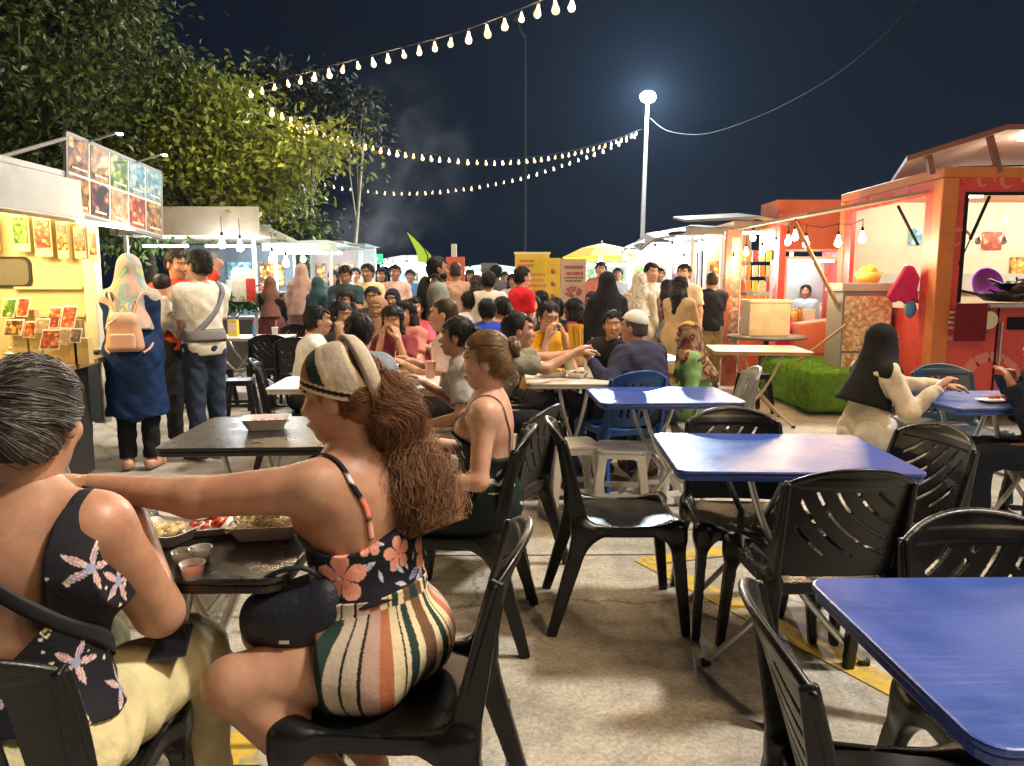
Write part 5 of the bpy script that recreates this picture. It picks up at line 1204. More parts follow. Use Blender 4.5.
def stall(x0, x1, y0, y1, zt, label, roofc=(.6,.62,.6), backc=(.5,.5,.48), cool=True, counter=True, fascia=.12, slope=.0, watts=30, frontc=(.25,.25,.25), seed=0, tubes_=2, name='market_stall', where=None, posts=True, n=7, rise=.25, goodsn=None):
    e = thing(name, label, 'stall', ((x0+x1)/2, y0, 0)); O = Vector(((x0+x1)/2, y0, 0))
    def p(mb, n_, m, bv=0, par=None): o = mb.build(n_, m, par or e, bevel=bv); o.location = -O if par is None else (0,0,0); return o
    m = MB(); cx, cy = (x0+x1)/2, (y0+y1)/2; m.add([(x0-.15,y0-.15,zt),(x1+.15,y0-.15,zt),(x1+.15,y1+.1,zt),(x0-.15,y1+.1,zt),(cx-(x1-x0)*.15,cy,zt+rise),(cx+(x1-x0)*.15,cy,zt+rise)], [(0,1,5,4),(2,3,4,5),(1,2,5),(3,0,4),(3,2,1,0)])
    p(m, 'roof', mat('canopy_%02x%02x%02x' % tuple(int(c*255) for c in roofc), roofc, .6, var=.12, vscale=2))
    p(MB().bx(x0-.15,x1+.15,y0-.17,y0-.152,zt-fascia,zt), 'fascia', plain(roofc, .6))
    m = MB()
    if posts:
        for xx in (x0,x1):
            for yy in (y0,y1): p(MB().bx(xx-.025,xx+.025,yy-.025,yy+.025,0,zt-.003), 'post', mat('post_white', (.6,.6,.58), .5))
    p(MB().bx(x0+.03,x1-.03,y1-.05,y1-.02,.1,zt-.03), 'back_wall', plain(backc, .6))
    for k in range(tubes_):
        xx = x0+(x1-x0)*(k+.5)/tubes_; yy = y0+.25
        p(MB().tube([(xx-.35,yy,zt-.14), (xx+.35,yy,zt-.14)], .02, 8), 'tube_lamp', GC if cool else GWT)
        lamp((xx, yy+.05, zt-.25), watts*1.0, (.85,.95,1) if cool else (1,.72,.4), .08)
    if counter:
        p(MB().bx(x0+.05,x1-.05,y0+.02,y0+.55,.82,.86), 'counter_top', plain((.55,.55,.52), .35), .004)
        p(MB().bx(x0+.08,x1-.08,y0+.05,y0+.52,.02,.819), 'counter_front', plain(frontc, .6))
        goods(x0+.15, x1-.15, y0+.25, .862, goodsn if goodsn is not None else n, seed, where or 'the counter')
        p(MB().bx(x0+.06,x1-.06,y1-.30,y1-.052,1.22,1.245), 'back_shelf', plain((.4,.38,.34), .5)); goods(x0+.15, x1-.15, y1-.18, 1.247, 6, seed+50, 'the back shelf of '+(where or 'the stall').replace('the ', '', 1))
    # menu boards on the back wall
    g = random.Random(seed)
    for k in range(3):
        xx = x0+(x1-x0)*(.2+.3*k); kk = g.choice(list(PAL)); o = panel((xx, y1-.07, 1.55), UX, UZ, (x1-x0)*.22, .42, food(100+seed*3+k, PAL[kk], 9), 'menu_board', e, .02); o.location = -O
    return e
# beige topped truck behind the family, and the row behind it
stall(-5.9,-3.95,11.5,13.6,2.10,'stall with a deep beige fascia and grey blue interior behind the family with the baby', (.46,.42,.34), (.16,.2,.24), fascia=-.42, watts=30, seed=1, where='the beige topped stall', frontc=(.12,.12,.13), n=9, rise=.5)
stall(-3.85,-2.95,12.2,14.4,2.02,'narrow bright stall with draped curtain beside the brown headscarf', (.6,.72,.7), (.62,.5,.48), watts=25, seed=2, where='the narrow curtained stall', rise=.12, n=5)
stall(-5.0,-3.6,15.6,17.6,2.25,'white canopy stall further down the left row', (.35,.36,.36), (.6,.62,.6), watts=25, seed=3, where='the third stall of the left row', rise=.06)
stall(-5.6,-3.9,19.4,21.4,2.4,'white canopy stall near the end of the left row', (.35,.36,.36), (.55,.6,.6), watts=25, seed=4, where='the fourth stall of the left row', rise=.06, n=5)
stall(-4.1,-2.6,23.4,25.4,2.1,'far stall under the lit green sign', (.6,.62,.6), (.5,.52,.5), watts=60, seed=5, where='the stall under the green sign', rise=.2, n=5)
def simple_sign(x0, y0, x1, y1, Y, m, label, cat='sign', name='sign', th=.04, base=True, extra=None):
    a, b = V(x0,y0,Y), V(x1,y1,Y); cx = (a.x+b.x)/2; e = thing(name, label, cat, (cx, Y, 0))
    p = panel((0,0,(a.z+b.z)/2), UX, UZ, b.x-a.x, a.z-b.z, m, 'sign_face', e, th)
    if base:
        k = MB(); hw = (b.x-a.x)/2
        for q in (-hw+.02, hw-.02): k.bx(q-.015, q+.015, .025, .055, 0, a.z)
        k.build('frame', WIRE, e)
    return e, (0, -th/2, (a.z+b.z)/2), b.x-a.x, a.z-b.z
e_, c_, w_, h_ = simple_sign(347,254,383,263,23.1, mat('green_sign', (.03,.45,.16), .5, emit=(.03,.6,.2), estr=.7), 'lit green sign board above the far stalls', base=True)
scribble(e_, c_, UX, UZ, w_*.7, h_*.5, glow('pale_print', (.5,1,.7), .8), 1, 2)
e_, c_, w_, h_ = simple_sign(515,252,549,318,14, mat('yellow_board', (.78,.55,.04), .5, var=.08), 'tall yellow menu board behind the man in the red shirt')
scribble(e_, (c_[0]-w_*.18,c_[1],c_[2]+h_*.33), UX, UZ, w_*.5, h_*.14, plain((.6,.12,.08)), 2, 3); scribble(e_, (c_[0]+w_*.1,c_[1],c_[2]-h_*.05), UX, UZ, w_*.7, h_*.5, plain((.7,.22,.1)), 6, 4, 'small_print')
m = MB(); m.bx(-w_/2-.02, w_/2+.02, -.035, -.0215, c_[2]+h_/2-.04, c_[2]+h_/2); m.build('trim', plain((.8,.75,.5)), e_)
e_, c_, w_, h_ = simple_sign(546,258,560,320,13.8, mat('yellow_board', (.78,.55,.04), .5), 'narrow yellow board with rows of red drinks beside the beige sign')
for k in range(4): m = MB(); m.lathe([(0,0),(.035,0),(.045,.08),(0,.08)], (0,-.05,c_[2]+h_*(.25-.2*k)), 10); m.build('drink_picture', plain((.4,.08,.05)), e_)
e_, c_, w_, h_ = simple_sign(561,259,585,322,13, mat('beige_board', (.55,.42,.32), .5), 'tall beige roll up sign with a brown oval emblem')
scribble(e_, (c_[0],c_[1],c_[2]+h_*.32), UX, UZ, w_*.8, h_*.2, plain((.35,.06,.08)), 2, 5); scribble(e_, (c_[0],c_[1],c_[2]+h_*.18), UX, UZ, w_*.8, h_*.1, plain((.1,.08,.06)), 2, 6, 'small_print')
m = MB(); m.prism([(.16*math.cos(a*.2618), .095*math.sin(a*.2618)) for a in range(24)], 0, .006, M=Matrix.Translation((0,c_[1]-.008,c_[2]-.02)) @ Matrix.Rotation(R(90), 4, 'X')); m.build('emblem', food(77, [(.25,.08,.08),(.3,.1,.1),(.5,.3,.25),(.6,.45,.35)], 12), e_)
e_, c_, w_, h_ = simple_sign(446,257,465,300,12.5, mat('orange_board', (.62,.12,.04), .5, var=.1), 'orange banner behind the man with the backpack')
scribble(e_, (c_[0],c_[1],c_[2]+h_*.1), UX, UZ, w_*.75, h_*.5, plain((.75,.5,.4)), 4, 7)
b = V(454,250,13); m = MB(); m.bx(b.x-.045,b.x+.045,12.95,13.05,0,V(454,244,13).z); tag(m.build('post', mat('post_white', (.6,.6,.58), .5)), 'white post top standing above the orange banner', 'post')
stall(V(462,270,21).x, V(516,270,21).x, 21, 23, V(480,268,21).z, 'long white lit stall far back behind the orange banner', (.55,.7,.68), (.6,.7,.68), watts=90, seed=8, where='the far white stall', fascia=.1, rise=.12, n=5)
b = V(489,272,15); m = MB(); m.bx(b.x-.16,b.x+.16,15,15.3,0,V(489,263,15).z); m.bx(b.x-.12,b.x+.12,14.985,14.999,.9,V(489,268,15).z,1); tag(m.build('grey_cabinet', [plain((.16,.17,.18)), plain((.1,.1,.11))], bevel=.01), 'tall grey cabinet standing behind the white shirted couple', 'cabinet')
# lime feather flag
fl = thing('feather_flag', 'lime green feather flag curving over the crowd', 'flag', (V(428,257,13).x, 13, 0)); z1 = V(420,250,13).z
m = MB(); top = V(406,230,13)-fl.location; m.tube(spline([(0,0,0), (0,0,z1*.8), (-.05,0,z1), tuple(top)], 14), .012, 6); m.build('pole', WIRE, fl)
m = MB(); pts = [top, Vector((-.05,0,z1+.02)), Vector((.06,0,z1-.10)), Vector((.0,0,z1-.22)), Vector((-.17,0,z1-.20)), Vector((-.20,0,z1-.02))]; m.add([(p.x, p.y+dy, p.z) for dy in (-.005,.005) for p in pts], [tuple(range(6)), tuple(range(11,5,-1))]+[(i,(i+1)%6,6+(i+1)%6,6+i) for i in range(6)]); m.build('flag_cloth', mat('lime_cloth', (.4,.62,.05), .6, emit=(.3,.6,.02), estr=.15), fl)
# yellow umbrella
ub = thing('parasol', 'yellow parasol over the stall beside the beige sign', 'parasol', (V(602,250,17).x, 17, 0)); zt = V(602,243,17).z; zl = V(602,257,17).z
m = MB(); n = 8
ring = [(.95*math.cos(2*math.pi*(i+.5)/n), .95*math.sin(2*math.pi*(i+.5)/n), zl) for i in range(n)]; mid = [(x*.55, y*.55, zl+(zt-zl)*.62) for x, y, z in ring]
m.add(ring+mid+[(0,0,zt)]+[(x*.98,y*.98,z-.02) for x,y,z in ring], [(i,(i+1)%n,n+(i+1)%n,n+i) for i in range(n)]+[(n+i,n+(i+1)%n,2*n) for i in range(n)]+[(2*n+1+i,2*n+1+(i+1)%n,(i+1)%n,i) for i in range(n)]); cn = m.build('canopy', mat('yellow_canopy', (.75,.6,.05), .6, emit=(.6,.45,.02), estr=.0), ub)
m = MB(); m.tube([(0,0,0),(0,0,zt+.06)], .02, 8); m.build('pole', STEEL, ub); m = MB(); m.lathe([(0,0),(.25,0),(.22,.08),(0,.1)], n=20); m.build('base', plain((.1,.1,.1)), ub)
lamp((V(602,250,17).x, 16.6, zl-.25), 90, (.9,1,.95), .1)
stall(V(586,262,18.5).x, V(640,262,18.5).x, 18.5, 20.5, V(610,259,18.5).z, 'counter stall beneath the yellow parasol', (.5,.5,.3), (.55,.55,.5), watts=30, seed=11, where='the stall beneath the yellow parasol', frontc=(.5,.35,.05), rise=.1)
# ---------------- right hand row
stall(V(645,250,14.5).x, V(690,250,14.5).x+.2, 14.5, 16.5, V(660,243,14.5).z, 'dazzling white lit stall with pictures beside the lamp post', (.72,.74,.72), (.66,.55,.5), watts=26, seed=12, tubes_=2, where='the dazzling white stall', rise=.25, fascia=.16)
stall(V(692,250,12.6).x, V(722,250,12.6).x, 12.6, 14.4, V(700,228,12.6).z, 'grey roofed stall between the white stall and the red post', (.22,.22,.22), (.5,.4,.35), watts=16, seed=13, where='the grey roofed stall', rise=.12, n=4)
stall(V(740,250,11.2).x, V(775,250,11.2).x+.25, 11.2, 13.2, V(750,222,11.2).z, 'stall hung with yellow and orange packets under bare warm bulbs', (.22,.17,.13), (.6,.25,.12), cool=False, watts=10, seed=14, where='the packet stall', frontc=(.5,.1,.05), rise=.12, n=6)
pk_ = thing('hanging_packets', 'rows of yellow and orange snack packets hanging in the warm lit stall', 'packets', (0,0,0))
for i in range(5):
    for j in range(4):
        p = V(741+7*i, 256+15*j, 11.5); panel((p.x,11.5,p.z), UX, UZ, .085, .17, plain([(.8,.65,.05),(.75,.3,.04),(.7,.08,.05),(.75,.7,.5)][(i+j*3+i*j) % 4], .3), 'packet', pk_, .02)
po = thing('advert_post', 'rust red upright panel with worn posters, in front of the packet stall', 'post', (V(731,300,10).x, 10, 0)); z1 = V(731,230,10).z
m = MB(); m.bx(-.10,.10,-.04,.04,0,z1); m.build('upright', mat('rust_red', (.36,.10,.07), .6, var=.45, vscale=7), po, bevel=.006)
m = MB(); m.bx(-.03,.085,-.047,-.041,.5,z1-.1); m.build('poster_strip', food(90, [(.15,.12,.10),(.35,.2,.15),(.5,.4,.32),(.3,.08,.05)], 14), po)
def prop(name, label, cat, parts, loc=(0,0,0), rz=0, group=None):
    e = thing(name, label, cat, loc, rz, group)
    for n, mb, m, bv in parts: mb.build(n, m, e, bevel=bv)
    return e
# awning frames over the right row
for (pts, l) in ((((686,222,12.5),(762,219,10.5),(790,226,10.0)), 'thin slanting roof sheet over the grey stall'), (((640,252,14),(655,240,13.8),(700,233,13.2)), 'slanting dark roof edge of the dazzling stall')):
    P = [V(*p) for p in pts]; m = MB()
    for a, b in zip(P, P[1:]): m.add([a, b, b+Vector((.1,1.5,.18)), a+Vector((.1,1.5,.18)), a+Vector((0,0,.04)), b+Vector((0,0,.04)), b+Vector((.1,1.5,.22)), a+Vector((.1,1.5,.22))], [(0,1,2,3),(7,6,5,4),(0,4,5,1),(2,6,7,3),(1,5,6,2),(0,3,7,4)])
    tag(m.build('roof_sheet', mat('rusty_sheet', (.24,.18,.12), .6, var=.3, vscale=3)), l, 'roof')
bulbs_r = [(753,237,9.6),(762,251,10.2),(776,246,9.6),(788,241,8.6),(795,236,8.4),(806,243,8.2),(838,242,8.0),(862,238,7.8),(746,252,10.4),(733,262,9.8)]
hb = thing('hanging_bulbs', 'row of bare warm bulbs hanging along the red truck awning', 'bulbs', (0,0,0)); me, m2 = bulb_mesh(1.0, GWc)
prev = None; m = MB(); hook = []
for (px, py, Y) in bulbs_r:
    p = V(px, py, Y); o = link('bulb', me, hb); o.location = p+Vector((0,0,.05)); link('socket', m2, o); hook.append(p+Vector((0,0,.16))); m.tube([p+Vector((0,0,.10)), p+Vector((0,0,.20))], .004, 4)
    lamp(p-Vector((0,0,.1)), 11, (1,.62,.28), .04)
for a, b in zip(hook[3:7], hook[4:8]): m.tube([a+Vector((0,0,.03)), (a+b)/2, b+Vector((0,0,.03))], .004, 4)
m.build('cable', WIRE, hb)
# ---------------- red food truck
RED = mat('truck_red', (.58,.07,.06), .30, var=.15, vscale=2, wear=.08); ORG = mat('truck_orange', (.52,.17,.05), .38, var=.12); CRM = mat('truck_cream', (.66,.58,.42), .5, var=.06); PINK = mat('truck_pale_swirl', (.66,.20,.17), .4)
X0, Y0, X1, Y1, ZT = 4.08, 7.2, 7.4, 9.4, 2.47
e = thing('food_truck', 'red food truck with orange corner posts and a raised roof hatch', 'food truck', (5.6, 8.2, 0)); o_ = Vector((5.6,8.2,0))
part(MB().bx(X0,X1,Y0,Y1,ZT-.10,ZT), 'roof_frame', ORG, .01)
part(MB().bx(X0,X0+.16,Y0-.01,Y0+.14,.25,ZT-.102), 'corner_post', ORG, .01); part(MB().bx(X0,X0+.13,Y1-.14,Y1,.25,ZT-.102), 'corner_post', ORG, .01)
pB0, pB1 = V(968,192,Y0), V(968,303,Y0)
part(MB().bx(X0+.162,pB0.x,Y0+.01,Y0+.06,.25,ZT-.102).bx(pB0.x,X1,Y0+.01,Y0+.06,pB0.z,ZT-.102).bx(pB0.x,X1,Y0+.01,Y0+.06,.25,pB1.z-.04), 'front_panel', RED)
part(MB().bx(pB0.x-.03,X1,Y0-.10,Y0+.08,pB1.z-.038,pB1.z), 'service_shelf', STEEL, .004)
part(MB().bx(pB0.x-.02,pB0.x+.012,Y0-.004,Y0+.009,pB1.z+.002,pB0.z).bx(pB0.x+.013,X1,Y0-.004,Y0+.009,pB0.z-.03,pB0.z), 'window_frame', WIRE)
dx = V(1000,300,Y0).x; part(MB().bx(dx-.008,dx+.008,Y0-.0,Y0+.009,.3,pB1.z-.045), 'door_seam', WIRE); part(MB().bx(dx+.02,dx+.035,Y0-.03,Y0-.001,.55,1.0), 'door_handle', STEEL, .004); part(MB().bx(dx+.09,dx+.26,Y0-.014,Y0+.009,.93,1.05), 'lock', WIRE, .006)
a, b = on_x(850,212,X0), on_x(924,196,X0); zo = .5*(a.z+b.z); yb_, yf_ = on_x(850,240,X0).y, on_x(922,240,X0).y
part(MB().bx(X0+.01,X0+.06,Y0+.142,yf_,.25,ZT-.102).bx(X0+.01,X0+.06,yb_,Y1-.142,.25,ZT-.102).bx(X0+.01,X0+.06,yf_,yb_,zo,ZT-.102).bx(X0+.01,X0+.06,yf_,yb_,.25,1.12), 'side_panel', RED)
part(MB().bx(X1-.05,X1-.01,Y0+.062,Y1-.145,.3,ZT-.103).bx(X0+.132,X1-.06,Y1-.06,Y1-.02,.3,ZT-.103), 'inner_wall', CRM); part(MB().bx(X0+.07,X1-.06,Y0+.07,Y1-.07,.25,.30), 'floor', plain((.3,.3,.3)))
for i, (x, y, w, h, k) in enumerate(((5.0,1.95,.16,.2,'green'),(5.5,2.05,.2,.16,'dark'),(5.95,1.9,.24,.22,'dark'),(6.5,2.0,.2,.18,'green'),(6.3,1.6,.2,.2,'beige'),(5.3,1.6,.16,.2,'beige'),(6.9,1.85,.2,.24,'beige'))):
    o = panel((x, Y1-.075, y), UX, UZ, w, h, food(110+i, PAL[k], 10), 'wall_picture', e, .012); o.location = -o_
part(MB().bx(4.4,7.2,Y1-.14,Y1-.07,1.28,1.50), 'splashback', plain((.5,.52,.48), .3)); part(MB().bx(4.5,7.2,Y1-.55,Y1-.15,.95,1.0), 'worktop', STEEL)
part(MB().bx(4.6,5.1,8.2,8.24,2.30,2.33).bx(5.9,6.4,8.2,8.24,2.30,2.33), 'ceiling_lamp', glow('ceiling_white', (1,.93,.75), 9))
for x in (4.85, 6.1, 7.0): lamp((x,8.15,2.2), 34, (.95,1,.88), .12)
for (a, b) in ((V(977,194,Y0-.05),V(961,300,Y0)),): part(MB().bar(a+Vector((.12,0,-.02)), a+Vector((-.03,0,-.42)), .022, .022).bar(a+Vector((-.03,0,-.42)), a+Vector((-.12,0,-.66)), .009, .009), 'gas_strut', WIRE)
part(MB().bar(on_x(898,206,X0-.05), on_x(918,245,X0+.02), .02, .02), 'gas_strut', WIRE)
# swirls of paler paint
for i, (px, py, r1, side) in enumerate(((985,182,.10,0),(1010,182,.13,0),(958,240,.13,0),(985,385,.36,0),(955,330,.22,0),(905,185,.09,1),(880,192,.08,1),(858,199,.08,1))):
    c = V(px,py,Y0) if side == 0 else on_x(px,py,X0)
    pts = [(r1*(1-.07*k)*math.cos(k*.5), r1*(1-.07*k)*math.sin(k*.5)) for k in range(12)]
    P = [Vector((c.x+a, Y0+.008, c.z+b)) if side == 0 else Vector((X0+.008, c.y+a, c.z+b)) for a, b in pts]
    m = MB(); nn = Vector((0,-1,0)) if side == 0 else Vector((-1,0,0))
    W_ = r1*.16
    for k in range(len(P)-1):
        d = (P[k+1]-P[k]).normalized(); sd = nn.cross(d)*W_*(.4+.6*math.sin(math.pi*(k+.5)/11)); m.add([P[k]-sd, P[k+1]-sd, P[k+1]+sd, P[k]+sd, P[k]-sd+nn*.003, P[k+1]-sd+nn*.003, P[k+1]+sd+nn*.003, P[k]+sd+nn*.003], [(7,6,5,4)])
    part(m, 'painted_swirl', PINK)
o = panel((V(950,320,Y0).x, Y0+.007, V(950,320,Y0).z), UX, UZ, .24, .22, RED, 'info_patch', e, .004); o.location = -o_; scribble(o, (V(950,320,Y0).x, Y0+.002, V(950,320,Y0).z), UX, UZ, .22, .2, plain((.72,.6,.6)), 4, 12, 'small_print')
# raised roof hatch
pf_ = [(3.70,Y0-.05,2.515),(4.62,Y0-.05,2.80),(7.4,Y0-.05,2.84)]; pb_ = [(4.62,Y1-.1,2.56),(5.45,Y1-.1,2.80),(7.4,Y1-.1,2.84)]; m = MB(); m2_ = MB(); up_ = Vector((0,0,.045)); dn_ = Vector((0,0,-.004))
for i in (0,1):
    q4 = [Vector(v) for v in (pf_[i], pf_[i+1], pb_[i+1], pb_[i])]; m.add(q4+[v+up_ for v in q4], [(0,3,2,1),(4,5,6,7),(0,1,5,4),(2,3,7,6),(1,2,6,5),(3,0,4,7)])
    m2_.add([v+dn_ for v in q4], [(0,3,2,1)])
part(m, 'roof_hatch', mat('hatch_brown', (.22,.09,.06), .45, var=.2)); part(m2_, 'hatch_lining', mat('hatch_white', (.74,.72,.66), .5, var=.08))
part(MB().bar((3.98,Y0+.02,2.40), (3.93,Y0+.02,2.60), .05, .05), 'hatch_support', mat('hatch_brown', (.22,.09,.06), .45)); part(MB().bar((4.62,Y0+.02,2.42), (4.50,Y0+.02,2.75), .05, .05), 'hatch_support', mat('hatch_brown', (.22,.09,.06), .45))
part(MB().bx(4.95,5.3,Y0+.2,Y0+.3,2.76,2.785), 'hatch_lamp', glow('hatch_lamp', (1,.9,.75), 9)); lamp((5.1,Y0+.2,2.66), 7, (1,.93,.8), .08); lamp((5.9,Y0+.2,2.68), 7, (1,.93,.8), .08)
# side awning with wooden props
m = MB(); m.add([(4.06,7.38,2.25),(4.06,9.05,2.25),(2.75,9.3,2.03),(2.95,7.55,2.05),(4.06,7.38,2.28),(4.06,9.05,2.28),(2.75,9.3,2.06),(2.95,7.55,2.08)], [(0,1,2,3),(7,6,5,4),(0,3,7,4),(1,5,6,2),(3,2,6,7),(0,4,5,1)]); part(m, 'awning', mat('hatch_brown2', (.30,.22,.17), .45, var=.2))
part(MB().tube([V(795,222,8), V(846,322,8.0)], .022, 8), 'awning_prop', mat('bamboo', (.42,.26,.12), .5))
part(MB().tube([V(797,362,7.65), V(846,325,7.6)], .015, 8), 'awning_prop', mat('bamboo', (.42,.26,.12), .5))
for yy in (8.9,): w = MB(); w.tube([(X0+.03,yy,.31), (X0+.24,yy,.31)], .30, 24); wo = part(w, 'wheel', mat('tyre', (.015,.015,.015), .8)); r = MB(); r.tube([(X0+.015,yy,.31), (X0+.035,yy,.31)], .16, 16); r.build('rim', STEEL, wo)
# things in and around it
prop('basin', 'round purple basin standing upright on the truck worktop', 'basin', [('basin_body', MB().lathe([(0,0),(.11,.0),(.12,.03),(.165,.08),(.175,.085),(.165,.095),(.11,.05),(0,.03)], n=32), mat('purple_plastic', (.22,.05,.50), .35), 0)], (V(984,270,8.2).x, 8.2, V(984,285,8.2).z)).rotation_euler = (R(78),0,0)
for i, (px, py, l) in enumerate(((1000,281,'large black wok lying on the truck shelf'), (1016,284,'black pan stacked behind the wok on the truck shelf'))):
    p = V(px, py, 7.28+.25*i); prop('pan', l, 'pan', [('pan_body', MB().lathe([(0,0),(.12,.01),(.20,.07),(.21,.08),(.19,.07),(0,.02)], n=24), mat('wok_black', (.02,.02,.022), .3, metal=.4), 0), ('handle', MB().tube([(-.20,0,.07),(-.42,0,.12)], .012, 8), mat('wok_black', (.02,.02,.022), .3), 0)], (p.x, p.y, pB1.z+.01+.1*i), .4*i)
p = V(957,330,Y0); 
prop('cloth_rag', 'dark red cloth hanging from the truck shelf', 'cloth', [('cloth_sheet', MB().bx(-.15,.15,-.012,.012,-.36,0), cloth((.14,.01,.015)), .006)], (V(972,303,Y0-.12).x, Y0-.125, pB1.z))
prop('round_tag', 'small round cream board hanging beside the dark red cloth', 'sign', [('tag_board', MB().tube([(0,-.01,-.16),(0,.008,-.16)], .085, 24), plain((.6,.55,.38)), 0), ('string', MB().tube([(0,0,-.08),(0,0,.0)], .004, 5), WIRE, 0)], (V(990,303,Y0-.12).x, Y0-.12, pB1.z))
prop('pink_jacket', 'crumpled magenta jacket hanging beside the cabinet of posters', 'jacket', [('jacket_body', MB().prism([(-.03,.05),(.05,.04),(.12,-.08),(.10,-.20),(.13,-.34),(.06,-.30),(.02,-.36),(-.06,-.30),(-.13,-.33),(-.20,-.26),(-.12,-.12)], -.035, .035, M=Matrix.Rotation(R(90), 4, 'X')), cloth((.55,.03,.14)), .025), ('hook', MB().tube([(0,.05,.06),(0,0,.04)], .008, 5), STEEL, 0)], V(908,270,7.5))
prop('blue_bag', 'small blue bag hanging below the magenta jacket', 'bag', [('bag_body', MB().ell((0,0,-.07), (.06,.04,.09), 12, 8), plain((.05,.2,.4)), 0), ('strap', MB().tube([(0,0,.0),(0,0,.06)], .006, 5), WIRE, 0)], V(911,302,7.48))
cabx0, cabx1 = V(843,300,7.9).x, V(893,300,7.9).x; zc_ = V(860,283,7.9).z
cb = prop('poster_cabinet', 'grey topped cabinet plastered with cream food posters, in front of the red truck', 'cabinet', [('cabinet_body', MB().bx(cabx0,cabx1,7.9,8.3,.05,zc_-.09), mat('cabinet_grey', (.28,.27,.26), .4, metal=.2), .005), ('cabinet_top', MB().bx(cabx0-.02,cabx1+.02,7.88,8.32,zc_-.088,zc_), mat('cabinet_top_grey', (.42,.38,.34), .35), .005)])
zz = zc_-.11
for i, (x0, x1, z0, z1) in enumerate(((.03,.97,.52,.98),(.03,.48,.12,.50),(.52,.97,.12,.50))):
    w = cabx1-cabx0; panel((cabx0+w*(x0+x1)/2, 7.889, zz*(z0+z1)/2+.0), UX, UZ, w*(x1-x0), zz*(z1-z0), food(130+i, PAL['beige'], 18), 'poster', cb, .008)
prop('fruit_basket', 'orange basket of fruit standing on the poster cabinet', 'basket', [('basket_body', MB().lathe([(0,0),(.10,0),(.15,.12),(.14,.12),(.09,.02)], n=20), plain((.65,.35,.08)), 0), ('fruit', MB().ell((-.04,0,.13),(.06,.06,.05),10,6).ell((.05,.02,.13),(.06,.05,.05),10,6).ell((.0,-.05,.15),(.05,.05,.05),10,6), plain((.75,.40,.06)), 0)], (cabx0+.35, 8.1, zc_))
pf = thing('grass_platform', 'low platform draped in bright artificial grass beside the red truck', 'platform', (3.55, 8.4, 0))
tx0, tx1, ty0, ty1, tz = -.42,.45,-.72,.9,.46
p_, q_ = sdfmesh([B((0,ty0,tz/2+.02), (0,ty1,tz/2+.02), (.43,tz/2-.02), (.43,tz/2-.02), (1,0,0), .01, .015)], .02, wrinkle(.012, 24)); npmesh('grass_mat', [(p_, q_, 0)], mat('turf_green', (.14,.30,.02), .8, var=.4, vscale=12, bump=.8, bscale=90), pf)
me_ = pf.children[0].data; g = np.random.default_rng(5); pi = p_[g.integers(0, len(p_), 26000)]+g.normal(0, .01, (26000,3)); dd = g.normal(0, .5, (26000,3))+np.array([0,0,.3]); st = np.stack([pi, pi+dd*.025], 1); pp, qq = tubes(st, .0022, 3)
o = npmesh('grass_blades', [(pp, qq, 0)], mat('turf_blade', (.20,.44,.03), .7, var=.3), pf); o['kind'] = 'stuff'
prop('cardboard_box', 'tan ribbed box standing on the round table by the rust red post', 'box', [('box_body', MB().bx(-.25,.25,-.18,.18,0,.40), mat('ribbed_card', (.58,.47,.32), .6, var=.2), .01), ('box_lid', MB().bx(-.26,.26,-.19,.19,.4005,.44), mat('ribbed_lid', (.66,.56,.40), .6), .008)], (V(764,340,9.2).x, 9.2, .74))
rt = thing('round_table', 'dark round table carrying the tan box', 'table', (V(766,345,9.2).x, 9.2, 0)); m = MB(); m.lathe([(0,.70),(.46,.70),(.48,.72),(.47,.738),(0,.739)], n=40); m.build('table_top', plain((.2,.19,.19), .3), rt)
m = MB(); m.tube([(0,0,.02),(0,0,.70)], .03, 10); m.lathe([(0,0),(.24,0),(.2,.03),(0,.035)], n=24); m.build('pedestal', BLACKP, rt)
# red display stall between them
rs = thing('display_stall', 'red stall with a white lit glass display case', 'stall', (0,0,0)); xa, xb = V(783,300,10.4).x, V(842,300,10.4).x; zt = V(800,258,10.4).z; zb = V(800,322,10.4).z
for nm, mb, m_ in (('case_frame', MB().bx(xa,xb,10.4,10.45,zt-.03,zt+.02).bx(xa,xa+.04,10.4,10.45,zb,zt-.031).bx(xb-.04,xb,10.4,10.45,zb,zt-.031), mat('white_frame2', (.75,.75,.75), .4)), ('case_lamp', MB().bx(xa+.05,xb-.05,10.6,10.66,zt-.05,zt-.02), GC), ('case_back', MB().bx(xa+.02,xb-.02,11.0,11.04,zb,zt), plain((.35,.4,.42), .4)), ('case_base', MB().bx(xa-.02,xb,10.38,11.1,.3,zb-.003), RED), ('side_post', MB().bx(xb+.02,xb+.18,10.3,11.2,.1,zt+.75).bx(xa-.12,xa-.03,10.3,10.5,.1,zt+.6), RED), ('header', MB().bx(xa-.1,xb+.1,10.5,11.2,zt+.12,zt+.8), plain((.5,.12,.06), .4))): mb.build(nm, m_, rs)
lamp(((xa+xb)/2, 10.7, zt-.12), 7, (.9,.97,1), .1)
goods(xa+.1, xb-.1, 10.7, zb, 6, 31, 'the glass display case')
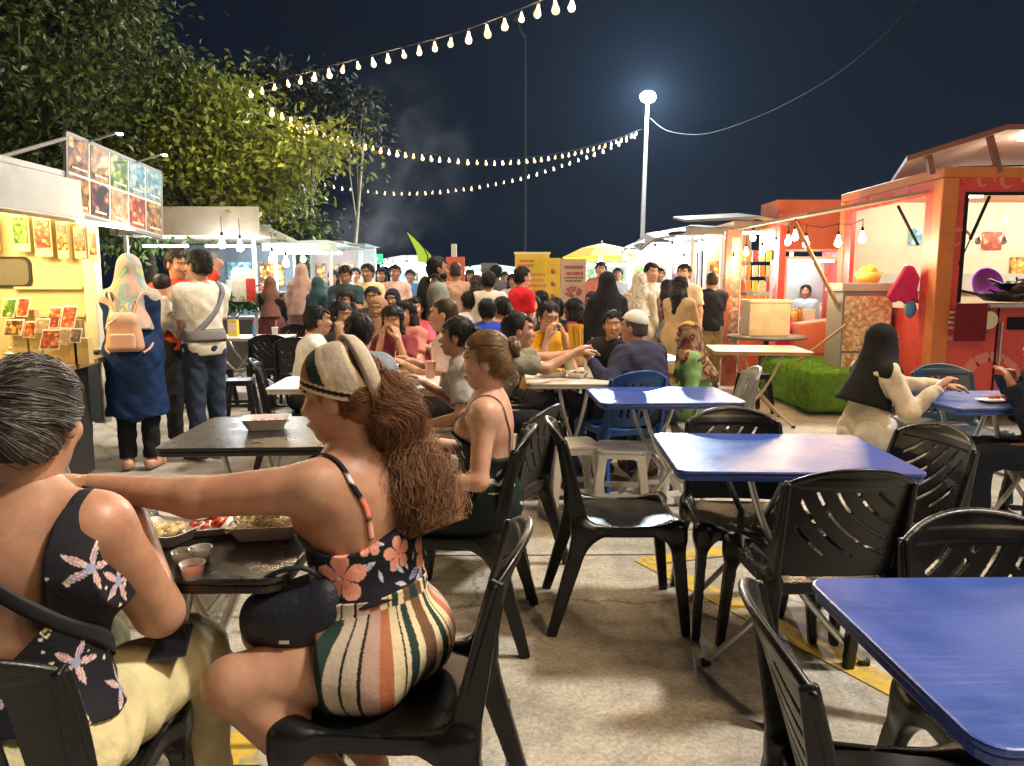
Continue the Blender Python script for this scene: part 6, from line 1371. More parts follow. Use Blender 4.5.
tb = prop('tilted_case', 'terracotta crate tilted against the red stall', 'crate', [('crate_body', MB().box((0,0,.27), (.5,.3,.42), Matrix.Rotation(R(-7), 3, 'Y')), mat('terracotta', (.55,.17,.10), .5, var=.15), .015), ('latch', MB().box((.17,-.156,.40), (.03,.01,.05)), WIRE, .003)], (V(815,346,9.6).x, 9.6, .42)); tb2 = prop('low_bench', 'low dark bench under the terracotta crate', 'bench', [('bench_top', MB().bx(-.4,.4,-.2,.2,.38,.42), plain((.08,.07,.07)), 0), ('leg', MB().bx(-.38,-.33,-.18,.18,0,.38), plain((.08,.07,.07)), 0), ('leg', MB().bx(.33,.38,-.18,.18,0,.38), plain((.08,.07,.07)), 0)], (V(815,346,9.6).x, 9.6, 0))
# hanging shirt in the left stall
sh = prop('hanging_apron', 'cream and red apron on a hanger in the beige topped stall', 'apron', [('apron_cloth', MB().prism([(-.16,-.45),(.16,-.45),(.17,0),(.1,.06),(-.1,.06),(-.17,0)], -.02, .02, M=Matrix.Rotation(R(90), 4, 'X')), cloth((.6,.55,.42)), .01), ('red_pocket', MB().bx(.06,.2,-.03,-.021,-.45,-.1), cloth((.5,.05,.03)), 0), ('hanger', MB().tube([(-.1,0,.06),(0,0,.14),(.1,0,.06)], .006, 5), STEEL, 0)], V(242,272,11.3))
for i, (px, py, l) in enumerate(((231,303,'dark green bunch of vegetables at the left of the beige stall counter'), (250,301,'leafy green bunch under the hanging apron'))):
    p = V(px, py, 11.45); o = thing('vegetables', l, 'vegetables', p); g = np.random.default_rng(i)
    pi = g.normal(0, .09, (500,3))*np.array([1.3,1,.7]); st = np.stack([pi, pi+g.normal(0,.04,(500,3))], 1); pp, qq = tubes(st, .010, 4); npmesh('leaves', [(pp, qq, 0)], plain((.04,.13,.03)), o)

# ------------------------------------------------------------------ food and small things on the near tables
FOAM = mat('foam_white', (.78,.77,.74), .5)
def foam_tray(x, y, z, w, d, h, rz, label, fill=None, lid=False, name='takeaway_box', rx=0):
    e = thing(name, label, 'food box', (x, y, z), rz)
    m = MB(); a = rrect(w*.72, d*.72, .02, 3); b = rrect(w, d, .03, 3); n = len(a); t = .004
    vs = [(p[0],p[1],0) for p in a]+[(p[0],p[1],h) for p in b]+[(p[0]*1.05,p[1]*1.05,h) for p in b]+[(p[0]*.96,p[1]*.96,h-.003) for p in b]+[(p[0]*.97,p[1]*.97,t) for p in a]
    fs = [tuple(range(n))[::-1]]
    for r in range(4): fs += [(r*n+i, r*n+(i+1)%n, (r+1)*n+(i+1)%n, (r+1)*n+i) for i in range(n)]
    fs.append(tuple(range(4*n, 5*n))); m.add(vs, fs); m.build('tray', FOAM, e)
    if lid:
        m = MB(); M = Matrix.Translation((0,d/2,h)) @ Matrix.Rotation(R(lid), 4, 'X') @ Matrix.Translation((0,d/2,0)); m.prism(rrect(w, d, .03, 3), 0, .004, M=M); m.prism(rrect(w*.72, d*.72, .02, 3), -.024, -.0205, M=M)
        a = [M @ Vector((p[0],p[1],-.0205)) for p in rrect(w*.72, d*.72, .02, 3)]; b = [M @ Vector((p[0],p[1],-.001)) for p in rrect(w*.98, d*.98, .03, 3)]; m.add(a+b, [(i,(i+1)%n,n+(i+1)%n,n+i) for i in range(n)]); m.build('lid', FOAM, e)
    if fill:
        g = np.random.default_rng(int(w*1000)); k, c = fill
        if k == 'noodles':
            pts = [(g.uniform(-w*.3,w*.3), g.uniform(-d*.3,d*.3)) for _ in range(70)]; P = []
            for (px, py) in pts:
                a = g.uniform(0,6.28); r = g.uniform(.015,.04); t = np.linspace(0, g.uniform(2,5), 14); P.append(np.stack([px+r*np.cos(a+t), py+r*np.sin(a+t)*.8, h*.75+.012*np.sin(t*2+a)+.018*math.exp(-((px/w)**2+(py/d)**2)*9)+0*t], 1))
            pp, qq = tubes(np.array(P), .0028, 5); npmesh('noodles', [(pp, qq, 0)], plain(c, .4), e)
            m = MB(); m.ell((0,0,h*.45), (w*.36,d*.36,h*.42), 18, 8); m.build('noodle_heap', plain(tuple(v*.8 for v in c), .5), e)
            m = MB()
            for _ in range(14): m.ell((g.uniform(-w*.3,w*.3), g.uniform(-d*.3,d*.3), h*.9+.01), (.007,.005,.003), 6, 4)
            m.build('herbs', plain((.15,.3,.05)), e)
        else:
            m = MB()
            for _ in range(22): m.ell((g.uniform(-w*.3,w*.3), g.uniform(-d*.25,d*.25), .02+g.uniform(0,.015)), (.018,.012,.009), 8, 5, 0, Matrix.Rotation(g.uniform(0,6), 3, 'Z'))
            m.build('food_pieces', plain(c, .3), e)
    return e
zt = .741
p = G(268,534,zt); foam_tray(p.x, p.y, zt, .19, .14, .040, .15, 'open foam box of pale noodles near the corner of the black table', ('noodles', (.8,.68,.42)))
p = G(218,530,zt); foam_tray(p.x, p.y, zt, .18, .12, .022, .3, 'foam tray with red saucy food beside the noodles', ('bits', (.55,.09,.03)))
foam_tray(G(163,540,zt).x, G(163,540,zt).y, zt, .17, .13, .035, -.30, 'open foam clamshell held by the grey haired woman', ('bits', (.6,.45,.2)), lid=38)
pl_ = thing('plastic_bag', 'crumpled clear plastic bag on the black table behind the clamshell', 'bag', (-.93,2.0,zt)); p_, q_ = sdfmesh([E((0,0,.03),(.08,.05,.045),.02), C((.05,0,.02),(.11,.03,.03),.02,.03,.02)], .006, wrinkle(.01, 55)); npmesh('bag_film', [(p_, q_, 0)], mat('cloudy_plastic', (.6,.6,.58), .2, alpha=.55), pl_)
for i, (px, py, c, l) in enumerate(((184,566,(.62,.58,.5),'clear sauce cup at the left, empty'), (193,572,(.62,.58,.5),''), (201,562,(.62,.58,.5),'clear sauce cup behind the red one'), (193,578,(.55,.03,.01),'small cup full of bright red chilli sauce'))):
    if not l: continue
    p = G(px, py, zt); e = thing('sauce_cup', l, 'cup', (p.x, p.y, zt), 0, 'sauce cups on the black table')
    m = MB(); m.lathe([(0,0),(.019,0),(.026,.034),(.0275,.035),(.0245,.034),(.018,.003),(0,.003)], n=24); m.build('cup', mat('clear_cup', (.75,.75,.72), .12, alpha=.45, spec=.8), e)
    m = MB(); m.lathe([(0,.004),(.0175,.004),(.0225,.022),(0,.0225)], n=20); m.build('sauce', mat('sauce_%d' % i, c, .12, spec=.8) if i == 3 else mat('pale_sauce', (.5,.45,.38), .3), e)
p = G(286,424,zt); foam_tray(-1.08, 3.2, zt, .20, .15, .05, .2, 'pink and white food tray on the empty black table', ('bits', (.7,.2,.2)))
m = MB(); 
lt = thing('litter', 'scrap of pink litter on the yellow paint at the bottom left', 'litter', (*G(205,742)[:2], .006)); m.ell((0,0,.008), (.03,.014,.009), 9, 5).ell((.025,.012,.007), (.018,.012,.008), 8, 5).ell((-.02,-.01,.006), (.014,.014,.007), 8, 5); m.build('scrap', plain((.55,.1,.12), .5), lt)
def cup(x, y, z, label, c=(.78,.77,.74), r=.038, h=.11, straw=True, group='drinks on the tables'):
    e = thing('drink_cup', label, 'cup', (x, y, z), 0, group)
    m = MB(); m.lathe([(0,0),(r*.75,0),(r,h),(r*1.05,h),(r*1.05,h+.006),(0,h+.007)], n=20); m.build('cup', plain(c, .3), e)
    if straw: m = MB(); m.tube([(.005,0,h*.6),(.02,.01,h+.09)], .0035, 6); m.build('straw', plain((.7,.55,.4)), e)
    return e
cup(-.77, 4.75, .741, 'white paper cup with a straw in the middle of the white table'); cup(-.55, 4.95, .741, 'cup with a straw beside the grey shirted woman', (.6,.3,.25)); cup(-1.3, 5.5, .741, 'yellow drink cup before the boy in the white shirt', (.7,.55,.08))
cup(.42, 5.45, .741, 'clear drink beside the lifted noodles', (.6,.55,.35)); cup(.55, 5.3, .741, 'tall plastic cup on the noodle table', (.65,.62,.5)); cup(-2.85, 8.9, .741, 'white cup among the bottles of the far table')
cup(.72, 6.4, .741, 'white bottle shaped cup on the table behind the mustard shirt', (.75,.75,.72), .03, .16, False)
foam_tray(-.62, 4.65, .741, .18, .14, .03, .2, 'tray of red and yellow food on the white table', ('bits', (.65,.3,.05)))
foam_tray(.28, 5.05, .741, .20, .15, .035, .2, 'shallow foam tray at the noodle table', ('noodles', (.7,.45,.1)))
foam_tray(.45, 5.0, .741, .18, .13, .035, 1.2, 'second foam tray beside the lifted noodles', ('bits', (.45,.25,.1)))
foam_tray(2.62, 3.95, .741, .20, .12, .012, .2, 'flat pink food tray on the pale blue table', ('bits', (.7,.3,.28)))
goods(-3.8, -2.9, 9.05, .741, 6, 77, 'the far crowded table')
jar(-2.35, 8.6, .741, .05, .2, (.7,.15,.12), 'striped red and yellow paper tub on the far table', (.75,.6,.1), None, 'tub', 'paper_tub')

# bare white bulbs of the left and far rows
WB = glow('bulb_white', (.92,.98,1), 30)
hb = thing('hanging_bulbs', 'bare white bulbs hanging in a line along the left row of stalls', 'bulbs', (0,0,0)); me, m2 = bulb_mesh(1.5, WB)
for (px, py, Y) in ((222,243,11.2),(240,246,11.2),(272,258,11.9),(286,262,12.0),(303,258,15.2),(318,262,15.4),(333,266,19),(344,263,19.2)):
    p = V(px, py, Y); o = link('bulb', me, hb); o.location = p+Vector((0,0,.07)); link('socket', m2, o); q = MB(); q.tube([p+Vector((0,0,.15)), p+Vector((0,0,.4))], .005, 4); q.build('bulb_wire', WIRE, hb); lamp(p-Vector((0,.15,.12)), 9, (.88,.96,1), .06)
hb = thing('hanging_bulbs', 'bright white bulbs glaring above the far middle of the crowd', 'bulbs', (0,0,0))
for (px, py, Y) in ((388,264,22),(407,266,22),(393,272,22),(470,272,20),(540,262,16),(600,262,16.5),(625,256,16),(655,252,14.2),(672,250,14.2),(684,262,14.2)):
    p = V(px, py, Y); o = link('bulb', me, hb); o.location = p+Vector((0,0,.07)); link('socket', m2, o); q = MB(); q.tube([p+Vector((0,0,.15)), p+Vector((0,0,.35))], .005, 4); q.build('bulb_wire', WIRE, hb); lamp(p-Vector((0,.15,.12)), 13, (.88,.96,1), .06)

goods(4.7, 7.1, 9.1, 1.002, 9, 61, 'the worktop inside the red truck')
goods(5.05, 6.2, 7.18, pB1.z+.002, 5, 63, 'the service shelf of the red truck')
for i, (px, py, Y, rr, l) in enumerate(((1012,290,7.5,.16,'black pot lid leaning at the right end of the truck shelf'), (1024,280,7.6,.2,'black cooking pot piled at the right end of the truck shelf'), (1022,296,7.35,.13,'small black bowl under the piled pots'))):
    p = V(px, py, Y); prop('pot', l, 'pot', [('pot_body', MB().lathe([(0,0),(rr*.8,.0),(rr,.05),(rr*1.02,.11),(rr*.95,.11),(rr*.9,.02),(0,.015)], n=24), mat('wok_black', (.02,.02,.022), .3), 0), ('handle', MB().tube([(-rr,0,.09),(-rr*1.7,-.05,.13)], .01, 6), mat('wok_black', (.02,.02,.022), .3), 0)], (p.x, p.y, pB1.z+.004+.03*i), .5*i).rotation_euler = (.25*i,.3*i,.5*i)
for i, (px, l) in enumerate(((980,'steel ladle hanging in the red truck opening'), (1006,'steel spatula hanging in the red truck opening'))):
    p = V(px, 215, 7.9); prop('utensil', l, 'utensil', [('handle', MB().tube([(0,0,.0),(0,0,-.22)], .006, 6), STEEL, 0), ('head', MB().ell((0,0,-.26), (.04,.015,.045), 10, 6), STEEL, 0)], p)
# ------------------------------------------------------------------ the crowd
def W(px, py, Y): return V(px, py, Y)
seat_pts = []
def sit(*a, **k):
    k.setdefault('seat', .45); st = k.pop('stool', 'black'); e, f = person(*a, **k)
    if st:
        x, y = e.location.x, e.location.y; seat_pts.append((x, y, a[3], st, k.get('short', a[4])))
    return e, f
# the family at the yellow truck
eb, fb_ = person(128, 255, 5.42, 12, 'woman in a pastel patterned headscarf and long navy tunic at the yellow truck', skin='brown', hair=('hijab', cloth((.62,.42,.36), 'flow', ((.25,.42,.42),(.55,.55,.2),(.75,.45,.45)), 6), (.30,)), top=('dress',(.012,.035,.12),.42), bottom=('trousers',(.012,.012,.016)), shoes=(.55,.3,.2), arms={'B':'carry'}, hyaw=10, vox=.011)
bk_ = thing('backpack', 'small pale pink leather backpack worn over the navy tunic', 'backpack', fb_.M @ (fb_.chest-fb_.fw*.20*fb_.s-Vector((0,0,.16))), R(12))
p_, q_ = sdfmesh([B((0,0,-.13), (0,0,.12), (.13,.055), (.10,.045), (1,0,0), .02, .045), C((-.05,0,.10),(.05,0,.10),.05,.05,.03)], .007); npmesh('backpack_body', [(p_, q_, 0)], mat('pink_leather', (.66,.38,.28), .45, var=.08), bk_)
p_, q_ = sdfmesh([B((0,-.058,-.11), (0,-.058,-.0), (.085,.02), (.085,.018), (1,0,0), .02, .018)], .006); npmesh('front_pocket', [(p_, q_, 0)], mat('pink_leather2', (.70,.42,.31), .45, var=.08), bk_)
m = MB(); m.tube([(-.07,-.082,-.01),(.07,-.082,-.01)], .003, 5); m.tube([(-.10,-.055,.06),(0,-.062,.13),(.10,-.055,.06)], .003, 5); m.build('zip', STEEL, bk_)
m = MB(); m.tube(spline([(-.03,0,.15),(0,0,.20),(.03,0,.15)], 8), .006, 6); m.build('handle', mat('pink_leather', (.66,.38,.28)), bk_)
for sg in (-1,1):
    m = MB(); m.tube(spline([(sg*.06,.04,.14),(sg*.10,.06,.26),(sg*.12,.16,.28),(sg*.13,.28,.16),(sg*.15,.22,.0),(sg*.15,.08,-.10),(sg*.11,.02,-.14)], 24), .009, 6); m.build('strap', mat('pink_leather', (.66,.38,.28)), bk_)
e9, f9 = person(197, 250, 5.75, 52, 'man in a white tee with a grey baby carrier belt and jeans, holding the baby', male=True, skin='tan', hair=('short','black'), top=('short',(.72,.70,.64)), bottom=('trousers',(.03,.045,.08)), arms={'B':'carry'}, hyaw=15, bulk=.92, vox=.011)
person(177, 249, 6.05, 215, 'man in an orange red shirt with one arm folded behind his head', male=True, skin='tan', hair=('short','dark'), top=('short',(.62,.07,.03)), bottom=('trousers',(.02,.02,.025)), arms={'L':'behind_head','R':'carry'}, hpitch=12, hyaw=20)
# the carrier belt
cb = thing('baby_carrier', 'grey baby carrier strapped round the white tee of the father', 'baby carrier', e9.location, R(52)); s = f9.s
tp9 = torso_prims(f9, .92, True, sleeve='short'); T9 = lambda x, t, y: f9.pel+f9.rt*x*s+f9.up*t*s+f9.fw*y*s
ribbon(tp9, [T9(.25*math.sin(a), .10, -.22*math.cos(a)) for a in [i*math.pi/8 for i in range(17)]], .10, cloth((.20,.19,.21)), 'waist_belt', cb, .022, 60, .006)
ribbon(tp9, [T9(-.12,.12,-.13), T9(-.02,.20,-.15), T9(.08,.30,-.14), T9(.12,.38,-.10), T9(.12,.42,.0), T9(.11,.36,.10)], .045, cloth((.22,.23,.30)), 'shoulder_strap', cb, .022, 40, .005)
# baby: one small continuous body held at the chest
ba = thing('person', 'baby with dark hair held between the two men', 'person', V(163,290,5.85)); R0 = Matrix.Identity(3)
pb = [E((0,0,.05),(.062,.07,.068),.02), C((0,.0,-.02),(0,.02,-.22),.055,.07,.04), C((-.05,0,-.06),(-.11,.05,-.14),.024,.02,.02), C((.05,0,-.06),(.10,.08,-.12),.024,.02,.02), C((-.04,.02,-.25),(-.07,.08,-.36),.04,.028,.03), C((.04,.02,-.25),(.07,.06,-.36),.04,.028,.03)]
npmesh('body', [(*sdfmesh(pb, .010), 0)], skin_mat('light'), ba); npmesh('hair', [(*sdfmesh([E((0,-.012,.058),(.068,.075,.072),.02)], .009, lambda D,X,Y,Z: np.maximum(D, np.maximum(.0-Z, Y-.05))), 0)], hairmat('black'), ba)
npmesh('romper', [(*sdfmesh([C((0,.0,-.07),(0,.02,-.23),.06,.078,.04,0), C((-.04,.02,-.25),(-.06,.06,-.32),.048,.04,.03,1), C((.04,.02,-.25),(.06,.05,-.32),.048,.04,.03,1)], .010), 0)], cloth((.75,.75,.72)), ba)
G1 = 'people around the drinks table'; G2 = 'people sharing noodles'; G3 = 'people standing in the market'
# people round the drinks table
sit(318, 306, 5.6, -70, 'boy in a white shirt at the left end of the drinks table', G1, male=True, skin='brown', top=('short',(.68,.68,.70)), arms={'B':'eat'}, lean=12, stool=None)
sit(341, 302, 6.0, -120, 'dark haired woman in black beside the boy in the white shirt', G1, skin='brown', hair=('long','black'), top=('short',(.02,.02,.022)), arms={'B':'eat'}, lean=8)
sit(360, 314, 4.22, -8, 'man in a grey blue shirt with dark straps, back of his head to the viewer', G1, male=True, skin='tan', top=('short',(.22,.27,.34)), arms={'B':'table'}, lean=10, bulk=1.12, stool=None, vox=.011, fb=False)
sit(392, 306, 5.75, 165, 'woman with long black hair drinking, burgundy top, facing the viewer', G1, skin='tan', hair=('long','black'), top=('short',(.22,.04,.05)), arms={'B':'eat'}, lean=8, hpitch=10, hyaw=15)
sit(378, 297, 7.0, 170, 'woman in a tan headscarf behind the drinking woman', G1, hair=('hijab',(.36,.2,.13),(.25,)), top=('long',(.3,.2,.15)), arms={'B':'table'})
sit(405, 301, 6.7, 150, 'girl in a coral top leaning in behind the drinking woman', G1, skin='light', hair=('long','black'), top=('short',(.6,.22,.18)), arms={'B':'table'}, lean=8)
sit(415, 297, 7.4, 175, 'girl in a bright pink top looking at the viewer', G1, skin='light', hair=('pony','black'), top=('short',(.72,.14,.22)), arms={'B':'table'})
sit(443, 298, 5.35, 88, 'heavy man with cropped hair and a pale pink tee, facing left', G1, male=True, skin='tan', hair=('crop','dark'), top=('short',(.66,.50,.46)), arms={'B':'table'}, lean=14, bulk=1.3, belly=.03)
sit(456, 317, 4.15, 86, 'woman with a long black ponytail in a grey tee, leaning on her knee', G1, skin='tan', hair=('pony','black'), top=('short',(.38,.36,.35)), bottom=('shorts',(.55,.5,.45)), arms={'L':(V(425,425,4.0), Vector((.3,-.5,-1))), 'R':'table'}, lean=16, vox=.010)
sit(345, 290, 8.0, 170, 'seated person with dark hair below the man with the lanyard', G1, skin='brown', hair=('long','black'), top=('long',(.03,.03,.05)), arms={'B':'table'})
sit(372, 287, 9.0, 185, 'far seated person in dark clothes under the cream shirt', G1, skin='brown', hair=('short','black'), male=True, top=('short',(.05,.05,.08)), arms={'B':'table'})
sit(392, 289, 8.6, 175, 'far seated woman in a dark headscarf', G1, hair=('hijab',(.02,.02,.04),(.25,)), top=('long',(.04,.04,.08)), arms={'B':'table'})
sit(212, 322, 8.2, 60, 'seated woman in a brown skirt half hidden by the father', G1, skin='brown', hair=('long','dark'), top=('short',(.25,.12,.1)), bottom=('skirt',(.2,.1,.07),.3), arms={'B':'table'})
# the noodle family
sit(519, 313, 4.75, -88, 'young man in an olive grey tee reaching right across the noodle table', G2, male=True, skin='tan', top=('short',(.22,.22,.18)), bottom=('trousers',(.010,.012,.025)), arms={'L':(V(588,352,5.0), Vector((-.3,-.3,-1))), 'R':(V(575,352,4.8), Vector((-.3,-.3,-1)))}, lean=26, vox=.010)
sit(549, 302, 5.6, 200, 'boy with glasses in a mustard shirt lifting noodles', G2, male=True, skin='light', glasses=True, top=('short',(.66,.33,.02)), arms={'B':'eat'}, lean=12, hpitch=12, vox=.011)
sit(613, 311, 5.75, 165, 'young man in a dark shirt resting his arm before the man in the skullcap', G2, male=True, skin='tan', top=('short',(.02,.022,.03)), arms={'R':(V(575,352,5.5), Vector((-.6,-.2,-1))), 'L':'table'}, lean=20, hyaw=10)
e_, f_ = sit(634, 312, 5.15, 28, 'man in a navy jacket and white skullcap, seen from behind on the blue chair', G2, male=True, skin='tan', hair=('crop','greying'), top=('long',(.035,.035,.075)), arms={'L':(V(590,360,5.0), Vector((-1,-.3,-.4))), 'R':'table'}, lean=24, bulk=1.15, hyaw=28, stool=None, vox=.011)
s = f_.s; Pp = P_head(f_); hb_ = [E(Pp(0,-.014,.045), (.088*s,.104*s,.094*s), .02, f_.HR)]
cap_ = npmesh('skullcap', [(*sdfmesh(hb_, .007, lambda D, X, Y, Z: np.maximum(D, (.055-local_head(f_, X, Y, Z)[2]-.25*local_head(f_, X, Y, Z)[1]*-1)*s)), 0)], mat('white_knit', (.72,.72,.70), .8, bump=.7, bscale=160), e_)
sit(688, 322, 5.15, 75, 'woman in a patterned brown headscarf and pale green clothes, facing left', G2, skin='brown', hair=('hijab', cloth((.30,.22,.12), 'flow', ((.10,.02,.03),(.45,.32,.08)), 7), (.26,)), top=('long',(.22,.40,.16)), bottom=('skirt',(.2,.38,.14),.25), arms={'B':'lap'}, lean=10, stool=None, vox=.011, hpitch=5)
sit(884, 324, 4.2, -78, 'woman in a black headscarf and cream top sitting at the pale blue table', None, skin='tan', hair=('hijab',(.012,.012,.014),(.30,.012,.22,1.1)), top=('long',(.66,.58,.45)), bottom=('skirt',(.7,.68,.63),.12), arms={'R':(V(938,388,4.0), Vector((0,-.4,-1))), 'L':(V(945,386,4.15), Vector((0,.4,-1)))}, lean=8, stool=None, vox=.010, hyaw=-8)
sit(1046, 325, 3.75, 80, 'person in dark clothes holding a phone at the right edge of the picture', None, skin='tan', hair=('long','black'), top=('long',(.012,.016,.03)), bottom=('trousers',(.012,.016,.03)), arms={'L':(V(1012,385,3.7), Vector((.4,-.4,-1))), 'R':(V(1012,383,3.9), Vector((.4,.4,-1)))}, lean=6, vox=.010)
ph = thing('phone', 'black phone held over the pale blue table', 'phone', V(1004,385,3.78), .5); m = MB(); m.box((0,0,0), (.008,.07,.14), Matrix.Rotation(R(-40), 3, 'Y')); m.build('phone_body', mat('phone_black', (.015,.016,.03), .15), ph, bevel=.003); m = MB(); m.box((-.0045,0,.0036), (.001,.062,.13), Matrix.Rotation(R(-40), 3, 'Y')); m.build('phone_screen', mat('phone_glass', (.01,.01,.015), .05), ph)
# the lifted noodles
nd = thing('noodles', 'bundle of yellow noodles lifted above the noodle table', 'noodles', V(576,338,5.35)); g = np.random.default_rng(9)
st = np.array([[(a+.008*math.sin(t*3+i), b, .10-.24*t) for t in np.linspace(0,1,14)] for i, (a, b) in enumerate(g.normal(0, .024, (90,2)))]); pp, qq = tubes(st, .0032, 5); npmesh('noodle_strands', [(pp, qq, 0)], mat('noodle_yellow', (.80,.50,.07), .35), nd)
# further seated
for a in ((487,299,7.1,5,'man in a royal blue tee seen from behind in the crowd',dict(male=True,top=('short',(.02,.06,.45)),bulk=1.2,fb=False)),
          (501,297,7.6,40,'child in an orange top beside the royal blue tee',dict(top=('short',(.65,.22,.08)),hair=('pony','black'))),
          (533,296,8.6,160,'small boy facing the viewer in front of the yellow board',dict(male=True,skin='light',top=('short',(.3,.3,.3)))),
          (541,291,9.2,10,'person in a charcoal shirt in front of the yellow board',dict(male=True,top=('short',(.06,.07,.07)),fb=False)),
          (555,298,7.6,20,'dark haired person in dark green just behind the boy with glasses',dict(male=True,top=('short',(.02,.04,.035)),fb=False)),
          (573,299,7.6,60,'woman with long hair in a burgundy top behind the noodle table',dict(hair=('long','black'),top=('short',(.22,.03,.08)))),
          (592,292,9.4,150,'seated woman in a dark headscarf beyond the burgundy top',dict(hair=('hijab',(.03,.03,.05),(.25,)),top=('long',(.05,.05,.08)))),
          (468,292,8.8,30,'seated person in a pale shirt left of the royal blue tee',dict(male=True,top=('short',(.5,.5,.52)))),
          (424,290,9.6,200,'far seated child in a white top below the lime flag',dict(top=('short',(.6,.6,.6)))),
          (628,296,9.0,120,'seated man in a black shirt far behind the skullcap',dict(male=True,top=('short',(.02,.02,.025)))),
          (668,300,8.6,60,'seated woman in a grey blue dress in front of the beige tunic',dict(hair=('long','black'),top=('short',(.2,.26,.3)))),
          (300,292,11.5,140,'far seated girl in red at the narrow curtained stall',dict(top=('short',(.5,.05,.05)),hair=('long','black')))):
    k = dict(arms={'B':'table'}, skin='brown', lean=8); k.update(a[5]); sit(a[0], a[1], a[2], a[3], a[4], 'people seated further back', **k)
# standing
stand = ((438,257,7.6,-75,'tall bearded man in a grey green shirt carrying a backpack, facing right',dict(male=True,beard=True,skin='tan',glasses=True,top=('short',(.22,.27,.25)),bottom=('trousers',(.04,.06,.12)),arms={'B':'down'})),
 (455,262,9.4,10,'man in a tan shirt and dark jeans seen from behind the bearded man',dict(male=True,top=('short',(.45,.28,.2)),bottom=('trousers',(.015,.02,.05)),hair=('crop','dark'))),
 (477,276,9.0,-10,'woman in a pale pink top with long dark hair, seen from behind',dict(hair=('long','dark'),top=('short',(.68,.45,.45)),bottom=('trousers',(.015,.015,.02)))),
 (489,272,8.8,-5,'person in a white tee with a diagonal black strap on the back',dict(male=True,top=('short',(.66,.66,.64)),bottom=('trousers',(.03,.03,.04)))),
 (496,265,12.0,15,'person with dark hair just above the white tee',dict(male=True,top=('short',(.1,.1,.12)))),
 (523,267,8.4,-60,'man in a bright red polo shirt standing in front of the yellow board',dict(male=True,skin='light',top=('short',(.68,.02,.03)),arms={'B':'carry'})),
 (607,272,7.0,10,'woman in a full black robe and headscarf behind the noodle table',dict(hair=('hijab',(.010,.010,.014),(.5,.014,.3,1.25)),top=('robe',(.010,.010,.014)),bottom=None)),
 (601,262,12.5,175,'vendor in a red and white top at the stall behind the black robe',dict(male=True,skin='light',top=('short',(.7,.25,.2)))),
 (640,272,8.6,-20,'woman in a white patterned headscarf and a yellow bag, standing',dict(hair=('hijab', cloth((.6,.58,.5), 'flow', ((.35,.33,.28),(.7,.68,.62)), 9), (.3,)),top=('dress',(.55,.50,.38),.5),bottom=('trousers',(.1,.1,.1)))),
 (652,263,9.2,200,'boy with a black fringe in a white shirt',dict(male=True,skin='light',top=('short',(.62,.64,.62)))),
 (684,264,9.4,150,'fair faced man with short hair behind the beige tunic',dict(male=True,skin='light',top=('short',(.62,.5,.4)))),
 (681,277,8.0,-40,'woman in a long beige tunic with her arm raised to the stall',dict(hair=('long','black'),top=('dress',(.52,.38,.22),.45),bottom=('trousers',(.4,.3,.2)),arms={'L':'carry','R':'phone'})),
 (668,280,8.9,-20,'woman with dark hair and a grey sling left of the beige tunic',dict(hair=('long','black'),top=('short',(.33,.24,.2)),bottom=('trousers',(.1,.16,.2)))),
 (712,272,9.6,5,'man in a black tee and khaki trousers beside the rust red post',dict(male=True,top=('short',(.012,.015,.02)),bottom=('trousers',(.30,.24,.12)),hair=('crop','dark'),arms={'B':'carry'})),
 (345,266,9.6,185,'man in a dark teal tee with a lanyard looking at his phone',dict(male=True,skin='tan',top=('short',(.03,.06,.08)),arms={'B':'phone'},hpitch=20)),
 (367,264,10.2,170,'man with bushy hair in a cream shirt',dict(male=True,skin='brown',top=('short',(.72,.6,.36)))),
 (395,265,11.5,190,'man in a pinkish white tee with a red strap across',dict(male=True,skin='brown',top=('short',(.7,.5,.46)))),
 (381,268,12.6,180,'person in dark clothes between the cream and the pinkish shirts',dict(top=('short',(.1,.08,.08)),hair=('long','black'))),
 (318,277,10.4,-25,'woman in a long dark teal headscarf and dress',dict(hair=('hijab',(.03,.08,.10),(.4,)),top=('dress',(.025,.07,.09),.2),bottom=None)),
 (301,264,11.2,8,'tall figure in a long dusty pink headscarf at the curtained stall',dict(hair=('hijab',(.42,.27,.24),(.5,.014,.3,1.15)),top=('robe',(.40,.26,.23)),bottom=None)),
 (270,277,10.6,5,'woman in a brown headscarf and maroon skirt, seen from behind at the counter',dict(hair=('hijab',(.17,.085,.065),(.38,)),top=('long',(.015,.013,.013)),bottom=('skirt',(.16,.05,.055),.12),arms={'B':'table'})),
 (355,268,12.8,185,'pale faced person behind the dark teal tee',dict(male=True,skin='light',top=('short',(.5,.42,.38)))),
 (333,271,12.4,170,'person in black left of the dark teal tee',dict(skin='light',hair=('long','black'),top=('short',(.02,.02,.025)))),
 (410,270,14.0,180,'distant person in a blue shirt near the lime flag',dict(male=True,top=('short',(.1,.2,.45)))),
 (470,270,15.0,175,'distant person in a mauve top in front of the white stall',dict(top=('short',(.4,.3,.4)),hair=('long','black'))),
 (505,272,15.5,180,'distant person in dark blue between the white tee and the red polo',dict(male=True,top=('short',(.04,.06,.14)))),
 (513,274,11.5,190,'distant person in white beside the red polo',dict(top=('short',(.62,.6,.6)),hair=('long','black'))),
 (806,285,10.9,150,'vendor in pale blue with a yellow cap behind the glass display',dict(male=True,top=('long',(.4,.55,.68)))),
 (660,268,13.5,170,'vendor in a blue top inside the dazzling white stall',dict(male=True,top=('short',(.1,.2,.4)))),
 (618,268,14.5,165,'distant man in a light grey shirt under the yellow parasol edge',dict(male=True,top=('short',(.45,.45,.45)))),
 (770,268,12.3,160,'vendor in a white shirt inside the packet stall',dict(male=True,skin='light',top=('short',(.65,.62,.6)))))
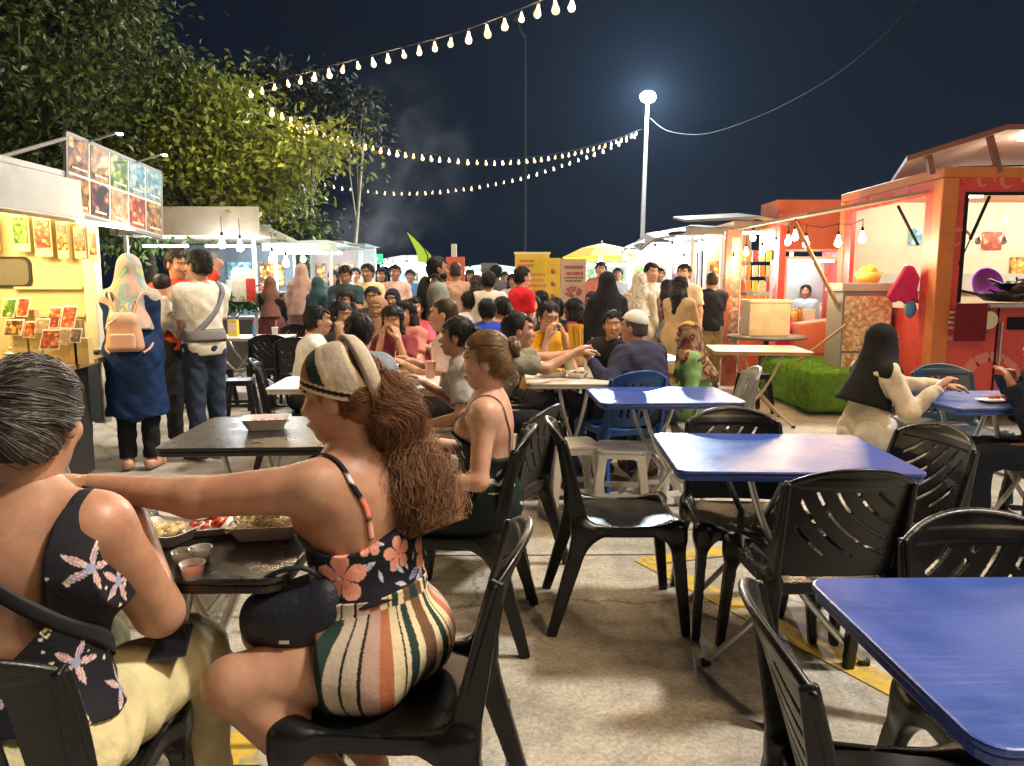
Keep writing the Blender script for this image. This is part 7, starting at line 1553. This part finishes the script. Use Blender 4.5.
for a in stand:
    k = dict(skin='brown', arms={'B':'down'}); k.update(a[5]); person(a[0], a[1], a[2], a[3], a[4], G3, **k)
sit(785, 308, 9.9, 120, 'person in a magenta top crouched before the display stall', 'people seated further back', top=('short',(.45,.02,.08)), hair=('hijab',(.35,.02,.06),(.25,)), arms={'B':'table'})
# backpack of the bearded man
bp2 = thing('backpack', 'black backpack on the bearded man', 'backpack', (V(425,290,7.6).x, 7.62, 1.22), 0); p_, q_ = sdfmesh([E((0,0,0),(.09,.14,.23),.03)], .014); npmesh('backpack_body', [(p_, q_, 0)], cloth((.015,.016,.018)), bp2); m = MB(); m.tube(spline([(.04,-.12,.2),(.12,-.13,.24),(.19,-.14,.12),(.14,-.14,-.08),(.05,-.12,-.15)], 14), .018, 6); m.build('strap', cloth((.02,.03,.02)), bp2)
for i, (x, y, f, k, l) in enumerate(seat_pts):
    w = l.split(',')[0]; w = ' '.join(w.split()[:11])
    stool(x, y, f, 'black plastic stool under the '+w, BLACKP, .43, 'black plastic stools')

# ------------------------------------------------------------------ sky, lights, camera
w = bpy.data.worlds.new('World'); S.world = w; w.use_nodes = True; nt = w.node_tree; bgn = nt.nodes['Background']
sky = nt.nodes.new('ShaderNodeTexSky'); sky.sky_type = 'NISHITA'; sky.sun_disc = False; sky.sun_elevation = R(-3.5); sky.sun_rotation = R(90)
mx = nt.nodes.new('ShaderNodeMix'); mx.data_type = 'RGBA'; mx.blend_type = 'ADD'; mx.inputs[0].default_value = 1; mx.inputs[6].default_value = (.032,.06,.15,1)
sc_ = nt.nodes.new('ShaderNodeMix'); sc_.data_type = 'RGBA'; sc_.blend_type = 'MULTIPLY'; sc_.inputs[0].default_value = 1; sc_.inputs[7].default_value = (.4,.4,.4,1)
nt.links.new(sky.outputs[0], sc_.inputs[6]); nt.links.new(sc_.outputs[2], mx.inputs[7]); nt.links.new(mx.outputs[2], bgn.inputs[0]); bgn.inputs[1].default_value = .06
sl = bpy.data.lights.new('unseen_floodlight', 'SUN'); sl.energy = 2.8; sl.angle = R(6); sl.color = (1,.93,.80); so = bpy.data.objects.new('unseen_floodlight', sl); COL.objects.link(so)  # directional lamp standing for an unseen floodlight high on the right
d = Vector((-.58,-.02,-.81)); so.rotation_euler = d.to_track_quat('-Z','Y').to_euler()
cam = bpy.data.cameras.new('camera'); cam.sensor_width = 36; cam.lens = FPX*36/1024; cam.clip_end = 600; cam.clip_start = .02; co = bpy.data.objects.new('camera', cam); COL.objects.link(co)
co.location = (0,0,H); co.rotation_euler = (math.pi/2-PITCH, 0, 0); S.camera = co
S.view_settings.view_transform = 'Standard'; S.view_settings.look = 'None'; S.view_settings.exposure = .35; S.view_settings.gamma = 1; S.view_settings.use_curve_mapping = False
S.cycles.use_denoising = True; S.cycles.max_bounces = 6; S.cycles.diffuse_bounces = 3; S.cycles.transparent_max_bounces = 12; S.cycles.use_light_tree = True; S.cycles.sample_clamp_indirect = 4; S.cycles.caustics_reflective = False; S.cycles.caustics_refractive = False
# ------------------------------------------------------------------ the smoky night air
HZ = 1
if HZ:
    m = bpy.data.materials.new('haze_air'); m.use_nodes = True; nt = m.node_tree; nt.nodes.clear(); o_ = nt.nodes.new('ShaderNodeOutputMaterial'); pv = nt.nodes.new('ShaderNodeVolumePrincipled')
    pv.inputs['Color'].default_value = (.45,.65,1,1); pv.inputs['Density'].default_value = .00042; pv.inputs['Anisotropy'].default_value = .6; nt.links.new(pv.outputs[0], o_.inputs['Volume'])
    b = MB(); b.bx(-125,125,-25,255,-1,26); h = b.build('haze', m); tag(h, kind='stuff')
def smoke(px, py, Y, r, dens, label_seed):
    c = V(px, py, Y); m = bpy.data.materials.new('smoke'); m.use_nodes = True; nt = m.node_tree; nt.nodes.clear(); o_ = nt.nodes.new('ShaderNodeOutputMaterial'); pv = nt.nodes.new('ShaderNodeVolumePrincipled'); L = nt.links
    tc = nt.nodes.new('ShaderNodeTexCoord'); n = nt.nodes.new('ShaderNodeTexNoise'); n.inputs['Scale'].default_value = .9; n.inputs['Detail'].default_value = 4; n.inputs['Distortion'].default_value = .8
    ln = nt.nodes.new('ShaderNodeVectorMath'); ln.operation = 'LENGTH'; mp = nt.nodes.new('ShaderNodeMapping'); mp.inputs['Scale'].default_value = (1/r[0],1/r[1],1/r[2]); L.new(tc.outputs['Object'], mp.inputs[0]); L.new(mp.outputs[0], ln.inputs[0]); L.new(tc.outputs['Object'], n.inputs['Vector'])
    fall = nt.nodes.new('ShaderNodeMapRange'); fall.inputs[1].default_value = .2; fall.inputs[2].default_value = 1; fall.inputs[3].default_value = 1; fall.inputs[4].default_value = 0; L.new(ln.outputs['Value'], fall.inputs[0])
    nr = nt.nodes.new('ShaderNodeMapRange'); nr.inputs[1].default_value = .45; nr.inputs[2].default_value = .75; nr.inputs[4].default_value = dens; L.new(n.outputs['Fac'], nr.inputs[0])
    mu = nt.nodes.new('ShaderNodeMath'); mu.operation = 'MULTIPLY'; L.new(fall.outputs[0], mu.inputs[0]); L.new(nr.outputs[0], mu.inputs[1]); L.new(mu.outputs[0], pv.inputs['Density']); pv.inputs['Color'].default_value = (.75,.8,.88,1); L.new(pv.outputs[0], o_.inputs['Volume'])
    b = MB(); b.ell((0,0,0), r, 20, 12); o = b.build('smoke', m, loc=c); tag(o, kind='stuff'); return o
smoke(400, 165, 22, (2.3,1.5,3.0), .14, 1); smoke(372, 226, 20, (1.5,1.2,.9), .45, 2)
